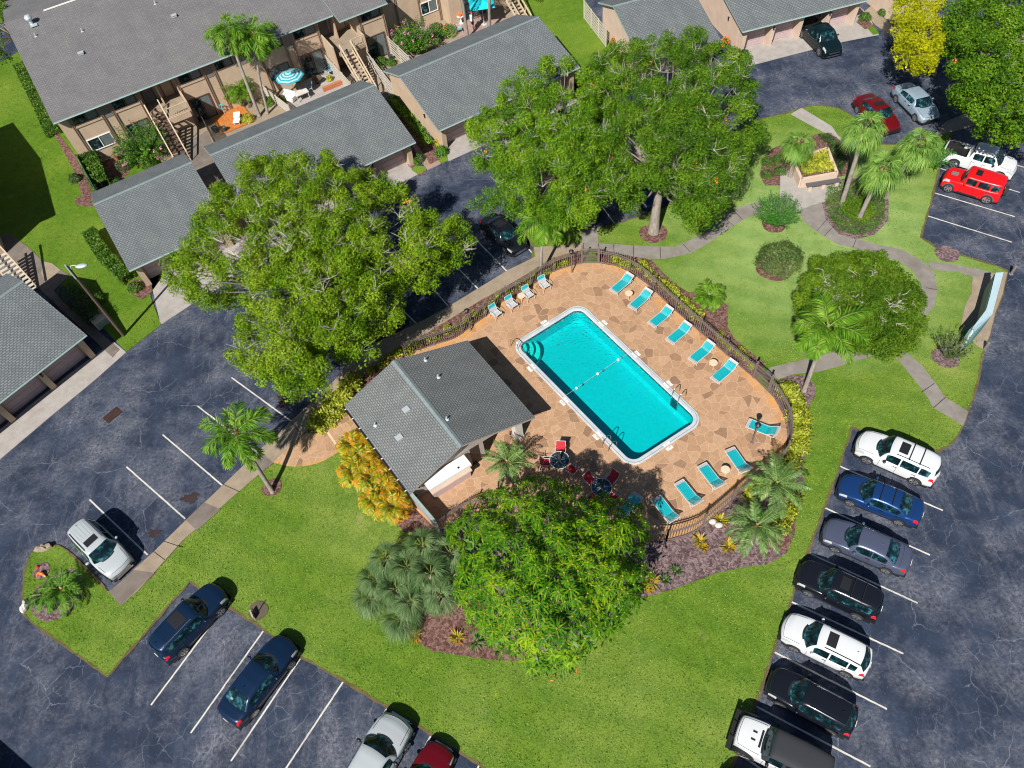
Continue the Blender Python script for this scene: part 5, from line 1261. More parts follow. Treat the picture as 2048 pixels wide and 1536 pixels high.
def gate(a, b, label, dx=1):
    A, B = P(*a), P(*b); root = thing('iron_gate', Vector((A.x, A.y, 0.08)), label, 'gate', 'gates of the pool fence', facing(A, B)); L = (B - A).length
    mb = MB(); 
    for x in (0.02, L - 0.02): mb.box((x, 0, 0.85), (0.09, 0.09, 1.7)); mb.box((x, 0, 1.71), (.12, .12, .03))
    mb.obj('gate_posts', M['iron'], root)
    mb = MB()
    for z in (0.12, 0.75, 1.45): mb.box((L / 2, 0, z), (L - 0.14, 0.05, 0.05))
    n = int(L / 0.085)
    for i in range(n): x = 0.1 + (L - 0.2) * i / (n - 1); mb.box((x, 0, 0.8), (0.025, 0.025, 1.38))
    mb.obj('gate_leaf', M['iron'], root)
    mb = MB(); mb.box((L - 0.16, -0.05, 0.95), (0.1, 0.06, 0.16)); mb.obj('latch', M['blk'], root)
gate((1164, 528), (1197, 528), 'iron gate at the top of the pool deck opening to the curved path')
gate((1506, 757), (1536, 784), 'iron gate at the right of the pool deck beside the tall leaning palm')

# ---- loungers
def make_lounger():
    root = thing('sun_lounger', (0, 0, 0), '', 'sun lounger', 'turquoise sun loungers')
    hz = 0.34; xb = 0.28; hx, hh = 0.88, 0.74
    mb = MB()
    for y in (-.33, .33):
        mb.tube([(-.98, y, hz - .03), (-.95, y, hz), (xb, y, hz), (.75, y, hz)], .022, 6); mb.tube([(xb, y, hz + .01), (hx, y, hh)], .022, 6)
    mb.tube([(-.98, -.33, hz - .03), (-.98, .33, hz - .03)], .022, 6); mb.tube([(hx, -.33, hh), (hx, .33, hh)], .022, 6); mb.tube([(.75, -.33, hz), (.75, .33, hz)], .02, 6)
    mb.obj('frame', M['white_m'], root)
    for x, s_ in ((-.78, -.06), (-.78, -.06), (.62, .10), (.62, .10)):
        pass
    for x, y in ((-.75, -.31), (-.75, .31), (.55, -.31), (.55, .31)):
        mb = MB(); mb.tube([(x, y, hz - .01), (x + (.1 if x > 0 else -.08), y * 1.05, 0.0)], .02, 6); mb.obj('leg', M['white_m'], root)
    for y in (-.3, .3): mb = MB(); mb.tube([(.66, y, hz + .25), (.74, y, hz + .02)], .014, 5); mb.obj('back_support', M['white_m'], root)
    def straps(name, x0, x1, z0, z1, n, mat):
        mb = MB()
        for i in range(n):
            a = (i + .06) / n; b = (i + .90) / n; p = (mixv(x0, x1, a), mixv(z0, z1, a)); q = (mixv(x0, x1, b), mixv(z0, z1, b))
            mb.add([(p[0], -.32, p[1]), (q[0], -.32, q[1]), (q[0], -.16, q[1] - .012), (p[0], -.16, p[1] - .012), (q[0], .16, q[1] - .012), (p[0], .16, p[1] - .012), (q[0], .32, q[1]), (p[0], .32, p[1])], [(0, 1, 2, 3), (3, 2, 4, 5), (5, 4, 6, 7)])
        mb.obj(name, mat, root)
    straps('straps', -.78, xb, hz + .015, hz + .015, 17, M['teal']); straps('foot_straps', -.96, -.79, hz + .015, hz + .015, 3, M['strapw'])
    t = .74; straps('back_straps', xb + .01, mixv(xb, hx, t), hz + .025, mixv(hz, hh, t) + .02, 8, M['teal']); straps('head_straps', mixv(xb, hx, t + .02), hx - .01, mixv(hz, hh, t + .02) + .02, hh + .01, 3, M['strapw'])
    return root
LG = make_lounger()
lst = [((1229, 581), (1259, 551), 'lounger at the top of the fence row, above the small round table'), ((1266, 614), (1297, 582), 'second lounger from the top in the fence row'),
       ((1305.5, 648), (1339, 616.5), 'third lounger from the top in the fence row'), ((1342, 681), (1375, 649), 'fourth lounger from the top in the fence row'),
       ((1387, 719.5), (1421, 687), 'fifth lounger in the fence row, just above a small round table'), ((1432, 758), (1466, 725), 'lowest lounger of the fence row, nearest the right gate'),
       ((1503, 849), (1551, 862), 'lone lounger crossed by a lamp post at the right end of the deck'), ((1462, 903), (1493, 940), 'lounger by the right fence, upper right of the small table'),
       ((1407, 935), (1440, 970.5), 'lounger by the bottom fence, left of the small round table'), ((1361, 969), (1395, 1005), 'sunlit lounger next to the half shaded one'),
       ((1317, 1003), (1347, 1036), 'lounger half in the shade of the umbrella tree'), ((1275, 993), (1240, 1030), 'lounger almost hidden under the umbrella tree leaves')]
for i, (ft, hd, lab) in enumerate(lst):
    o = LG if i == 0 else copy_tree(LG)
    a, b = P(*ft, DECK_Z + .3), P(*hd, DECK_Z + (.6)); c = (a + b) / 2; o.location = (c.x, c.y, DECK_Z + .001); o.rotation_euler = (0, 0, facing(a, b)); o['label'] = 'turquoise strap ' + lab
# ---- armchairs
def make_chair(name, cat, grp, fabric, back, frame, tall=False):
    root = thing(name, (0, 0, 0), '', cat, grp); w_ = .29
    mb = MB()
    for y in (-w_, w_):
        mb.tube([(-.42, y, 1.0 if tall else .88), (-.22, y, .40), (.28, y, .42)], .017, 6)
        mb.tube([(.34, y * 1.08, 0), (.28, y * 1.08, .42), (.22, y * 1.1, .60), (-.05, y * 1.12, .63), (-.30, y * 1.05, .60)], .016, 6); mb.tube([(-.38, y * 1.05, 0), (-.24, y, .40)], .016, 6)
    mb.tube([(-.42, -w_, 1.0 if tall else .88), (-.42, w_, 1.0 if tall else .88)], .017, 6); mb.tube([(.28, -w_, .42), (.28, w_, .42)], .016, 6)
    mb.obj('frame', M[frame], root)
    def sheet(nm, pts, mat):
        mb = MB(); k = len(pts); mb.add([(x, y, z) for x, z in pts for y in (-w_, w_)] + [(x, y, z - .012) for x, z in pts for y in (-w_, w_)], [(2 * i, 2 * i + 1, 2 * i + 3, 2 * i + 2) for i in range(k - 1)] + [(2 * k + 2 * i, 2 * k + 2 * i + 2, 2 * k + 2 * i + 3, 2 * k + 2 * i + 1) for i in range(k - 1)]); mb.obj(nm, mat, root)
    top = 1.0 if tall else .88
    sheet('seat', [(-.21, .405), (0, .40), (.16, .415), (.27, .425)], M[fabric] if not tall else M[back])
    sheet('backrest', [(-.22, .42), (mixv(-.22, -.42, .55), mixv(.4, top, .55) + .01)], M[back]); sheet('headrest', [(mixv(-.22, -.42, .56), mixv(.4, top, .56) + .01), (-.415, top)], M[fabric])
    return root
CH = make_chair('pool_armchair', 'armchair', 'striped armchairs along the upper fence', 'teal', 'strapw', 'white_m', True)
for i, (bk, fr_, lab) in enumerate((((1083, 553), (1094, 577), 'white and turquoise armchair nearest the top of the deck'), ((1051, 573), (1061, 596), 'white and turquoise armchair just right of the small table'),
                                   ((1018, 593), (1028, 616), 'white and turquoise armchair just left of the small table'), ((986, 611), (996, 632), 'white and turquoise armchair nearest the pool house'))):
    o = CH if i == 0 else copy_tree(CH); a, b = P(*bk, 1.0), P(*fr_, .5); g0 = P(*fr_, .5); 
    hdg = R(-62) + (0.05 * (i - 1)); c = (P(*bk, 1.05) + P(*fr_, .45)) / 2; o.location = (c.x, c.y, DECK_Z); o.rotation_euler = (0, 0, hdg); o['label'] = lab
M['redsling'] = flat('red_sling', (0.42, 0.02, 0.03), 0.7, var=0.1)
RC = make_chair('dining_chair', 'chair', 'red chairs round the glass tables', 'redsling', 'redsling', 'white_m', False)
def dining(center, chairs, tlabel, ulabel, lean=0):
    c = P(*center, DECK_Z + .72)
    t = thing('glass_table', Vector((c.x, c.y, DECK_Z)), tlabel, 'table', 'round glass tables by the pool')
    M.setdefault('tglass', m_glass('table_glass', (0.03, 0.06, 0.075)))
    mb = MB(); mb.lathe([(.57, .715), (.57, .73)], n=28); mb.obj('tabletop', M['tglass'], t)
    mb = MB(); mb.tube([(.6 * math.cos(a), .6 * math.sin(a), .72) for a in [2 * PI * i / 28 for i in range(29)]], .02, 6, cap=False)
    for a in range(5): mb.tube([(.08 * math.cos(a * 1.2566), .08 * math.sin(a * 1.2566), .741), (.58 * math.cos(a * 1.2566), .58 * math.sin(a * 1.2566), .741)], .012, 5)
    mb.obj('rim', M['white_m'], t)
    for a in range(4):
        q = a * PI / 2 + .5; mb = MB(); mb.tube([(.45 * math.cos(q), .45 * math.sin(q), .71), (.2 * math.cos(q), .2 * math.sin(q), .35), (.42 * math.cos(q), .42 * math.sin(q), 0)], .018, 6); mb.obj('leg', M['white_m'], t)
    u = thing('closed_parasol', Vector((c.x, c.y, DECK_Z)), ulabel, 'parasol', 'closed parasols')
    mb = MB(); mb.tube([(0, 0, 0.0), (0, 0, 1.7)], .022, 6); mb.lathe([(.25, 0), (.25, .06), (.03, .1)], n=14); mb.obj('pole', M['trim'], u)
    mb = MB(); mb.lathe([(.09, .85), (.11, 1.0), (.08, 1.3), (.03, 1.68), (.0, 1.7)], n=9); mb.obj('folded_canopy', M['black_cloth'], u)
    for (px, lab) in chairs:
        global RCN
        o = RC if RCN == 0 else copy_tree(RC); RCN += 1
        p = P(*px, DECK_Z + .5); o.location = (p.x, p.y, DECK_Z); o.rotation_euler = (0, 0, facing(p, c)); o['label'] = lab
M['black_cloth'] = flat('black_canvas', (0.03, 0.03, 0.032), 0.85)
RCN = 0
dining((1119, 920), [((1121, 900), 'red chair in the sun at the top of the left glass table'), ((1093, 924), 'red chair on the left side of the left glass table'), ((1144, 938), 'dark red chair at the lower right of the left glass table')],
       'round glass table with white frame nearer to the pool house', 'closed dark parasol standing in the left glass table')
dining((1203, 975), [((1182, 960), 'dark red chair at the upper left of the right glass table'), ((1223, 957), 'dark red chair at the upper right of the right glass table'), ((1186, 996), 'dark red chair at the lower left of the right glass table'), ((1224, 994), 'dark red chair at the lower right of the right glass table')],
       'round glass table with white frame touching the umbrella tree shade', 'closed dark parasol standing in the right glass table')
def side_table(px, lab, first=[None]):
    p = P(*px, DECK_Z + .45)
    if first[0] is None:
        t = thing('side_table', (0, 0, 0), '', 'side table', 'small round beige tables'); first[0] = t
        mb = MB(); mb.lathe([(.0, .42), (.25, .42), (.27, .44), (.27, .46), (.25, .47), (.0, .47)], n=20); mb.obj('tabletop', M['beige'], t)
        for a in range(3): q = a * 2.094 + .3; mb = MB(); mb.beam((.16 * math.cos(q), .16 * math.sin(q), .43), (.24 * math.cos(q), .24 * math.sin(q), 0), .05, .03); mb.obj('leg', M['beige'], t)
    else: t = copy_tree(first[0])
    t.location = (p.x, p.y, DECK_Z); t['label'] = lab
side_table((1258, 586), 'small round beige table beside the topmost fence lounger'); side_table((1427, 725), 'small round beige table between the two lowest fence loungers')
side_table((1451, 939), 'small round beige table between the two loungers near the right fence'); side_table((1043, 591), 'small round beige table between two striped armchairs')
# ---- lamp posts on the deck
def deck_lamp(px, lab, first=[None]):
    p = P(*px)
    if first[0] is None:
        t = thing('deck_lamp', (0, 0, 0), '', 'lamp post', 'brown lamp posts on the pool deck'); first[0] = t
        mb = MB(); mb.tube([(0, 0, 0), (0, 0, 1.85)], .045, 8); mb.lathe([(.1, 0), (.1, .04), (.05, .1)], n=10); mb.obj('post', M['iron'], t)
        mb = MB(); mb.lathe([(.06, 1.85), (.13, 1.9), (.17, 2.1), (.19, 2.12), (.06, 2.22), (.03, 2.28), (0, 2.3)], n=8); mb.obj('lantern', M['blk'], t)
    else: t = copy_tree(first[0])
    t.location = (p.x, p.y, DECK_Z); t['label'] = lab
deck_lamp((1503, 888), 'brown lamp post leaning over the lone lounger at the right of the deck'); deck_lamp((1144, 546), 'brown lamp post near the top gate of the pool deck'); deck_lamp((942, 662), 'brown lamp post by the fence just above the pool house roof')
# ---- pool ladders and handrail
def ladder(pa, pb, lab):
    a, b = P(*pa, .12), P(*pb, .12); t = (b - a).normalized(); nn = Vector((-t.y, t.x, 0)); pcv = Vector((pc.x, pc.y, 0)); mid = (a + b) / 2
    if nn.dot(mid - pcv) < 0: nn = -nn
    q = PC_in_edge(mid); q0 = q - Vector((0, 0, 0))
    root = thing('pool_ladder', Vector((q.x, q.y, DECK_Z)), lab, 'pool ladder', 'steel pool ladders', math.atan2(nn.y, nn.x))
    for s_, nm in ((-.27, 'handrail'), (.27, 'handrail')):
        mb = MB(); mb.tube(smooth_path([(-.08, s_, -.95), (-.08, s_, -.2), (-.04, s_, .45), (.16, s_, .72), (.42, s_, .70), (.58, s_, .4), (.62, s_, 0.0)], 4), .024, 7); mb.obj(nm, M['steel'], root, True)
    mb = MB()
    for z in (-.25, -.45, -.65, -.85): mb.box((-.08, 0, z), (.10, .5, .035))
    mb.obj('treads', M['tile_dk'], root)
def PC_in_edge(m_):
    cs = inset(PC, 0.36); best = None
    for i in range(4):
        a, b = cs[i], cs[(i + 1) % 4]; t = (b - a).normalized(); q = a + t * (Vector((m_.x, m_.y, 0)) - a).dot(t); d = (q - Vector((m_.x, m_.y, 0))).length
        if best is None or d < best[0]: best = (d, q)
    return best[1]
ladder((1339, 795), (1353, 807), 'steel pool ladder on the sunny long side near the right corner'); ladder((1206, 886), (1222, 902), 'steel pool ladder on the shaded long side near the glass tables')
hp = P(1022, 694); hr = thing('pool_handrail', Vector((hp.x, hp.y, DECK_Z)), 'curved steel handrail beside the corner steps of the pool', 'handrail', rz=math.atan2(*(P(1060, 715) - P(1022, 694)).yx))
mb = MB(); mb.tube(smooth_path([(0, .0, 0), (.05, 0, .7), (.45, 0, .82), (.9, 0, .6), (1.3, 0, .05), (1.5, 0, -.35)], 5), .025, 7); mb.obj('rail', M['steel'], hr, True); mb = MB(); mb.tube([(0.6, 0, .78), (.6, 0, .0)], .022, 6); mb.obj('upright', M['steel'], hr)
# ---- lane rope
ra, rb = PC_in_edge(P(1253, 709)), PC_in_edge(P(1127, 795)); rr_ = thing('lane_rope', Vector((ra.x, ra.y, 0.03)), 'rope with three white floats stretched across the pool', 'float rope')
mb = MB(); mb.tube([Vector((0, 0, .03)), Vector((rb.x - ra.x, rb.y - ra.y, .03))], .009, 6); mb.obj('rope', M['galv'], rr_)
for t in (.15, .49, .83): mb = MB(); q = (rb - ra) * t; mb.ell((q.x, q.y, .06), (.09, .09, .08)); mb.obj('float', M['white'], rr_, True)
# ---- street lamp
sp = P(248, 672); sl = thing('street_lamp', sp, 'tall dark wooden street lamp pole standing in the left lawn by the road', 'street lamp')
mb = MB(); mb.tube([(0, 0, 0), (0, 0, 7.3)], [.13, .09], 10); mb.obj('pole', M['bark_pole'] if 'bark_pole' in M else M['trim'], sl)
mb = MB(); mb.tube([(0.0, -.1, 6.2), (0, -.1, 7.5)], .05, 6); mb.tube(smooth_path([(0, 0, 6.9), (.25, .02, 7.25), (.62, -.05, 7.28)], 4), .035, 6); mb.obj('arm', M['galv'], sl)
mb = MB(); mb.ell((.95, -.1, 7.22), (.42, .2, .12), 14, 8); mb.obj('lamp_head', M['galv'], sl, True)
# ---- mail kiosk
kp = [P(2007, 545, 2.2), P(1994, 592, 2.2), P(1984, 630, 2.2), P(1949, 664, 2.2)]; kin = [P(1991, 546, 2.05), P(1980, 592, 2.05), P(1972, 620, 2.05), P(1944, 657, 2.05)]
ko = Vector((kp[0].x, kp[0].y, .08)); kk = thing('mail_kiosk', ko, 'long pale blue roofed mail kiosk bent at one end by the road edge', 'mail kiosk')
M['kroof'] = flat('pale_blue_metal', (0.45, 0.60, 0.66), 0.4, var=0.05); M['kdoor'] = flat('mailbox_doors', (0.10, 0.22, 0.23), 0.5, var=0.1)
for (a, b, c, d) in zip(kp, kp[1:], kin, kin[1:]):
    mb = MB(); v = [Vector((p.x - ko.x, p.y - ko.y, z)) for p, z in ((a, 2.15), (b, 2.15), (d, 2.0), (c, 2.0))]; mb.add(v + [q - Vector((0, 0, .07)) for q in v], [(0, 1, 2, 3), (7, 6, 5, 4), (0, 4, 5, 1), (1, 5, 6, 2), (2, 6, 7, 3), (3, 7, 4, 0)])
    mb.obj('roof_panel', M['kroof'], kk)
    m1, m2 = (a + c) / 2, (b + d) / 2; mb = MB(); mb.beam((m1.x - ko.x, m1.y - ko.y, 1.1), (m2.x - ko.x, m2.y - ko.y, 1.1), .42, 1.5); mb.obj('mailbox_cabinet', M['kdoor'], kk)
    mb = MB()
    for p in (m1, m2): mb.box((p.x - ko.x, p.y - ko.y, 1.0), (.1, .1, 2.0))
    mb.obj('post', M['white'], kk)
for i, (px, lab) in enumerate((((2022, 548), 'short white post at the upper end of the mail kiosk'), ((1968, 700), 'short white post at the lower end of the mail kiosk'))):
    p = P(*px); t = thing('bollard', p, lab, 'bollard', 'posts by the mail kiosk'); mb = MB(); mb.tube([(0, 0, 0), (0, 0, .75)], .09, 10); mb.lathe([(.09, .75), (.0, .80)], n=10); mb.obj('post', M['panel_g'], t); mb = MB(); mb.lathe([(.14, 0), (.14, .03)], n=10); mb.obj('base', M['conc'], t)
# ---- planter with bench
pl = [P(1603, 358, .85), P(1674, 345, .85), P(1655, 296, .85), P(1586, 318, .85)]; po = (pl[0] + pl[2]) / 2; po.z = .08
pt = thing('raised_planter', po, 'tan stucco planter box filled with yellow green shrubs', 'planter')
for a, b in ((0, 1), (1, 2), (2, 3), (3, 0)):
    A, B = pl[a] - po, pl[b] - po; A.z = B.z = .4; mb = MB(); mb.beam(A, B, .22, .8); mb.obj('planter_wall', M['stucco_p'], pt)
mb = MB(); mb.add([Vector(((p - po).x, (p - po).y, .70)) for p in pl], [(0, 1, 2, 3)]); mb.obj('soil', M['mulch'], pt)
ba, bb = P(1613, 372, .45), P(1680, 361, .45); bo = (ba + bb) / 2; bo.z = .08; bn = thing('park_bench', bo, 'grey slatted bench standing in front of the tan planter', 'bench', rz=facing(ba, bb)); bl = (bb - ba).length
mb = MB()
for y in (-.18, -.06, .06, .18): mb.box((0, y, .43), (bl, .105, .04))
mb.obj('seat', M['bench_grey'] if 'bench_grey' in M else M['clad'], bn)
for x in (-bl / 2 + .25, 0, bl / 2 - .25): mb = MB(); mb.box((x, 0, .2), (.25, .36, .4)); mb.obj('leg', M['stucco_p'], bn)
# ---- sign posts / small garden things
t = thing('lawn_sign', P(512, 1232), 'low wooden lawn sign with thin black post at the corner of the stalls', 'sign'); mb = MB(); mb.box((-.1, 0, .25), (.08, .5, .45), rz=R(25)); mb.obj('board', M['wood'], t); mb = MB(); mb.tube([(.1, .1, 0), (.1, .1, .9)], .03, 6); mb.obj('post', M['blk'], t)
for px, nm, lab, col, r_ in (((88, 1098), 'garden_rock', 'tan garden rock at the top of the small palm island', 'conc_tan', (.55, .3, .25)), ((53, 1213), 'garden_rock', 'pale curved rock at the left edge of the small palm island', 'stone', (.22, .42, .25)), ((76, 1136), 'garden_rock', 'small pink rock in the mulch of the palm island', 'redsling', (.14, .14, .12))):
    t = thing(nm, P(*px), lab, 'rock', 'garden rocks'); mb = MB(); mb.ell((0, 0, r_[2] * .5), r_, 9, 6); me_o = mb.obj('stone', M[col], t)
    for v in me_o.data.vertices: v.co *= 1 + .18 * math.sin(v.co.x * 17 + v.co.y * 11) 
M['orange'] = flat('orange_glaze', (0.75, 0.16, 0.02), 0.4)
t = thing('garden_ornament', P(85, 1152), 'small orange glazed ornament in the mulch beside the island palm', 'ornament'); mb = MB(); mb.tube(smooth_path([(-.3, 0, .1), (-.1, .1, .25), (.15, 0, .22), (.3, -.15, .12)], 4), [.05] * 4 + [.09] * 5 + [.05] * 4, 7); mb.obj('figure', M['orange'], t)
t = thing('utility_box', P(207, 648), 'pale green utility box standing in shade behind the street lamp', 'utility box', rz=R(40)); mb = MB(); mb.box((0, 0, .35), (1.1, .7, .7)); mb.box((0, 0, .72), (1.16, .76, .05)); mb.obj('cabinet', M['beige'], t); mb = MB(); mb.box((0, -.36, .35), (.9, .02, .5)); mb.obj('door', M['gutter'], t)

# ================================================================== patios of the flats
cA, sA = math.cos(R(ANG)), math.sin(R(ANG))
def ML(u, v, z=0.0): return Vector((OM.x + u * cA - v * sA, OM.y + u * sA + v * cA, z))
def slat_fence(u0, v0, u1, v1, lab, h=1.8, mat='wood_l', n=6):
    a, b = ML(u0, v0), ML(u1, v1); t = thing('slat_fence', a, lab, 'fence', 'slatted patio fences', facing(a, b)); L = (b - a).length
    mb = MB()
    for i in range(n): mb.box((L / 2, 0, .2 + (h - .3) * i / (n - 1)), (L, .04, .13))
    mb.obj('slats', M[mat], t)
    for i in range(max(2, int(L / 1.8) + 1)): mb = MB(); mb.box((L * i / max(1, int(L / 1.8)), .0, h / 2 + .02), (.1, .1, h + .04)); mb.obj('post', M[mat], t)
M['fence_pale'] = flat('pale_painted_slats', (0.48, 0.44, 0.38), 0.75, var=0.08); M['fence_green'] = flat('dark_green_fence', (0.07, 0.12, 0.11), 0.7, var=0.1)
slat_fence(27.75, -1.2, 27.2, -8.2, 'pale slatted fence running beside the outside stairs down to the brick path', mat='fence_pale')
slat_fence(30.45, -.9, 30.5, -5.2, 'pale slatted fence between the crape myrtle patio and the sliding door', mat='fence_pale')
slat_fence(24.3, .4, 24.35, -5.2, 'pale slatted fence left of the outside stairs by the blue chairs', 1.6, mat='fence_pale')
slat_fence(.05, .5, .35, -5.4, 'dark green board fence at the left end of the flats', 1.7, 'fence_green', 9)
slat_fence(11.2, -.2, 11.0, -4.4, 'dark slatted fence along the shaded stair passage', 1.6, 'trim')
slat_fence(17.6, .4, 18.4, -4.2, 'thin pale railing fence between the orange deck and the striped parasol patio', 1.2, 'fence_pale', 5)
a = P(826, 1002); b = P(880, 1066); t = thing('low_wall', Vector((a.x, a.y, 0)), 'narrow pale wall running from the pool house corner to the iron fence', 'wall', None, facing(a, b)); L = (b - a).length
mb = MB(); mb.box((L / 2, 0, .7), (L, .12, 1.4)); mb.obj('wall_panel', M['stucco_g'], t); mb = MB(); mb.box((L / 2, 0, 1.43), (L + .06, .18, .05)); mb.obj('coping', M['gutter'], t)
a = P(-6, 486, 2.6); b = P(62, 561, 1.0); t = thing('outdoor_stairs', Vector((b.x, b.y, 0)), 'outside stairs with pale handrail at the left edge above the lilac door garage', 'stairs', None, facing(b, a)); L = Vector((b.x - a.x, b.y - a.y)).length
mb = MB(); mb.beam((0, 0, .95), (L, 0, 2.6), .1, .14); mb.beam((0, 0, .1), (L, 0, 1.7), .06, .22); mb.obj('handrail', M['wood_l'], t)
mb = MB()
for i in range(11): mb.box((L * (i + .5) / 11, .62, .15 + 1.6 * i / 11), (.28, 1.15, .05))
mb.obj('treads', M['fence_pale'], t); mb = MB(); mb.beam((0, 1.24, .95), (L, 1.24, 2.6), .1, .14); mb.obj('handrail', M['wood_l'], t)
a = P(1168, 2, 1.8); b = P(1212, 58, 1.8); t = thing('slat_fence', Vector((a.x, a.y, 0)), 'pale slatted fence at the left of the pink walled garage', 'fence', 'slatted patio fences', facing(a, b)); L = (b - a).length
mb = MB()
for i in range(7): mb.box((L / 2, 0, .15 + .27 * i), (L, .04, .14))
mb.obj('slats', M['fence_pale'], t)
for i in range(4): mb = MB(); mb.box((L * i / 3, 0, .95), (.1, .1, 1.9)); mb.obj('post', M['fence_pale'], t)
# striped octagonal parasol
def parasol(u, v, z, r_, n, lab, striped, rz=0.0):
    t = thing('parasol', ML(u, v), lab, 'parasol', rz=rz)
    mb = MB(); mb.tube([(0, 0, 0), (0, 0, z + .42)], .025, 6); mb.lathe([(.28, 0), (.28, .06), (.03, .1)], n=12); mb.obj('pole', M['white_m'], t)
    rings = 9; mb = MB(); k = n
    V = []
    for i in range(rings + 1):
        f = i / rings; V += [(r_ * f * math.cos(2 * PI * j / k), r_ * f * math.sin(2 * PI * j / k), z + .42 * (1 - f) ** .8 if f < 1 else z) for j in range(k)]
    mb.v = V; 
    for i in range(rings):
        for j in range(k): mb.f.append((i * k + j, (i + 1) * k + j, (i + 1) * k + (j + 1) % k, i * k + (j + 1) % k)); mb.m.append((i % 2) if striped else 0)
    mb.obj('canopy', [M['canopy_teal'], M['canopy_white']], t)
    mb = MB()
    for j in range(k): a = 2 * PI * j / k; mb.tube([(0, 0, z + .38), (r_ * .97 * math.cos(a), r_ * .97 * math.sin(a), z - .02)], .01, 4)
    mb.obj('ribs', M['white_m'], t)
M['canopy_teal'] = flat('teal_canvas', (0.0, 0.30, 0.38), 0.8); M['canopy_white'] = flat('white_canvas', (0.40, 0.52, 0.56), 0.8)
M['canopy_turq'] = flat('turquoise_canvas', (0.0, 0.52, 0.62), 0.8)
parasol(19.94, -1.5, 2.15, 1.4, 8, 'teal and white striped octagonal parasol on the patio', True)
M['canopy_teal'] = M['canopy_turq']
parasol(40.3, -2.3, 2.2, 1.75, 4, 'plain turquoise square parasol beside the top edge stairs', False, R(ANG + 20))
# patio chairs (blue loungers), fire bowl, table, white sofa, boxes
M['bluec'] = flat('pale_blue_sling', (0.12, 0.36, 0.45), 0.7)
BC = make_chair('patio_chair', 'chair', 'blue patio chairs', 'bluec', 'bluec', 'white_m', True); CHN = 0
for (u, v, rz_, lab) in ((23.2, .9, -100, 'pale blue sling chair in front of the sliding door'), (24.0, -.2, -160, 'pale blue sling chair against the slatted stair fence'), (21.3, -1.6, 170, 'pale blue chair tucked under the striped parasol')):
    o = BC if CHN == 0 else copy_tree(BC); CHN += 1; o.location = ML(u, v, .06); o.rotation_euler = (0, 0, R(ANG + rz_)); o['label'] = lab
o = copy_tree(BC); o.location = ML(37.6, -1.9, .06); o.rotation_euler = (0, 0, R(ANG - 20)); o['label'] = 'turquoise chair on the brick patio near the standing person'; 
t = thing('fire_bowl', ML(22.5, -.8, .06), 'dark round fire bowl on the pale patio near the blue chairs', 'fire bowl'); mb = MB(); mb.lathe([(.18, 0), (.22, .3), (.45, .42), (.5, .5), (.42, .46), (.05, .40)], n=18); mb.obj('bowl', M['trim'], t)
t = thing('patio_table', ML(20.3, -2.3, .06), 'pale rectangular patio table below the striped parasol', 'table', rz=R(ANG)); mb = MB(); mb.box((0, 0, .7), (1.3, .9, .05)); mb.obj('tabletop', M['stone'], t)
for x in (-.55, .55):
    for y in (-.35, .35): mb = MB(); mb.box((x, y, .34), (.06, .06, .68)); mb.obj('leg', M['white_m'], t)
t = thing('patio_sofa', ML(19.2, -1.6, .06), 'white patio sofa among red leaved plants left of the parasol', 'sofa', rz=R(ANG - 60)); mb = MB(); mb.box((0, 0, .25), (1.4, .7, .3)); mb.obj('seat', M['white'], t); mb = MB(); mb.box((0, .3, .55), (1.4, .16, .5)); mb.obj('backrest', M['white'], t)
for x in (-.68, .68): mb = MB(); mb.box((x, -.02, .45), (.14, .6, .2)); mb.obj('armrest', M['white'], t)
t = thing('plant_trough', ML(23.4, -2.5, .06), 'long terracotta trough of low plants beside the garage roof', 'planter', rz=R(ANG)); mb = MB(); mb.box((0, 0, .2), (2.1, .3, .4)); mb.obj('trough', M['terra'], t)
# orange deck, white tub, bistro things
ddk = MB()
for i in range(22): ddk.box((i * .15, 0, .05), (.138, 3.6, .05))
t = thing('wooden_deck', ML(12.0, -.9, .06), 'orange stained wooden deck below the sliding door', 'deck', rz=R(ANG)); ddk.obj('boards', M['deckwood'], t); mb = MB(); mb.box((1.57, -1.7, .012), (3.3, .1, .03)); mb.obj('joist', M['trim'], t)
t = thing('white_lounge_chair', ML(14.0, -1.7, .11), 'white folded lounge chair on the orange deck', 'lounge chair', rz=R(ANG + 60)); mb = MB(); mb.box((-.3, 0, .3), (.8, .6, .08)); mb.obj('seat', M['white'], t); mb = MB(); mb.box((.3, 0, .5), (.6, .6, .06), M4=Matrix.Rotation(R(-18), 4, 'Y')); mb.obj('backrest', M['white'], t)
for x in (-.6, .1):
    for y in (-.25, .25): mb = MB(); mb.box((x, y, .13), (.05, .05, .26)); mb.obj('leg', M['white_m'], t)
t = thing('garden_hose_stand', ML(13.3, .3, .11), 'turquoise garden hose stand on the orange deck', 'hose stand'); mb = MB(); mb.tube([(0, 0, 0), (0, 0, .9)], .04, 6); mb.obj('post', M['galv'], t); mb = MB(); mb.tube([(.22 * math.cos(a), .05, .7 + .22 * math.sin(a)) for a in lin(0, 5.5, 14)], .045, 6); mb.obj('hose', M['teal'], t)
for u, v, r_, lab in ((11.7, -1.9, .28, 'dark patio pot at the left corner of the orange deck'), (12.4, -2.4, .24, 'black bag like pot beside the garage roof on the orange deck'), (2.9, -.1, .26, 'terracotta pot below the white framed window'), (29.9, -1.9, .22, 'dark blue pot by the sliding door of the right stair flat'), (28.6, -1.8, .2, 'small dark pot beside the slatted stair fence')):
    t = thing('plant_pot', ML(u, v, .06), lab, 'plant pot', 'patio pots'); mb = MB(); mb.lathe([(r_ * .6, 0), (r_, .45), (r_ * 1.08, .5), (r_ * .85, .48), (r_ * .8, .4)], n=14); mb.obj('pot', M['terra'] if 'terracotta' in lab else M['tile_dk'], t)
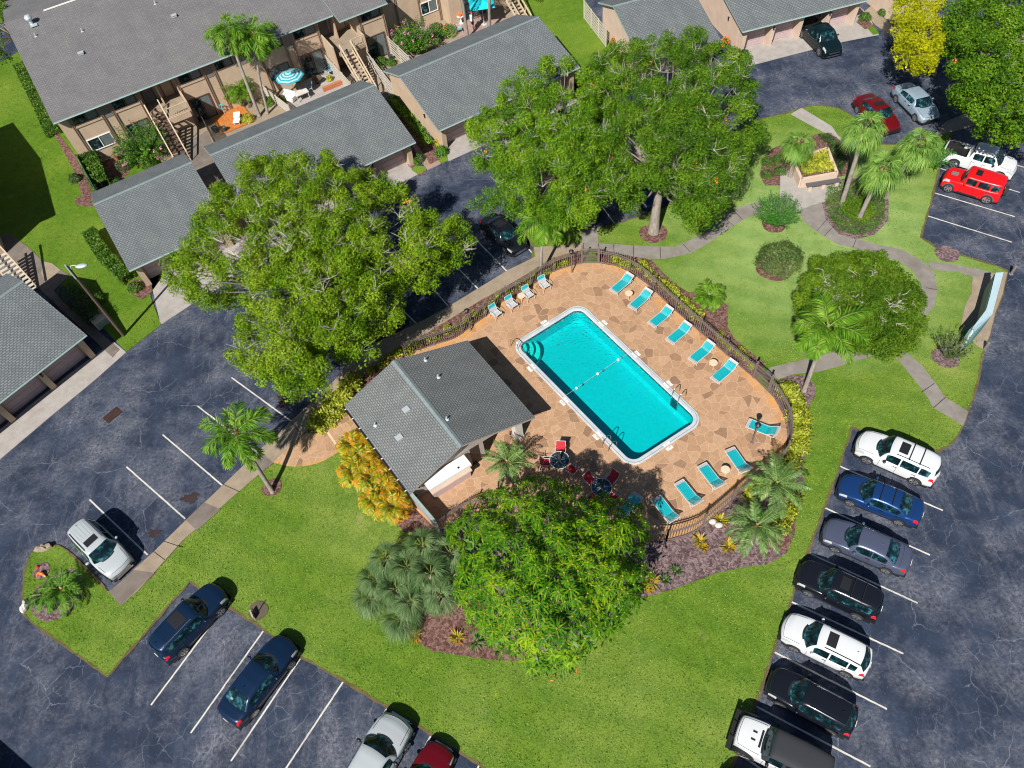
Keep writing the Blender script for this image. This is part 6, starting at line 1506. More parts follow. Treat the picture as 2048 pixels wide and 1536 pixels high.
t = thing('planter_bowl', ML(38.6, -.6, .06), 'white pedestal bowl of orange flowers beside the brick patio', 'planter'); mb = MB(); mb.lathe([(.2, 0), (.1, .1), (.1, .5), (.36, .7), (.38, .78), (.3, .74)], n=16); mb.obj('bowl', M['white'], t)
mb = MB(); rg = random.Random(5)
for i in range(60): a = rg.uniform(0, 6.28); q = rg.uniform(0, .3); mb.ell((q * math.cos(a), q * math.sin(a), .85 + rg.uniform(-.05, .15)), (.05, .05, .04), 5, 4)
mb.obj('flowers', M['orange'], t)

# ---- person on the brick patio: one skinned body, hair, shirt, shorts
def person(loc, rz, label):
    root = thing('person', loc, label, 'person', rz=rz)
    J = {'pel': ((0, 0, .92), .125), 'waist': ((0, 0, 1.08), .12), 'chest': ((.02, 0, 1.30), .145), 'neck': ((.04, 0, 1.50), .055), 'head0': ((.06, 0, 1.58), .075), 'head1': ((.08, 0, 1.68), .09), 'top': ((.07, 0, 1.755), .05)}
    E_ = [('pel', 'waist'), ('waist', 'chest'), ('chest', 'neck'), ('neck', 'head0'), ('head0', 'head1'), ('head1', 'top')]
    for s_, a in ((1, 'l'), (-1, 'r')):
        f = .10 * s_
        J.update({'hip' + a: ((0, .10 * s_, .86), .095), 'knee' + a: ((.03 + f * .6, .11 * s_, .48), .06), 'cal' + a: ((f * .2, .115 * s_, .33), .055), 'ank' + a: ((-.02 + f * .6, .12 * s_, .08), .038), 'toe' + a: ((.14 + f * .6, .13 * s_, .035), .035),
                  'sh' + a: ((.02, .19 * s_, 1.40), .065), 'elb' + a: ((.10, .25 * s_, 1.14), .045), 'wr' + a: ((.33, .17 * s_, 1.10), .028), 'palm' + a: ((.40, .155 * s_, 1.10), .032)})
        E_ += [('pel', 'hip' + a), ('hip' + a, 'knee' + a), ('knee' + a, 'cal' + a), ('cal' + a, 'ank' + a), ('ank' + a, 'toe' + a), ('chest', 'sh' + a), ('sh' + a, 'elb' + a), ('elb' + a, 'wr' + a), ('wr' + a, 'palm' + a)]
        for q, (dy, l) in enumerate(((-.025, .065), (-.008, .075), (.009, .072), (.025, .058))):
            J[f'f{q}{a}'] = ((.44, (.155 + dy * .8) * s_, 1.09), .009); J[f'g{q}{a}'] = ((.44 + l, (.155 + dy) * s_, 1.075), .008); E_ += [('palm' + a, f'f{q}{a}'), (f'f{q}{a}', f'g{q}{a}')]
        J['th' + a] = ((.42, (.155 - .05) * s_, 1.11), .010); J['tk' + a] = ((.455, (.155 - .065) * s_, 1.105), .009); E_ += [('palm' + a, 'th' + a), ('th' + a, 'tk' + a)]
    names = list(J); me = D.meshes.new('body'); me.from_pydata([J[n][0] for n in names], [(names.index(a), names.index(b)) for a, b in E_], []); ob = link('body', me, M['skin'], root)
    ob.modifiers.new('s', 'SKIN'); 
    for v, n in zip(me.skin_vertices[0].data, names): v.radius = (J[n][1],) * 2; v.use_root = n == 'pel'
    sm = ob.modifiers.new('ss', 'SUBSURF'); sm.levels = 1; sm.render_levels = 1
    bpy.context.view_layer.update(); dg = bpy.context.evaluated_depsgraph_get(); m2 = D.meshes.new_from_object(ob.evaluated_get(dg)); ob.modifiers.clear(); ob.data = m2
    for p in m2.polygons: p.use_smooth = True
    M['shirt'] = flat('white_tshirt', (0.62, 0.64, 0.72), 0.85); M['shorts'] = flat('black_shorts', (0.03, 0.03, 0.035), 0.85); M['cap'] = flat('red_cap', (0.5, 0.03, 0.04), 0.7)
    mb = MB()
    def ring(z, rx, ry, cx=0, n=16): return [(cx + rx * math.cos(2 * PI * j / n), ry * math.sin(2 * PI * j / n), z) for j in range(n)]
    def stack(rs, mb): n = 16; mb.add([v for r_ in rs for v in r_], [(i * n + j, i * n + (j + 1) % n, (i + 1) * n + (j + 1) % n, (i + 1) * n + j) for i in range(len(rs) - 1) for j in range(n)])
    stack([ring(.93, .175, .21), ring(1.08, .165, .19), ring(1.3, .18, .22, .02), ring(1.42, .13, .21, .02), ring(1.49, .075, .09, .03)], mb)
    for s_ in (1, -1): mb.tube([(.02, .17 * s_, 1.42), (.06, .235 * s_, 1.26), (.085, .25 * s_, 1.19)], [.085, .075, .075], 10)
    mb.obj('tshirt', M['shirt'], root, True)
    mb = MB(); stack([ring(.80, .17, .20), ring(.97, .165, .19)], mb)
    for s_ in (1, -1): mb.tube([(0, .10 * s_, .88), (.03 + .04 * s_, .11 * s_, .56)], [.12, .10], 10)
    mb.obj('shorts', M['shorts'], root, True)
    mb = MB(); mb.ell((.065, 0, 1.725), (.115, .105, .075), 12, 8); mb.box((.19, 0, 1.71), (.12, .15, .015)); mb.obj('cap', M['cap'], root, True)
    mb = MB()
    for s_ in (1, -1): mb.ell((.165, .033 * s_, 1.675), (.012, .014, .01), 6, 4)
    mb.ell((.178, 0, 1.645), (.018, .013, .022), 6, 4); mb.ell((.165, 0, 1.607), (.01, .028, .007), 6, 4)
    mb.obj('face', M['skin'], root, True)
person(ML(38.9, -2.5, .10), R(ANG + 10), 'person in a white t-shirt, black shorts and red cap standing on the brick patio')
# ================================================================== plants
LEAF = {
 'oak_y': m_leaf('oak_leaf_yellowish', [(0.035, 0.10, 0.003), (0.10, 0.205, 0.005), (0.18, 0.285, 0.010), (0.29, 0.37, 0.035)], 0.5, .12, .6, .10),
 'oak_g': m_leaf('oak_leaf_green', [(0.025, 0.085, 0.004), (0.070, 0.175, 0.006), (0.14, 0.265, 0.010), (0.24, 0.36, 0.020)], 0.5, .12, .6, .10),
 'oak_d': m_leaf('oak_leaf_dark', [(0.020, 0.066, 0.004), (0.050, 0.13, 0.006), (0.095, 0.195, 0.010), (0.18, 0.29, 0.018)], 0.5, .12, .6, .10),
 'yellow': m_leaf('yellowing_leaf', [(0.16, 0.20, 0.004), (0.36, 0.38, 0.006), (0.52, 0.50, 0.010)], 0.6, .25, .7, .1),
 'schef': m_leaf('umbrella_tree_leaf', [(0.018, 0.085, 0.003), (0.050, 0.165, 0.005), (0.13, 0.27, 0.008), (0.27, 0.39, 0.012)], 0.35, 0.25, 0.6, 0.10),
 'queen': m_leaf('feather_palm_leaf', [(0.03, 0.12, 0.005), (0.085, 0.22, 0.010), (0.17, 0.32, 0.025), (0.30, 0.42, 0.07)], 0.8, .3, .55, .15),
 'date': m_leaf('date_palm_leaf', [(0.035, 0.11, 0.018), (0.09, 0.20, 0.040), (0.16, 0.28, 0.075), (0.27, 0.36, 0.12)], 0.9),
 'sabal': m_leaf('fan_palm_leaf', [(0.04, 0.12, 0.012), (0.10, 0.22, 0.03), (0.19, 0.32, 0.06), (0.32, 0.43, 0.12)], 0.9, .2, .6, .15),
 'silver': m_leaf('silver_fan_leaf', [(0.03, 0.075, 0.02), (0.065, 0.125, 0.038), (0.12, 0.19, 0.07), (0.21, 0.28, 0.13)], 0.9, .2, .6, .2),
 'areca': m_leaf('golden_palm_leaf', [(0.10, 0.20, 0.004), (0.28, 0.36, 0.006), (0.48, 0.34, 0.008), (0.60, 0.24, 0.008), (0.50, 0.13, 0.006)], 0.9),
 'crape': m_leaf('crape_myrtle_leaf', [(0.020, 0.080, 0.006), (0.05, 0.16, 0.012), (0.10, 0.24, 0.02), (0.20, 0.34, 0.035)], 0.7, .2, .6, .15),
 'bright': m_leaf('bright_shoot_leaf', [(0.02, 0.13, 0.008), (0.05, 0.22, 0.012), (0.10, 0.32, 0.02)], 0.7),
 'ball': m_leaf('clipped_shrub_leaf', [(0.022, 0.055, 0.008), (0.05, 0.10, 0.016), (0.10, 0.16, 0.035), (0.17, 0.22, 0.07)], 0.6),
 'ficus': m_leaf('ficus_leaf', [(0.030, 0.080, 0.004), (0.070, 0.150, 0.007), (0.125, 0.22, 0.012), (0.19, 0.28, 0.02)], 0.4, .25, .6, .15),
 'croton': m_leaf('croton_leaf', [(0.07, 0.13, 0.008), (0.22, 0.28, 0.015), (0.42, 0.42, 0.035), (0.58, 0.50, 0.07)], 0.9),
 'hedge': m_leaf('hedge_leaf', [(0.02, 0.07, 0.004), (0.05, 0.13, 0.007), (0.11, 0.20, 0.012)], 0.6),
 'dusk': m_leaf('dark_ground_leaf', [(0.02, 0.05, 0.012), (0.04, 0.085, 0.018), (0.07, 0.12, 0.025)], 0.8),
 'brom': m_leaf('bromeliad_leaf', [(0.20, 0.22, 0.01), (0.45, 0.36, 0.015), (0.55, 0.22, 0.01)], 2.0),
 'flower': flat('orange_petals', (0.75, 0.16, 0.03), 0.6), 'pink': flat('pink_petals', (0.62, 0.22, 0.38), 0.6),
}
M['bark'] = m_bark('grey_bark', (0.15, 0.125, 0.10), (0.30, 0.265, 0.23)); M['twig'] = flat('pale_twigs', (0.42, 0.39, 0.34), 0.8, var=0.2)
M['palmbark'] = m_bark('palm_bark', (0.20, 0.17, 0.145), (0.38, 0.34, 0.30), 5.0); M['boots'] = flat('palm_boots', (0.40, 0.19, 0.10), 0.8, var=0.3, vscale=8)
g0 = RNG
def unitv(a): return a / np.maximum(1e-9, np.linalg.norm(a, axis=-1, keepdims=True))
def rand_dirs(n, up=0.0, r=g0):
    v = r.normal(size=(n, 3)); v[:, 2] += up; return unitv(v)
def leaves(Pt, Nr, L, Wd, lift=0.35, r=g0, droop=0.0):
    n = len(Pt); d = r.normal(size=(n, 3)); d -= (d * Nr).sum(1, keepdims=True) * Nr; d = unitv(unitv(d) + Nr * (lift + r.normal(size=(n, 1)) * 0.25)); d[:, 2] -= droop; d = unitv(d)
    s = unitv(np.cross(d, Nr)); L = L * (0.7 + 0.6 * r.random((n, 1))); W2 = Wd * (0.7 + 0.6 * r.random((n, 1))) / 2
    s = unitv(s + Nr * r.normal(size=(n, 1)) * 0.4)
    V = np.stack([Pt, Pt + d * L * .45 + s * W2, Pt + d * L, Pt + d * L * .45 - s * W2], 1).reshape(-1, 3)
    return V, np.arange(n * 4).reshape(-1, 4)
def join(parts):
    Vs = []; Fs = []; k = 0
    for V, F in parts: Vs.append(V); Fs.append(F + k); k += len(V)
    return np.concatenate(Vs), np.concatenate(Fs)
def in_poly(px, py, poly):
    c = False; n = len(poly); j = n - 1
    for i in range(n):
        xi, yi = poly[i]; xj, yj = poly[j]
        if (yi > py) != (yj > py) and px < (xj - xi) * (py - yi) / (yj - yi) + xi: c = not c
        j = i
    return c
def edge_dist(px, py, poly):
    best = 1e9; n = len(poly)
    for i in range(n):
        x0, y0 = poly[i]; x1, y1 = poly[(i + 1) % n]; dx, dy = x1 - x0, y1 - y0; t = max(0, min(1, ((px - x0) * dx + (py - y0) * dy) / (dx * dx + dy * dy))); best = min(best, math.hypot(px - x0 - t * dx, py - y0 - t * dy))
    return best
def crown_points(poly, zl, zh, spacing, rg, inner=0):
    "clump centres filling a surveyed crown outline as a dome"
    xs = [p[0] for p in poly]; ys = [p[1] for p in poly]; pts = []; tries = 0; mx = 0
    for _ in range(400):
        x, y = rg.uniform(min(xs), max(xs)), rg.uniform(min(ys), max(ys))
        if in_poly(x, y, poly): mx = max(mx, edge_dist(x, y, poly))
    while tries < 9000:
        tries += 1; x, y = rg.uniform(min(xs), max(xs)), rg.uniform(min(ys), max(ys))
        if not in_poly(x, y, poly): continue
        e = edge_dist(x, y, poly)
        if e < spacing * 0.32: continue
        if all((x - a) ** 2 + (y - b) ** 2 > spacing ** 2 for a, b, _ in pts): pts.append((x, y, e))
    out = []
    for x, y, e in pts:
        t = min(1, e / (mx * .85)); z = zl + (zh - zl) * math.sqrt(max(0, 1 - (1 - t) ** 2)) + rg.uniform(-.5, .4); z += (zh - zl) * .10 * math.sin(x * .055) * math.sin(y * .062 + 1); out.append((P(x, y, z), t))
    return out
def broad_tree(name, poly, zl, zh, base, label, mat, sp=34, leaf=0.17, dens=1.0, bare=0.25, orange=0, group='oak trees over the parking stalls', seed=1, trunk_r=.3, cat='tree', fork=None, clr=1.0, hole=.1):
    rg = random.Random(seed); nr = np.random.default_rng(seed)
    cl_ = crown_points(poly, zl, zh, sp, rg)
    cen = sum((c for c, _ in cl_), Vector()) / len(cl_)
    if base is None: base = Vector((cen.x, cen.y, 0))
    root = thing(name, base, label, cat, group); b = np.array(base)
    parts = []; oparts = []
    for c, t in cl_:
        rad = clr * rg.uniform(.72, 1.2)
        # each clump: several puffs of leaves
        cc = np.array(c) - b
        npuf = int(11 * dens)
        pd = rand_dirs(npuf, 0.5, nr); pcx = cc + pd * rad * nr.uniform(.45, 1.0, (npuf, 1)) * [1, 1, .75]
        if hole and t > .35 and rg.random() < hole: continue
        for q in range(npuf):
            if rg.random() < .12: continue
            pr = rg.uniform(.28, .62) * clr ** .5; nl = int(120 * dens * (pr / .4) ** 2 * (.15 / leaf) ** 1.3); d = rand_dirs(nl, .28, nr)
            parts.append(leaves(pcx[q] + d * pr * nr.uniform(.6, 1.05, (nl, 1)), d, leaf, leaf * .55, .3, nr))
        nl = int(80 * dens); d = rand_dirs(nl, .2, nr); parts.append(leaves(cc + d * rad * [.7, .7, .4] - [0, 0, .45 * clr], d, leaf * 1.5, leaf * 1.0, .15, nr))
        if orange and rg.random() < orange:
            d = rand_dirs(6, .8, nr); oparts.append(leaves(cc + rand_dirs(1, .8, nr)[0] * rad * .9 + d * .18, d, leaf, leaf * .7, .3, nr))
    V, F = join(parts); npmesh('crown', V, F, LEAF[mat], root)
    if oparts: V, F = join(oparts); npmesh('red_leaves', V, F, LEAF['flower'], root)
    # trunk, limbs and pale twigs reaching through the crown
    mb = MB(); th = (zl + 0.2); top = Vector(((cen - Vector(base)).x * .25, (cen - Vector(base)).y * .25, th))
    mb.tube([(0, 0, -.05), (0, 0, .12), (top.x * .2, top.y * .2, th * .4), top], [trunk_r * 1.5, trunk_r * 1.1, trunk_r * .9, trunk_r * .7], 10); mb.obj('trunk', M['bark'], root, True)
    mb = MB(); order = sorted(range(len(cl_)), key=lambda i: rg.random())
    for i in order:
        c = cl_[i][0] - Vector(base); mid = top.lerp(c, .5) + Vector((rg.uniform(-.5, .5), rg.uniform(-.5, .5), rg.uniform(-.2, .5)))
        mb.tube([top, top.lerp(mid, .5) + Vector((0, 0, .1)), mid, c + Vector((0, 0, -.1))], [trunk_r * .42, trunk_r * .3, trunk_r * .17, .03], 5, cap=False)
    for i in order:
        if rg.random() > bare: continue
        c = cl_[i][0] - Vector(base) + Vector((rg.uniform(-.3, .3), rg.uniform(-.3, .3), .35))
        for q in range(rg.randint(4, 8)):
            d = Vector((rg.gauss(0, 1), rg.gauss(0, 1), rg.uniform(.1, 1.1))).normalized(); m_ = c + d * rg.uniform(.4, .7); e = m_ + (d + Vector((rg.gauss(0, .5), rg.gauss(0, .5), .1))).normalized() * rg.uniform(.3, .6)
            mb.tube([c, m_, e], [.018, .011, .005], 4, 1, cap=False); mb.tube([m_, m_ + Vector((rg.gauss(0, .25), rg.gauss(0, .25), rg.uniform(0, .25)))], [.009, .004], 4, 1, cap=False)
    mb.obj('limbs', [M['bark'], M['twig']], root)
    return root
broad_tree('oak_tree', [(440, 372), (480, 325), (545, 310), (640, 300), (700, 330), (735, 350), (790, 360), (832, 380), (852, 420), (930, 450), (948, 480), (935, 512), (885, 560), (850, 582), (803, 585), (795, 650), (745, 680), (735, 720), (690, 705), (650, 712), (665, 760), (640, 788), (560, 792), (500, 750), (468, 712), (490, 690), (470, 640), (478, 605), (400, 622), (350, 592), (345, 520), (380, 470), (375, 430), (420, 402)], 3.2, 7.6, None,
           'wide yellowish green oak left of the pool house, covering the long garage corner', 'oak_y', 30, .13, 1.0, .7, .03, seed=3)
broad_tree('oak_tree', [(930, 335), (940, 250), (990, 210), (1000, 170), (1050, 130), (1110, 125), (1160, 118), (1215, 150), (1245, 200), (1235, 260), (1245, 330), (1215, 385), (1190, 432), (1150, 462), (1090, 440), (1060, 420), (1000, 412), (958, 425), (945, 390), (1000, 372), (960, 352)], 3.2, 7.0, P(1120, 430),
           'left one of the two merged middle oaks, above the tall thin palm', 'oak_g', 28, .13, 1.0, .6, .05, seed=5)
broad_tree('oak_tree', [(1165, 130), (1240, 90), (1310, 75), (1370, 60), (1425, 70), (1440, 100), (1500, 130), (1505, 190), (1525, 230), (1520, 272), (1480, 312), (1480, 350), (1455, 392), (1430, 440), (1395, 462), (1362, 442), (1345, 380), (1295, 372), (1245, 436), (1228, 400), (1190, 410), (1200, 360), (1185, 300), (1180, 200)], 3.4, 7.6, P(1307, 465),
           'right one of the two merged middle oaks, its forked trunk rising from a mulch ring', 'oak_d', 28, .13, 1.0, .5, .14, seed=8, trunk_r=.38)
broad_tree('oak_tree', [(1905, -10), (2080, -30), (2100, 285), (2010, 275), (1965, 258), (1925, 225), (1900, 180), (1890, 150), (1905, 110), (1895, 50)], 3.0, 7.5, P(1985, 250),
           'dark green oak filling the upper right corner above the white pickup', 'oak_d', 27, .18, 1.0, .12, .05, seed=11)
broad_tree('yellowing_tree', [(1795, 0), (1840, -10), (1880, 10), (1890, 70), (1868, 130), (1838, 152), (1800, 120), (1790, 60)], 2.8, 5.2, P(1868, 150), 'bright yellow green tree beside the upper right oak', 'yellow', 21, .15, .85, .15, 0, None, seed=13, trunk_r=.14, clr=.85, hole=.05)
broad_tree('background_tree', [(-60, -60), (90, -40), (70, 0), (22, 30), (10, 60), (38, 118), (10, 145), (-60, 150)], 3.0, 6.5, None, 'dark trees edge behind the far left corner of the flats', 'oak_d', 32, .17, .9, .1, 0, None, seed=17, trunk_r=.2)
# ---- ficus with bare patches
root = broad_tree('round_ficus', [(1600, 560), (1640, 525), (1700, 510), (1760, 512), (1800, 540), (1830, 580), (1845, 620), (1840, 660), (1815, 700), (1780, 712), (1700, 700), (1640, 690), (1610, 660), (1598, 610)], 1.4, 3.3, P(1728, 690), 'large rounded ficus with grey bare branches showing through its top', 'ficus', 16, .13, 1.1, .0, 0, None, seed=21, trunk_r=.2, clr=.62, hole=0)
mb = MB(); rg = random.Random(4)
for cx, cy, n_ in ((1655, 562, 34), (1682, 588, 34), (1700, 605, 22), (1792, 612, 20), (1735, 552, 8), (1768, 640, 12)):
    for q in range(n_):
        c = P(cx + rg.gauss(0, 16), cy + rg.gauss(0, 12), 3.55 + rg.uniform(-.15, .15)) - root.location; pts = [c]
        for k in range(4): pts.append(pts[-1] + Vector((rg.gauss(0, .14), rg.gauss(0, .14), rg.gauss(0.03, .05))))
        mb.tube(pts, [.018, .017, .015, .012, .008], 5, cap=False)
mb.obj('bare_branches', M['twig'], root)
# ---- generic shrub body
def shrub_mesh(rx, ry, rz, n, leaf, mat, seed, flowers=None, bumpy=.12):
    nr = np.random.default_rng(seed); d = rand_dirs(n, .35, nr); d[:, 2] = np.abs(d[:, 2]) * 1.0 - .15
    bump = 1 + bumpy * np.sin(d[:, :1] * 7 + seed) * np.sin(d[:, 1:2] * 6 + 1) + nr.normal(size=(n, 1)) * .06
    Pt = d * [rx, ry, rz] * bump * nr.uniform(.82, 1.0, (n, 1)); Pt[:, 2] += rz * .25; Pt[:, 2] = np.maximum(Pt[:, 2], .03)
    return leaves(Pt, unitv(d + [0, 0, .3]), leaf, leaf * .6, .45, nr)
def shrub(name, px, rx, ry, rz, n, leaf, mat, label, cat='shrub', group=None, z=.08, seed=1, extra=None, loc=None):
    p = loc if loc is not None else P(*px, z); t = thing(name, Vector((p.x, p.y, z)), label, cat, group)
    V, F = shrub_mesh(rx, ry, rz, n, leaf, mat, seed); nl0 = len(F)
    if extra:
        nr = np.random.default_rng(seed + 50); d = rand_dirs(extra[1], .8, nr); d[:, 2] = np.abs(d[:, 2]); V, F = join([(V, F), leaves(d * [rx, ry, rz] * 1.02 + [0, 0, rz * .25], d, .13, .11, .3, nr)])
    npmesh('foliage', V, F, [LEAF[mat], LEAF['flower']], t, mi=[0] * nl0 + [1] * (len(F) - nl0))
    mb = MB()
    for q in range(5): a = q * 1.26 + seed; mb.tube([(0, 0, -.02), (.25 * rx * math.cos(a), .25 * ry * math.sin(a), rz * .5), (.6 * rx * math.cos(a), .6 * ry * math.sin(a), rz * .9)], [.03, .02, .012], 5)
    mb.obj('stems', M['bark'], t)
    return t
cb_ = P(1562, 512, .9); shrub('clipped_shrub', (0, 0), 1.62, 1.55, 1.45, 5200, .12, 'ball', 'dark green rounded shrub over a mulch crescent in the middle of the lawn', seed=2, loc=cb_)
SH = 'small shrubs along the pool fence'
protos = []
def croton(px, s_, lab, kind=0, mat='croton', grp=SH, z=.09):
    while len(protos) <= kind:
        k = len(protos); protos.append((shrub_mesh(.48, .42, .42, 330, .15, mat, 30 + k, bumpy=.25), shrub_mesh(.5, .45, .38, 260, .13, mat, 40 + k)))
    p = P(*px, z); t = thing('croton_shrub', Vector((p.x, p.y, z)), lab, 'shrub', grp, rz=px[0] * .37); t.scale = (s_, s_, s_)
    key = f'_cm{kind}_{mat}'
    if key not in M:
        V, F = protos[kind][0]; o = npmesh('foliage', V, F, LEAF[mat], t); M[key] = o.data
    else: o = D.objects.new('foliage', M[key]); C.objects.link(o); o.parent = t
rg = random.Random(9)
def along(px, n, jit=4):
    pts = [Vector((a, b, 0)) for a, b in px]; ln = [(b - a).length for a, b in zip(pts, pts[1:])]; T = sum(ln); out = []
    for i in range(n):
        d = T * (i + .5) / n
        for a, b, l in zip(pts, pts[1:], ln):
            if d <= l: q = a + (b - a) * d / l; break
            d -= l
        out.append((q.x + rg.uniform(-jit, jit), q.y + rg.uniform(-jit, jit)))
    return out
ordn = ['first', 'second', 'third', 'fourth', 'fifth', 'sixth', 'seventh', 'eighth', 'ninth', 'tenth', 'eleventh', 'twelfth', 'thirteenth', 'fourteenth', 'fifteenth', 'sixteenth', 'seventeenth', 'eighteenth', 'nineteenth', 'twentieth', 'twenty-first', 'twenty-second', 'twenty-third', 'twenty-fourth']
def row(px, n, s0, s1, where, mat='croton', jit=4):
    for i, q in enumerate(along(px, n, jit)): croton(q, rg.uniform(s0, s1), f'{ordn[i]} yellow green shrub {where}', i % 2, mat)
row([(1222, 518), (1280, 535), (1330, 572), (1375, 612), (1400, 635)], 12, .75, 1.1, 'from the top gate in the row behind the lounger fence')
row([(1430, 668), (1470, 702), (1510, 735)], 6, .55, .9, 'below the small palm in the row behind the lounger fence')
row([(1562, 772), (1585, 800), (1595, 840), (1598, 880), (1588, 915), (1572, 940)], 14, 1.0, 1.35, 'down the dense bed right of the deck', jit=5)
row([(1583, 770), (1605, 812), (1608, 860), (1602, 905)], 8, .7, 1.0, 'on the outer side of the dense bed right of the deck', jit=4)
row([(735, 745), (800, 708), (860, 682), (930, 645), (985, 605), (1040, 575), (1090, 545), (1140, 520)], 22, .55, .85, 'from the pool house in the shaded row along the pavement')
row([(628, 848), (655, 818), (688, 795), (712, 765)], 8, 1.15, 1.6, 'from the entry paving in the bed left of the pool house', jit=7)
row([(640, 862), (672, 832), (700, 808)], 4, .8, 1.1, 'hard against the pool house in the left bed')
# planter filling, low clipped beds
def filled(px, z, h, n, leaf, mat, name, label, kind='shrub', seed=1):
    xs = [p[0] for p in px]; ys = [p[1] for p in px]; nr = np.random.default_rng(seed); pts = []
    while len(pts) < n:
        x, y = nr.uniform(min(xs), max(xs)), nr.uniform(min(ys), max(ys))
        if in_poly(x, y, px): q = P(x, y, z); pts.append((q.x, q.y, z + h * (.45 + .35 * math.sin(q.x * 4.1 + q.y) * math.sin(q.y * 3.7)) * nr.uniform(.6, 1.1)))
    Pt = np.array(pts); c = Pt.mean(0); c[2] = z; t = thing(name, Vector(c), label, kind)
    d = unitv(nr.normal(size=(n, 3)) * .55 + [0, 0, 1]); V, F = leaves(Pt - c, d, leaf, leaf * .6, .4, nr); npmesh('foliage', V, F, LEAF[mat], t)
    mb = MB(); 
    for i in range(0, min(n, 400), 16): p = Pt[i] - c; mb.tube([(p[0], p[1], -.05), tuple(p)], .012, 4)
    mb.obj('stems', M['bark'], t); return t
filled([(1607, 352), (1668, 342), (1652, 303), (1592, 322)], .75, .45, 2600, .16, 'croton', 'planter_shrubs', 'yellow green shrubs filling the tan planter box', seed=3)
filled([(1655, 375), (1680, 365), (1712, 362), (1750, 372), (1770, 400), (1768, 440), (1745, 464), (1712, 472), (1680, 462), (1657, 435), (1650, 405)], .07, .12, 9000, .11, 'hedge', 'ground_cover_ring', 'dark green clipped ground cover ring under the two fan palms', 'ground cover', seed=4)
filled([(1684, 408), (1700, 395), (1730, 395), (1750, 412), (1748, 432), (1725, 447), (1700, 440), (1685, 425)], .15, .22, 2600, .12, 'ficus', 'ground_cover', 'lighter leafy ground cover around the feet of the two fan palms', 'ground cover', seed=5)
filled([(1655, 270), (1680, 290), (1690, 330), (1680, 350), (1668, 320), (1655, 290), (1635, 272)], .1, .4, 2600, .12, 'dusk', 'ground_cover', 'dark low shrubs right of the tan planter', 'ground cover', seed=6)
for i, (px, r_, lab) in enumerate((((1535, 327), .55, 'round green cushion shrub at the left rim of the planter bed'), ((1560, 345), .5, 'green cushion shrub beside the planter palm trunk'), ((1533, 352), .48, 'round grey green cushion shrub lowest in the planter bed'), ((1556, 322), .5, 'green cushion shrub just above the planter palm trunk'))):
    shrub('cushion_shrub', px, r_, r_, .5, 700, .09, 'hedge', lab, group='cushion shrubs in the planter bed', seed=60 + i)
# hedges by the flats and garages
def hedge(px, w_, h, mat, label, n, leaf=.11, seed=1, z=.07):
    pts = [P(*q, 0) for q in px]; L = [(b - a).length for a, b in zip(pts, pts[1:])]; T = sum(L); nr = np.random.default_rng(seed); o = pts[0]
    Pt = np.zeros((n, 3)); Nr = np.zeros((n, 3))
    for i in range(n):
        d = nr.random() * T
        for a, b, l in zip(pts, pts[1:], L):
            if d <= l: break
            d -= l
        t = (b - a) / l; s_ = Vector((-t.y, t.x, 0)); q = a + t * d; u = nr.uniform(-1, 1); f = nr.random()
        if f < .6: p = q + s_ * u * w_ / 2; zz = h * (.92 + .1 * math.sin(d * 5)) ; nn = Vector((0, 0, 1))
        else: sg = 1 if u > 0 else -1; p = q + s_ * sg * w_ / 2; zz = nr.uniform(.1, h); nn = s_ * sg
        Pt[i] = (p.x - o.x, p.y - o.y, zz + nr.normal() * .04); Nr[i] = unitv(np.array(nn) + nr.normal(size=3) * .5)
    t_ = thing('hedge', Vector((o.x, o.y, z)), label, 'hedge', 'clipped hedges'); V, F = leaves(Pt, Nr, leaf * 1.5, leaf * 1.1, .35, nr); npmesh('foliage', V, F, LEAF[mat], t_)
    mb = MB()
    for i in range(6): q = pts[0].lerp(pts[-1], (i + .5) / 6) - o; mb.tube([(q.x, q.y, 0), (q.x, q.y, h * .85)], .03, 5)
    mb.obj('stems', M['bark'], t_)
hedge([(188, 475), (215, 520), (262, 565)], .95, .8, 'hedge', 'long green hedge against the left wall of the shortest garage', 6500, seed=2)
hedge([(188, 328), (212, 385)], 1.35, 1.3, 'hedge', 'thick green hedge inside the dark green fence', 5000, seed=3)
hedge([(45, 135), (85, 215), (112, 275)], 1.2, .5, 'hedge', 'low loose hedge along the left side of the flats', 6000, seed=4)
hedge([(785, 205), (820, 245), (862, 300)], .7, .7, 'crape', 'dark hedge along the brick path between the two long garages', 1800, seed=5)
hedge([(140, 590), (180, 625), (205, 650)], 1.3, .9, 'dusk', 'dark hedge in the garage shade beside the street lamp', 1800, seed=6)
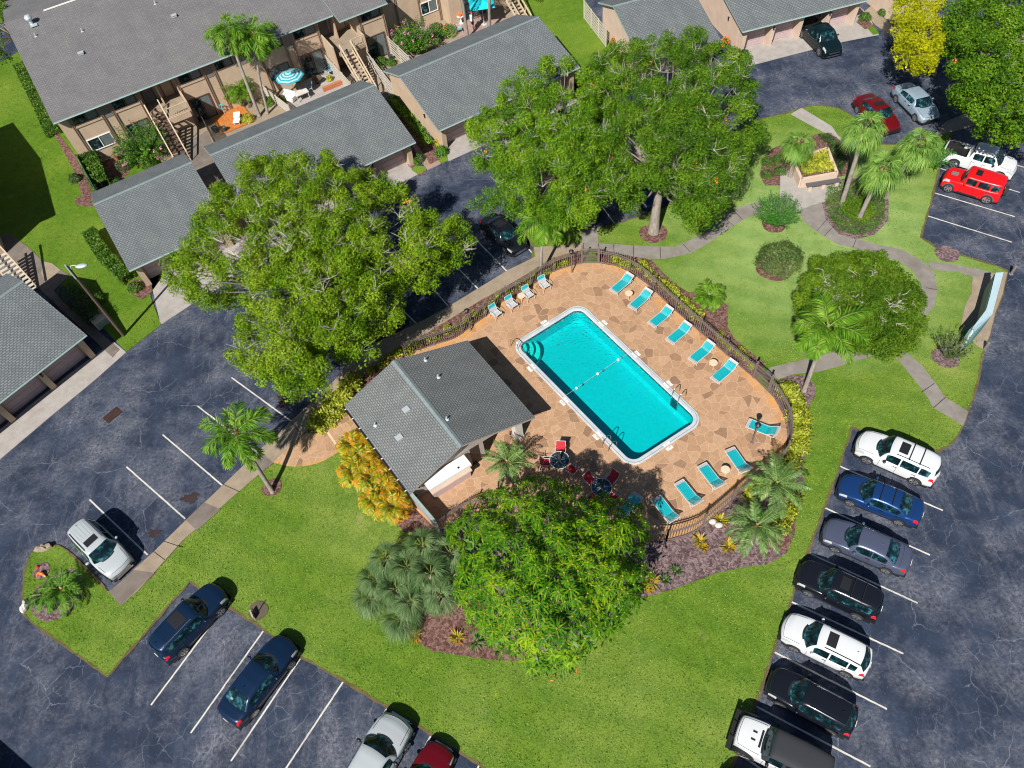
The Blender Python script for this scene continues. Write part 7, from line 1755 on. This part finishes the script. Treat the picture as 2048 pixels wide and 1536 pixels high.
sm = [((152, 360), .55, .5, 'dusk', 'small dark round shrub left of the dark green fence', None), ((273, 578), .55, .55, 'hedge', 'round green shrub at the front corner of the shortest garage', None), ((198, 602), .5, .6, 'hedge', 'sunlit small shrub right behind the street lamp pole', None),
      ((235, 300), 1.0, .9, 'dusk', 'dark shrub under the left crape myrtle', None), ((836, 322), .55, .6, 'hedge', 'green shrub left of the brick path mouth', None), ((884, 308), .55, .65, 'crape', 'loose green shrub right of the brick path mouth', None),
      ((876, 288), .3, .4, 'croton', 'small shrub with orange flowers by the garage lamp wall', ('flower', 30)), ((1729, 38), .55, .5, 'hedge', 'left one of two round shrubs by the top right path', None), ((1768, 28), .6, .5, 'hedge', 'right one of two round shrubs by the top right path', None),
      ((1232, 95), .6, .9, 'crape', 'orange flowered shrub at the corner of the half hidden pink garage', ('flower', 90)), ((1449, 92), .45, .7, 'crape', 'bright orange flowered shrub between the two pink garages', ('flower', 90)), ((1465, 112), .8, .7, 'oak_y', 'yellow green shrub at the front corner of the pickup garage', None),
      ((1487, 112), .45, .5, 'dusk', 'small dark round shrub at the end of the apron', None), ((660, 160), .3, .4, 'croton', 'small flowering shrub in the patio trough corner', ('flower', 14)), ((1195, 520), .01, .01, 'croton', None, None)]
for i, (px, r_, h, mat, lab, ex) in enumerate(sm):
    if lab: shrub('garden_shrub', px, r_, r_, h, int(900 * r_ + 250), .12, mat, lab, group='garden shrubs near the buildings', seed=80 + i, extra=ex)
for i, (u, v, r_, mat, lab, ex) in enumerate(((17.3, -.9, .6, 'crape', 'dark plant with orange flowers between the two tall patio palms', ('flower', 25)), (18.6, -1.4, .5, 'dusk', 'dark red leaved plant left of the white sofa', ('flower', 12)), (28.9, -1.9, .6, 'hedge', 'small green shrub near the pots of the right stair flat', None), (29.6, -2.6, .5, 'hedge', 'low green shrub below the sliding door of the right stair flat', None),
                                             (35.8, -.6, .9, 'hedge', 'ornamental grass like shrub under the white framed window', None), (36.6, -1.6, .9, 'crape', 'leafy shrub with orange flowers near the brick patio', ('flower', 30)), (34.8, -1.9, .8, 'dusk', 'dark shrub right of the right crape myrtle', None), (3.2, -1.6, .8, 'dusk', 'dark leafy shrub below the left crape myrtle', None), (5.2, -3.4, .7, 'hedge', 'light green shrub at the back eave of the shortest garage', None), (1.9, -3.6, .6, 'hedge', 'spiky green shrub between hedge and garage', None), (14.8, -2.2, .6, 'croton', 'yellow leaved plant beside the white lounge chair', ('flower', 10)))):
    shrub('patio_plant', None, r_, r_, r_ * .9, int(1000 * r_ + 200), .12, mat, lab, group='plants on the patios', seed=120 + i, extra=ex, loc=ML(u, v))
# ---- shoot shrubs (crape myrtles)
def shoots(name, base, n, L, spread, mat, label, seed=1, flowers=None, leaf=.13, dens=26, lean=(0, 0), group=None, stem=.03, upb=1.0):
    rg = random.Random(seed); nr = np.random.default_rng(seed); t = thing(name, base, label, 'shrub', group); parts = []; fl = []; mb = MB()
    for i in range(n):
        a = rg.uniform(0, 6.283); e = spread * math.sqrt(rg.random()); l = L * rg.uniform(.72, 1.05) * (1 - .18 * e / max(.01, spread)); d = Vector((math.cos(a) * e + lean[0], math.sin(a) * e + lean[1], upb)).normalized()
        p = [Vector((0, 0, 0)) + Vector((d.x, d.y, 0)) * .1]
        for k in range(6): d = (d + Vector((rg.gauss(0, .06), rg.gauss(0, .06), -.05 * e + rg.gauss(0, .03)))).normalized(); p.append(p[-1] + d * l / 6)
        mb.tube(p, [stem, stem * .8, stem * .6, stem * .5, stem * .4, stem * .3, stem * .2], 4, cap=False)
        A = np.array([tuple(q) for q in p]); m_ = dens; tt = nr.uniform(.28, 1, m_) * 6; ii = np.minimum(tt.astype(int), 5); ff = (tt - ii)[:, None]; c = A[ii] * (1 - ff) + A[ii + 1] * ff; dn = rand_dirs(m_, .5, nr)
        parts.append(leaves(c + dn * .09, dn, leaf, leaf * .5, .5, nr))
        if flowers and rg.random() < flowers: dn = rand_dirs(16, .3, nr); fl.append(leaves(A[-1] + dn * .12, dn, .1, .1, .3, nr))
    V, F = join(parts); npmesh('foliage', V, F, LEAF[mat], t); mb.obj('stems', M['bark'], t)
    if fl: V, F = join(fl); npmesh('blossom', V, F, LEAF['pink'], t)
    return t
CM = 'crape myrtles on the patios'
shoots('crape_myrtle', ML(5.4, -1.2, .06), 210, 3.6, 1.5, 'crape', 'large crape myrtle with pink blossom tips at the left end of the flats', 3, .08, .15, 60, group=CM)
shoots('crape_myrtle', ML(32.6, -2.3, .06), 170, 3.4, 1.15, 'crape', 'crape myrtle with pink blossom beside the upper long garage', 4, .12, .15, 60, group=CM)
shoots('bright_shrub', P(1547, 449, .08), 230, 2.7, 1.0, 'bright', 'bright green feathery shrub on a mulch ring beside the curved path', 5, None, .11, 46, lean=(.12, .1))
shoots('sparse_shrub', P(1891, 715, .08), 34, 2.5, .8, 'ball', 'sparse arching shrub near the lower end of the mail kiosk', 6, None, .13, 30, lean=(.15, .05))
shoots('feathery_bush', P(1862, 335, .08), 60, 2.2, .8, 'bright', 'light green feathery bush left of the white pickup', 7, None, .13, 40)
# ---- palms
def feather(t_root, crown, n, L, mat, seed, e_hi=1.15, e_lo=-.35, droop=1.9, nl=44, ll=.55, plum=.5, name='fronds', gap=None, wd=.045, az0=0):
    nr = np.random.default_rng(seed); parts = []; mb = MB()
    for i in range(n):
        az = az0 + 2 * PI * (i * .618 % 1) + nr.normal() * .12; e = mixv(e_hi, e_lo, (i + .5) / n) + nr.normal() * .08; Ln = L * nr.uniform(.85, 1.08) * (1 if e > 0 else .9)
        st = 12; p = np.array(crown, float); pts = [p.copy()]; tg = []
        h = np.array([math.cos(az), math.sin(az), 0])
        for k in range(st):
            ang = e - droop * ((k + .5) / st) ** 1.4 * (.8 if e < .2 else 1); d = h * math.cos(ang) + np.array([0, 0, math.sin(ang)]); tg.append(d); p = p + d * Ln / st; pts.append(p.copy())
        A = np.array(pts); T = np.array(tg + [tg[-1]]); mb.tube([tuple(q) for q in A[::2]], [.03, .025, .02, .016, .012, .008, .005][:len(A[::2])], 4, cap=False)
        tt = np.linspace(.12, .99, nl); x = tt * st; ii = np.minimum(x.astype(int), st - 1); f = (x - ii)[:, None]; c = A[ii] * (1 - f) + A[ii + 1] * f; tn = T[ii]
        side = np.cross(tn, [0, 0, 1.0]); side = unitv(side); up = unitv(np.cross(side, tn))
        for sg in (1, -1):
            roll = nr.normal(size=(nl, 1)) * plum; s2 = side * sg * np.cos(roll) + up * np.sin(roll)
            d = unitv(s2 * 1.0 + tn * (.55 + .5 * tt[:, None]) + np.array([0, 0, -.32])); l = ll * (np.sin(np.clip(tt * 1.02 + .05, 0, 1) * PI) ** .55)[:, None] * nr.uniform(.85, 1.15, (nl, 1))
            wv_ = unitv(np.cross(d, up + nr.normal(size=(nl, 3)) * .3)) * wd / 2
            V = np.stack([c - wv_ * .6, c + d * l * .5 + wv_ + [0, 0, -.0], c + d * l + np.array([0, 0, -.12]) * l, c + d * l * .5 - wv_], 1).reshape(-1, 3); parts.append((V, np.arange(nl * 4).reshape(-1, 4)))
    V, F = join(parts); npmesh(name, V, F, LEAF[mat], t_root); mb.obj('frond_stalks', M['stalk'], t_root)
M['stalk'] = flat('frond_stalk', (0.20, 0.26, 0.06), 0.6)
def palm(name, base, crown, n, L, mat, label, seed, r_=.16, group=None, shaft=True, boots=False, **kw):
    t = thing(name, base, label, 'palm', group); c = crown - base; mid = c * .5 + Vector((0, 0, 0)); mid.x *= .75; mid.y *= .75
    mb = MB(); mb.tube(smooth_path([(0, 0, -.03), tuple(c * .12), tuple(mid), tuple(c)], 4), [r_ * 1.45] + [r_ * 1.1] * 4 + [r_] * 4 + [r_ * .85] * 4, 10); mb.obj('trunk', M['palmbark'], t, True)
    if boots:
        mb = MB(); rg = random.Random(seed)
        for i in range(34): a = rg.uniform(0, 6.28); z = rg.uniform(-.75, .05); b_ = c + Vector((math.cos(a) * r_ * .9, math.sin(a) * r_ * .9, z)); mb.beam(b_, b_ + Vector((math.cos(a) * .16, math.sin(a) * .16, .24)), .10, .04)
        mb.obj('leaf_boots', M['boots'], t)
    elif shaft:
        mb = MB(); mb.tube([tuple(c + Vector((0, 0, -.5))), tuple(c + Vector((0, 0, -.1))), tuple(c + Vector((0, 0, .35)))], [r_ * .95, r_ * 1.1, r_ * .4], 10); mb.obj('crownshaft', M['boots'] if seed % 2 else M['stalk'], t, True)
    return t, c
def fpalm(name, basepx, crownpx, z, n, L, mat, label, seed, group='tall feather palms', **kw):
    b = P(*basepx, .05); c = P(*crownpx, z); rr = kw.pop('r_', .14); t, cc = palm(name, b, c, n, L, mat, label, seed, rr, group, boots=kw.pop('boots', False)); feather(t, cc, n, L, mat, seed, **kw)
fpalm('queen_palm', (545, 984), (474, 866), 4.6, 17, 2.7, 'queen', 'queen palm leaning over the stalls beside the entry paving', 3, nl=70, ll=.7, wd=.06, plum=.7, droop=2.1)
fpalm('queen_palm', (1608, 782), (1655, 655), 4.8, 17, 2.75, 'queen', 'queen palm in front of the large rounded ficus', 4, nl=72, ll=.72, wd=.06, plum=.45, droop=1.7)
fpalm('queen_palm', (1081, 553), (1088, 438), 4.4, 16, 2.7, 'queen', 'queen palm beside the glossy black car, its crown overlapping an oak', 5, nl=64, ll=.66, wd=.06, plum=.5, droop=1.9, r_=.12)
fpalm('queen_palm', (519, 233), (455, 62), 7.4, 18, 3.0, 'queen', 'left one of two tall palms on the patios, with a long hanging frond', 6, nl=64, ll=.75, wd=.06, plum=.7, droop=2.4, r_=.15)
fpalm('queen_palm', (535, 228), (508, 72), 6.8, 17, 2.8, 'queen', 'right one of two tall palms on the patios', 7, nl=64, ll=.75, wd=.06, plum=.7, droop=2.3, r_=.12)
fpalm('queen_palm', (936, 78), (915, -62), 7.0, 11, 2.8, 'queen', 'palm trunk rising past the top edge left of the turquoise parasol', 8, nl=40, ll=.6, r_=.15)
fpalm('queen_palm', (978, 60), (986, -80), 7.0, 11, 2.8, 'queen', 'palm trunk rising past the top edge in front of the turquoise parasol', 9, nl=40, ll=.6, r_=.15)
DP = 'small date palms around the pool'
fpalm('date_palm', (1016, 962), (1014, 925), 1.7, 16, 1.75, 'date', 'grey green date palm beside the white canopy of the pool house', 11, DP, nl=40, ll=.34, plum=.2, droop=1.0, e_lo=.0, r_=.12, wd=.04)
fpalm('date_palm', (1555, 1000), (1553, 968), 1.8, 24, 2.15, 'date', 'upper one of two date palms in the bed right of the deck', 12, DP, nl=40, ll=.36, plum=.25, droop=1.3, e_lo=-.1, r_=.12, wd=.04)
fpalm('date_palm', (1515, 1085), (1512, 1052), 1.7, 24, 2.1, 'date', 'lower one of two date palms in the bed right of the deck', 13, DP, nl=40, ll=.36, plum=.25, droop=1.4, e_lo=-.1, r_=.12, wd=.04)
fpalm('date_palm', (1418, 606), (1418, 592), .6, 22, 1.35, 'queen', 'small dark palm outside the lounger fence', 14, DP, nl=36, ll=.40, plum=.35, droop=1.5, e_lo=.0, r_=.1)
fpalm('date_palm', (130, 1195), (126, 1178), .8, 20, 1.7, 'crape', 'dark feathery palm on the small island beside the silver suv', 15, DP, nl=40, ll=.36, plum=.3, droop=1.5, e_lo=-.1, r_=.12)
fpalm('date_palm', (100, 1200), (96, 1190), .5, 14, 1.3, 'crape', 'smaller feathery palm at the left of the small island', 16, DP, nl=34, ll=.34, plum=.3, droop=1.5, e_lo=-.1, r_=.1)
fpalm('patio_palm', (486, 215), (474, 178), 1.6, 40, 2.0, 'queen', 'bushy light green palm beside the orange deck', 17, None, nl=44, ll=.5, plum=.6, droop=1.6, e_lo=-.1, r_=.12)
# golden palms along the pool house wall
GP = 'golden palms along the pool house'
for i, (px, s_, lab) in enumerate((((712, 902), 1.0, 'golden palm nearest the entry paving'), ((728, 935), 1.15, 'second golden palm from the entry paving'), ((748, 965), 1.15, 'third golden palm from the entry paving'), ((772, 995), 1.1, 'fourth golden palm from the entry paving'), ((792, 1025), 1.0, 'golden palm nearest the pool house gate'), ((716, 955), 1.05, 'golden palm bulging onto the lawn, left side'), ((756, 1012), 1.0, 'golden palm bulging onto the lawn, right side'), ((738, 905), .9, 'golden palm tucked against the pool house wall'))):
    b = P(*px, .07); t = thing('golden_palm', b, lab, 'palm', GP); mb = MB()
    for q in range(6): a = q * 1.05 + i; mb.tube([(.12 * math.cos(a), .12 * math.sin(a), 0), (.3 * math.cos(a), .3 * math.sin(a), .9)], .03, 6)
    mb.obj('stems', M['stalk'], t); feather(t, (0, 0, .7), 26, 1.35 * s_, 'areca', 40 + i, e_hi=1.35, e_lo=.25, droop=1.9, nl=30, ll=.42, plum=.35, wd=.06)
# fan palms
def fan_head(root, c, n, pet, rad, mat, seed, seg=20, e_hi=1.3, e_lo=-.6, spreadw=1.9, name='fans', segw=.034):
    nr = np.random.default_rng(seed); parts = []; mb = MB()
    for i in range(n):
        az = 2 * PI * (i * .618 % 1) + nr.normal() * .15; e = mixv(e_hi, e_lo, ((i + .5) / n) ** .9) + nr.normal() * .08
        h = np.array([math.cos(az), math.sin(az), 0]); d0 = h * math.cos(e) + np.array([0, 0, math.sin(e)]); e2 = e - .45; d1 = h * math.cos(e2) + np.array([0, 0, math.sin(e2)])
        a = np.array(c, float); hub = a + d0 * pet * nr.uniform(.8, 1.1); mb.tube([tuple(a), tuple(hub)], [.022, .014], 4, cap=False)
        side = unitv(np.cross(d1, [0, 0, 1.0])); up = unitv(np.cross(side, d1)); th = np.linspace(-spreadw, spreadw, seg) + nr.normal(size=seg) * .04; r_ = rad * nr.uniform(.85, 1.05) * (1 - .22 * (np.abs(th) / spreadw) ** 2)[:, None]
        dd = unitv(d1 * np.cos(th)[:, None] + side * np.sin(th)[:, None] + up * (-.12 - .15 * np.abs(th)[:, None] / spreadw)); wv_ = unitv(np.cross(dd, up)) * (rad * segw)
        m1 = hub + dd * r_ * .55; tip = hub + dd * r_ * nr.uniform(.85, 1.1, (seg, 1)) + np.array([0, 0, -.42]) * r_ + nr.normal(size=(seg, 3)) * .03
        V = np.stack([hub + dd * .02, m1 + wv_, tip, m1 - wv_], 1).reshape(-1, 3); parts.append((V, np.arange(seg * 4).reshape(-1, 4)))
    V, F = join(parts); npmesh(name, V, F, LEAF[mat], root); mb.obj('leaf_stalks', M['stalk'], root)
FP = 'cabbage palms by the planter'
for base, crown, z, n, pet, rad, lab, sd_ in (((1684, 406), (1728, 262), 5.9, 34, .95, .95, 'tallest fan palm, its crown over the dark red car', 3), ((1717, 438), (1765, 345), 3.9, 34, .9, .95, 'stout fan palm with curved trunk in the ground cover circle', 4), ((1580, 352), (1596, 292), 2.7, 30, .8, .85, 'short fan palm at the left of the tan planter', 5), ((1770, 395), (1838, 296), 4.2, 32, .95, .95, 'fan palm nearest the white pickup', 6)):
    b = P(*base, .08); c = P(*crown, z); t, cc = palm('fan_palm', b, c, 0, 0, '', lab, sd_, .17, FP, boots=True); fan_head(t, cc, n, pet, rad, 'sabal', sd_, 24)
t = thing('fan_palm_clump', P(845, 1225, .08), 'clump of silvery green fan palms left of the umbrella tree', 'palm')
for i, (px, z) in enumerate((((772, 1118), 2.2), ((845, 1092), 2.6), ((902, 1108), 2.8), ((792, 1178), 1.8), ((862, 1148), 3.0), ((752, 1160), 1.5), ((822, 1205), 1.9), ((905, 1155), 2.6), ((815, 1135), 2.4), ((740, 1195), 1.0), ((800, 1240), 1.1), ((880, 1190), 2.4))):
    c = P(*px, z) - t.location; mb = MB(); mb.tube([(c.x * .25, c.y * .25, 0), (c.x * .6, c.y * .6, c.z * .5), tuple(c)], [.13, .12, .1], 8); mb.obj('trunk', M['palmbark'], t, True)
    fan_head(t, c, 15, .55, .9, 'silver', 70 + i, 26, e_hi=1.25, e_lo=-.35, spreadw=1.35, segw=.022)
# ---- umbrella tree (rosettes of drooping leaflets)
def rosettes(root, poly, zl, zh, sp, mat, seed, off, rad=.42, nleaf=11):
    rg = random.Random(seed); nr = np.random.default_rng(seed); pts = crown_points(poly, zl, zh, sp, rg); cen = sum((p for p, _ in pts), Vector()) / len(pts); parts = []; bud = MB(); buds = []
    ctr = np.array([cen.x, cen.y, zl - 1.0])
    for p, t in pts:
        lump = math.sin(p.x * 2.3 + 1) * math.sin(p.y * 2.1) * .32; p.z += lump
        n_ = unitv((np.array(p) - ctr) * [1, 1, 1.0]); n_ = unitv(n_ + [0, 0, 1.1] + nr.normal(size=3) * .15); c = np.array(p) - np.array(off); a = unitv(np.cross(n_, [.3, .9, .1])); b = np.cross(n_, a); R_ = rad * nr.uniform(.75, 1.2)
        for layer in range(2):
            th = np.linspace(0, 2 * PI, nleaf, endpoint=False) + nr.uniform(0, 1) + nr.normal(size=nleaf) * .12; out = a * np.cos(th)[:, None] + b * np.sin(th)[:, None]; rr_ = R_ * (1 if layer == 0 else .72) * nr.uniform(.85, 1.15, (nleaf, 1))
            cc = c + n_ * (.0 if layer == 0 else .09); d = unitv(out + n_ * (.12 if layer == 0 else .45)); s_ = unitv(np.cross(d, n_)) * (R_ * .078); m1 = cc + d * rr_ * .55; tip = cc + d * rr_ - n_ * rr_ * .42
            parts.append((np.stack([cc + d * .03, m1 + s_, tip, m1 - s_], 1).reshape(-1, 3), np.arange(nleaf * 4).reshape(-1, 4)))
        q = c + n_ * .15; h_ = .055; o6 = np.array([q + a * h_, q + b * h_, q - a * h_, q - b * h_, q + n_ * h_]); buds.append((np.array([o6[0], o6[1], o6[2], o6[3], o6[0], o6[1], o6[4], o6[4], o6[2], o6[3], o6[4], o6[4]]).reshape(-1, 3), np.arange(12).reshape(3, 4)))
    nleafq = sum(len(f) for _, f in parts); V, F = join(parts + buds); npmesh('crown', V, F, [LEAF[mat], flat('leaf_bud', (0.42, 0.30, 0.03), 0.6)], root, mi=[0] * nleafq + [1] * (len(F) - nleafq)); return pts, bud
SP = [(885, 1062), (930, 1010), (1000, 972), (1060, 947), (1120, 950), (1170, 985), (1240, 990), (1290, 1010), (1297, 1060), (1290, 1120), (1308, 1150), (1287, 1192), (1250, 1240), (1180, 1300), (1140, 1338), (1060, 1345), (1035, 1310), (980, 1290), (930, 1240), (910, 1180), (920, 1110)]
ub = P(1110, 1215, .08); ut = thing('umbrella_tree', ub, 'large glossy umbrella tree with starry leaf rosettes below the pool deck', 'tree')
pts, bud = rosettes(ut, SP, 1.6, 7.8, 15.0, 'schef', 5, ub, .47, 13)
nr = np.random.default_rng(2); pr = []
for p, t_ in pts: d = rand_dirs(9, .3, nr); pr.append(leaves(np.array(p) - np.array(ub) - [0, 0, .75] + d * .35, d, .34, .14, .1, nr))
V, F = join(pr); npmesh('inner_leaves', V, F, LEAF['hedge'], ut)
mb = MB(); rg = random.Random(6)
for i in range(7): a = i * .9; mb.tube([(.5 * math.cos(a), .5 * math.sin(a), -.05), (1.2 * math.cos(a), 1.2 * math.sin(a), 2.0), (2.1 * math.cos(a), 2.1 * math.sin(a), 4.2)], [.12, .09, .05], 7)
mb.obj('trunk', M['bark'], ut)
for p, t_ in pts[::3]: q = Vector(p) - ub; mb2 = mb
mb = MB()
for p, t_ in pts[::3]: q = Vector(p) - ub; mb.tube([(q.x * .45, q.y * .45, max(.3, q.z * .55)), (q.x, q.y, q.z - .05)], [.03, .02], 4, cap=False)
mb.obj('limbs', M['bark'], ut)
# ---- bromeliads and other spiky bedding plants
def spiky(px, lab, mat, n=26, L=.55, seed=1, grp='spiky bedding plants', z=.09):
    nr = np.random.default_rng(seed); t = thing('bedding_plant', P(*px, z), lab, 'plant', grp); az = nr.uniform(0, 6.283, n); e = nr.uniform(.3, 1.3, n); h = np.stack([np.cos(az) * np.cos(e), np.sin(az) * np.cos(e), np.sin(e)], 1); s_ = unitv(np.cross(h, [0, 0, 1.0])) * .035; l = L * nr.uniform(.7, 1.1, (n, 1)); c = np.stack([np.cos(az), np.sin(az), az * 0], 1) * .06
    V = np.stack([c, c + h * l * .5 + s_, c + h * l + [0, 0, -.14], c + h * l * .5 - s_], 1).reshape(-1, 3); npmesh('leaves', V, np.arange(n * 4).reshape(-1, 4), LEAF[mat], t)
    mb = MB(); mb.ell((0, 0, .05), (.06, .06, .06), 6, 4); mb.obj('heart', M['stalk'], t)
for i, (px, lab, mat, n, L) in enumerate((((1400, 1083), 'golden spiky plant left of two in the middle of the grey mulch', 'brom', 40, .6), ((1458, 1095), 'golden spiky plant right of two in the middle of the grey mulch', 'brom', 44, .65), ((1441, 1042), 'golden spiky plant by the pale rocks under the bottom fence', 'brom', 36, .6), ((1405, 1095), 'small golden spiky plant in front of the left one', 'brom', 24, .45),
                                  ((1302, 1164), 'golden spiky plant at the right skirt of the umbrella tree', 'brom', 44, .7), ((1290, 1178), 'lower golden spiky plant touching the lawn edge', 'brom', 26, .5), ((830, 1272), 'golden spiky plant below the silver fan palms', 'brom', 40, .6), ((914, 1276), 'golden spiky plant in the red mulch', 'brom', 34, .6),
                                  ((950, 1285), 'grey green spiky plant in the red mulch', 'date', 40, .7), ((1328, 1160), 'pale grass like tuft in the grey mulch', 'silver', 34, .5), ((1350, 1143), 'pale grass like tuft above the other one', 'silver', 34, .5), ((1503, 985), 'red and yellow spiky plant by the fence corner', 'brom', 40, .6), ((1535, 945), 'yellow spiky plant at the foot of the upper date palm', 'brom', 44, .7), ((1548, 1045), 'yellow green spiky plant between the two date palms', 'croton', 60, .8), ((1585, 1000), 'yellow green spiky plant at the lawn side of the date palms', 'croton', 60, .8), ((1240, 522), 'red potted plant like tuft by the top gate', 'brom', 30, .5))):
    spiky(px, lab, mat, n, L, 200 + i)
for i, (px, lab) in enumerate((((1425, 1045), 'left pale rock under the bottom fence'), ((1437, 1052), 'right pale rock under the bottom fence'))):
    t = thing('garden_rock', P(*px, .09), lab, 'rock', 'garden rocks'); mb = MB(); mb.ell((0, 0, .12), (.24, .18, .16), 8, 6); mb.obj('stone', M['stone'], t)
row([(1495, 990), (1530, 962), (1572, 948)], 6, .9, 1.3, 'under the upper date palm by the fence corner', jit=7)
row([(1535, 1040), (1560, 1055), (1588, 1010)], 4, .8, 1.1, 'between the two date palms', jit=6)
# fallen leaves on the lawn
fl_ = [((1103, 1362), 'orange fallen leaf on the lawn just below the umbrella tree'), ((1153, 1343), 'orange fallen leaf on the lawn, lower right of the umbrella tree'), ((1191, 1297), 'pale fallen leaf on the lawn at the right skirt of the umbrella tree'), ((992, 1390), 'yellow fallen leaf alone on the lower lawn')]
for i, (px, lab) in enumerate(fl_):
    p = P(*px, .06); mb = MB(); mb.add([(-.11, 0, 0), (0, .05, .03), (.13, 0, .01), (0, -.05, .02)], [(0, 3, 2, 1)]); o = mb.obj('fallen_leaf', M['orange'] if i < 3 else LEAF['yellow'], None, loc=p); o.rotation_euler = (0, 0, i * 1.3); tag(o, lab, 'leaf', 'fallen leaves on the lawn')

# ---- grass blades over the lawns, one uncountable mass each
def inside_np(X, Y, poly):
    c = np.zeros(len(X), bool); n = len(poly); j = n - 1
    for i in range(n):
        xi, yi = poly[i]; xj, yj = poly[j]
        if yi != yj: hit = ((yi > Y) != (yj > Y)) & (X < (xj - xi) * (Y - yi) / (yj - yi) + xi); c ^= hit
        j = i
    return c
def grass_mass(name, px, n, cols, label, seed, z=.05, ls=.10):
    nr = np.random.default_rng(seed); poly = [(P(*q).x, P(*q).y) for q in px]; xs = [max(-55, min(55, p[0])) for p in poly]; ys = [p[1] for p in poly]
    X = nr.uniform(min(xs), max(xs), n); Y = nr.uniform(min(ys), max(ys), n); k = inside_np(X, Y, poly)
    X, Y = X[k], Y[k]
    for e in EXCL:
        ex = [p[0] for p in e]; ey = [p[1] for p in e]; b = (X > min(ex)) & (X < max(ex)) & (Y > min(ey)) & (Y < max(ey))
        if b.any(): q = np.zeros(len(X), bool); q[b] = inside_np(X[b], Y[b], e); X, Y = X[~q], Y[~q]
    m = len(X); Pt = np.stack([X, Y, np.full(m, z)], 1); d = unitv(nr.normal(size=(m, 3)) * .5 + [0, 0, 1]); V, F = leaves(Pt, d, ls, ls * .55, .25, nr)
    o = npmesh(name, V, F, m_leaf(name + '_blades', cols, 0.35, .2, .8, .1)); tag(o, label, 'grass', kind='stuff')
grass_mass('grass', ISL, 300000, [(0.070, 0.15, 0.012), (0.12, 0.225, 0.022), (0.175, 0.285, 0.045), (0.27, 0.35, 0.09)], 'short mown grass of the lawn round the pool', 5)
grass_mass('grass', [(-260, 170), (0, 128), (60, 90), (200, 200), (420, 420), (300, 590), (323, 650), (253, 704), (205, 655), (100, 545), (0, 470), (-260, 420)], 90000, [(0.055, 0.12, 0.008), (0.10, 0.20, 0.014), (0.16, 0.27, 0.028)], 'short bright grass of the lawn beside the garages', 6)
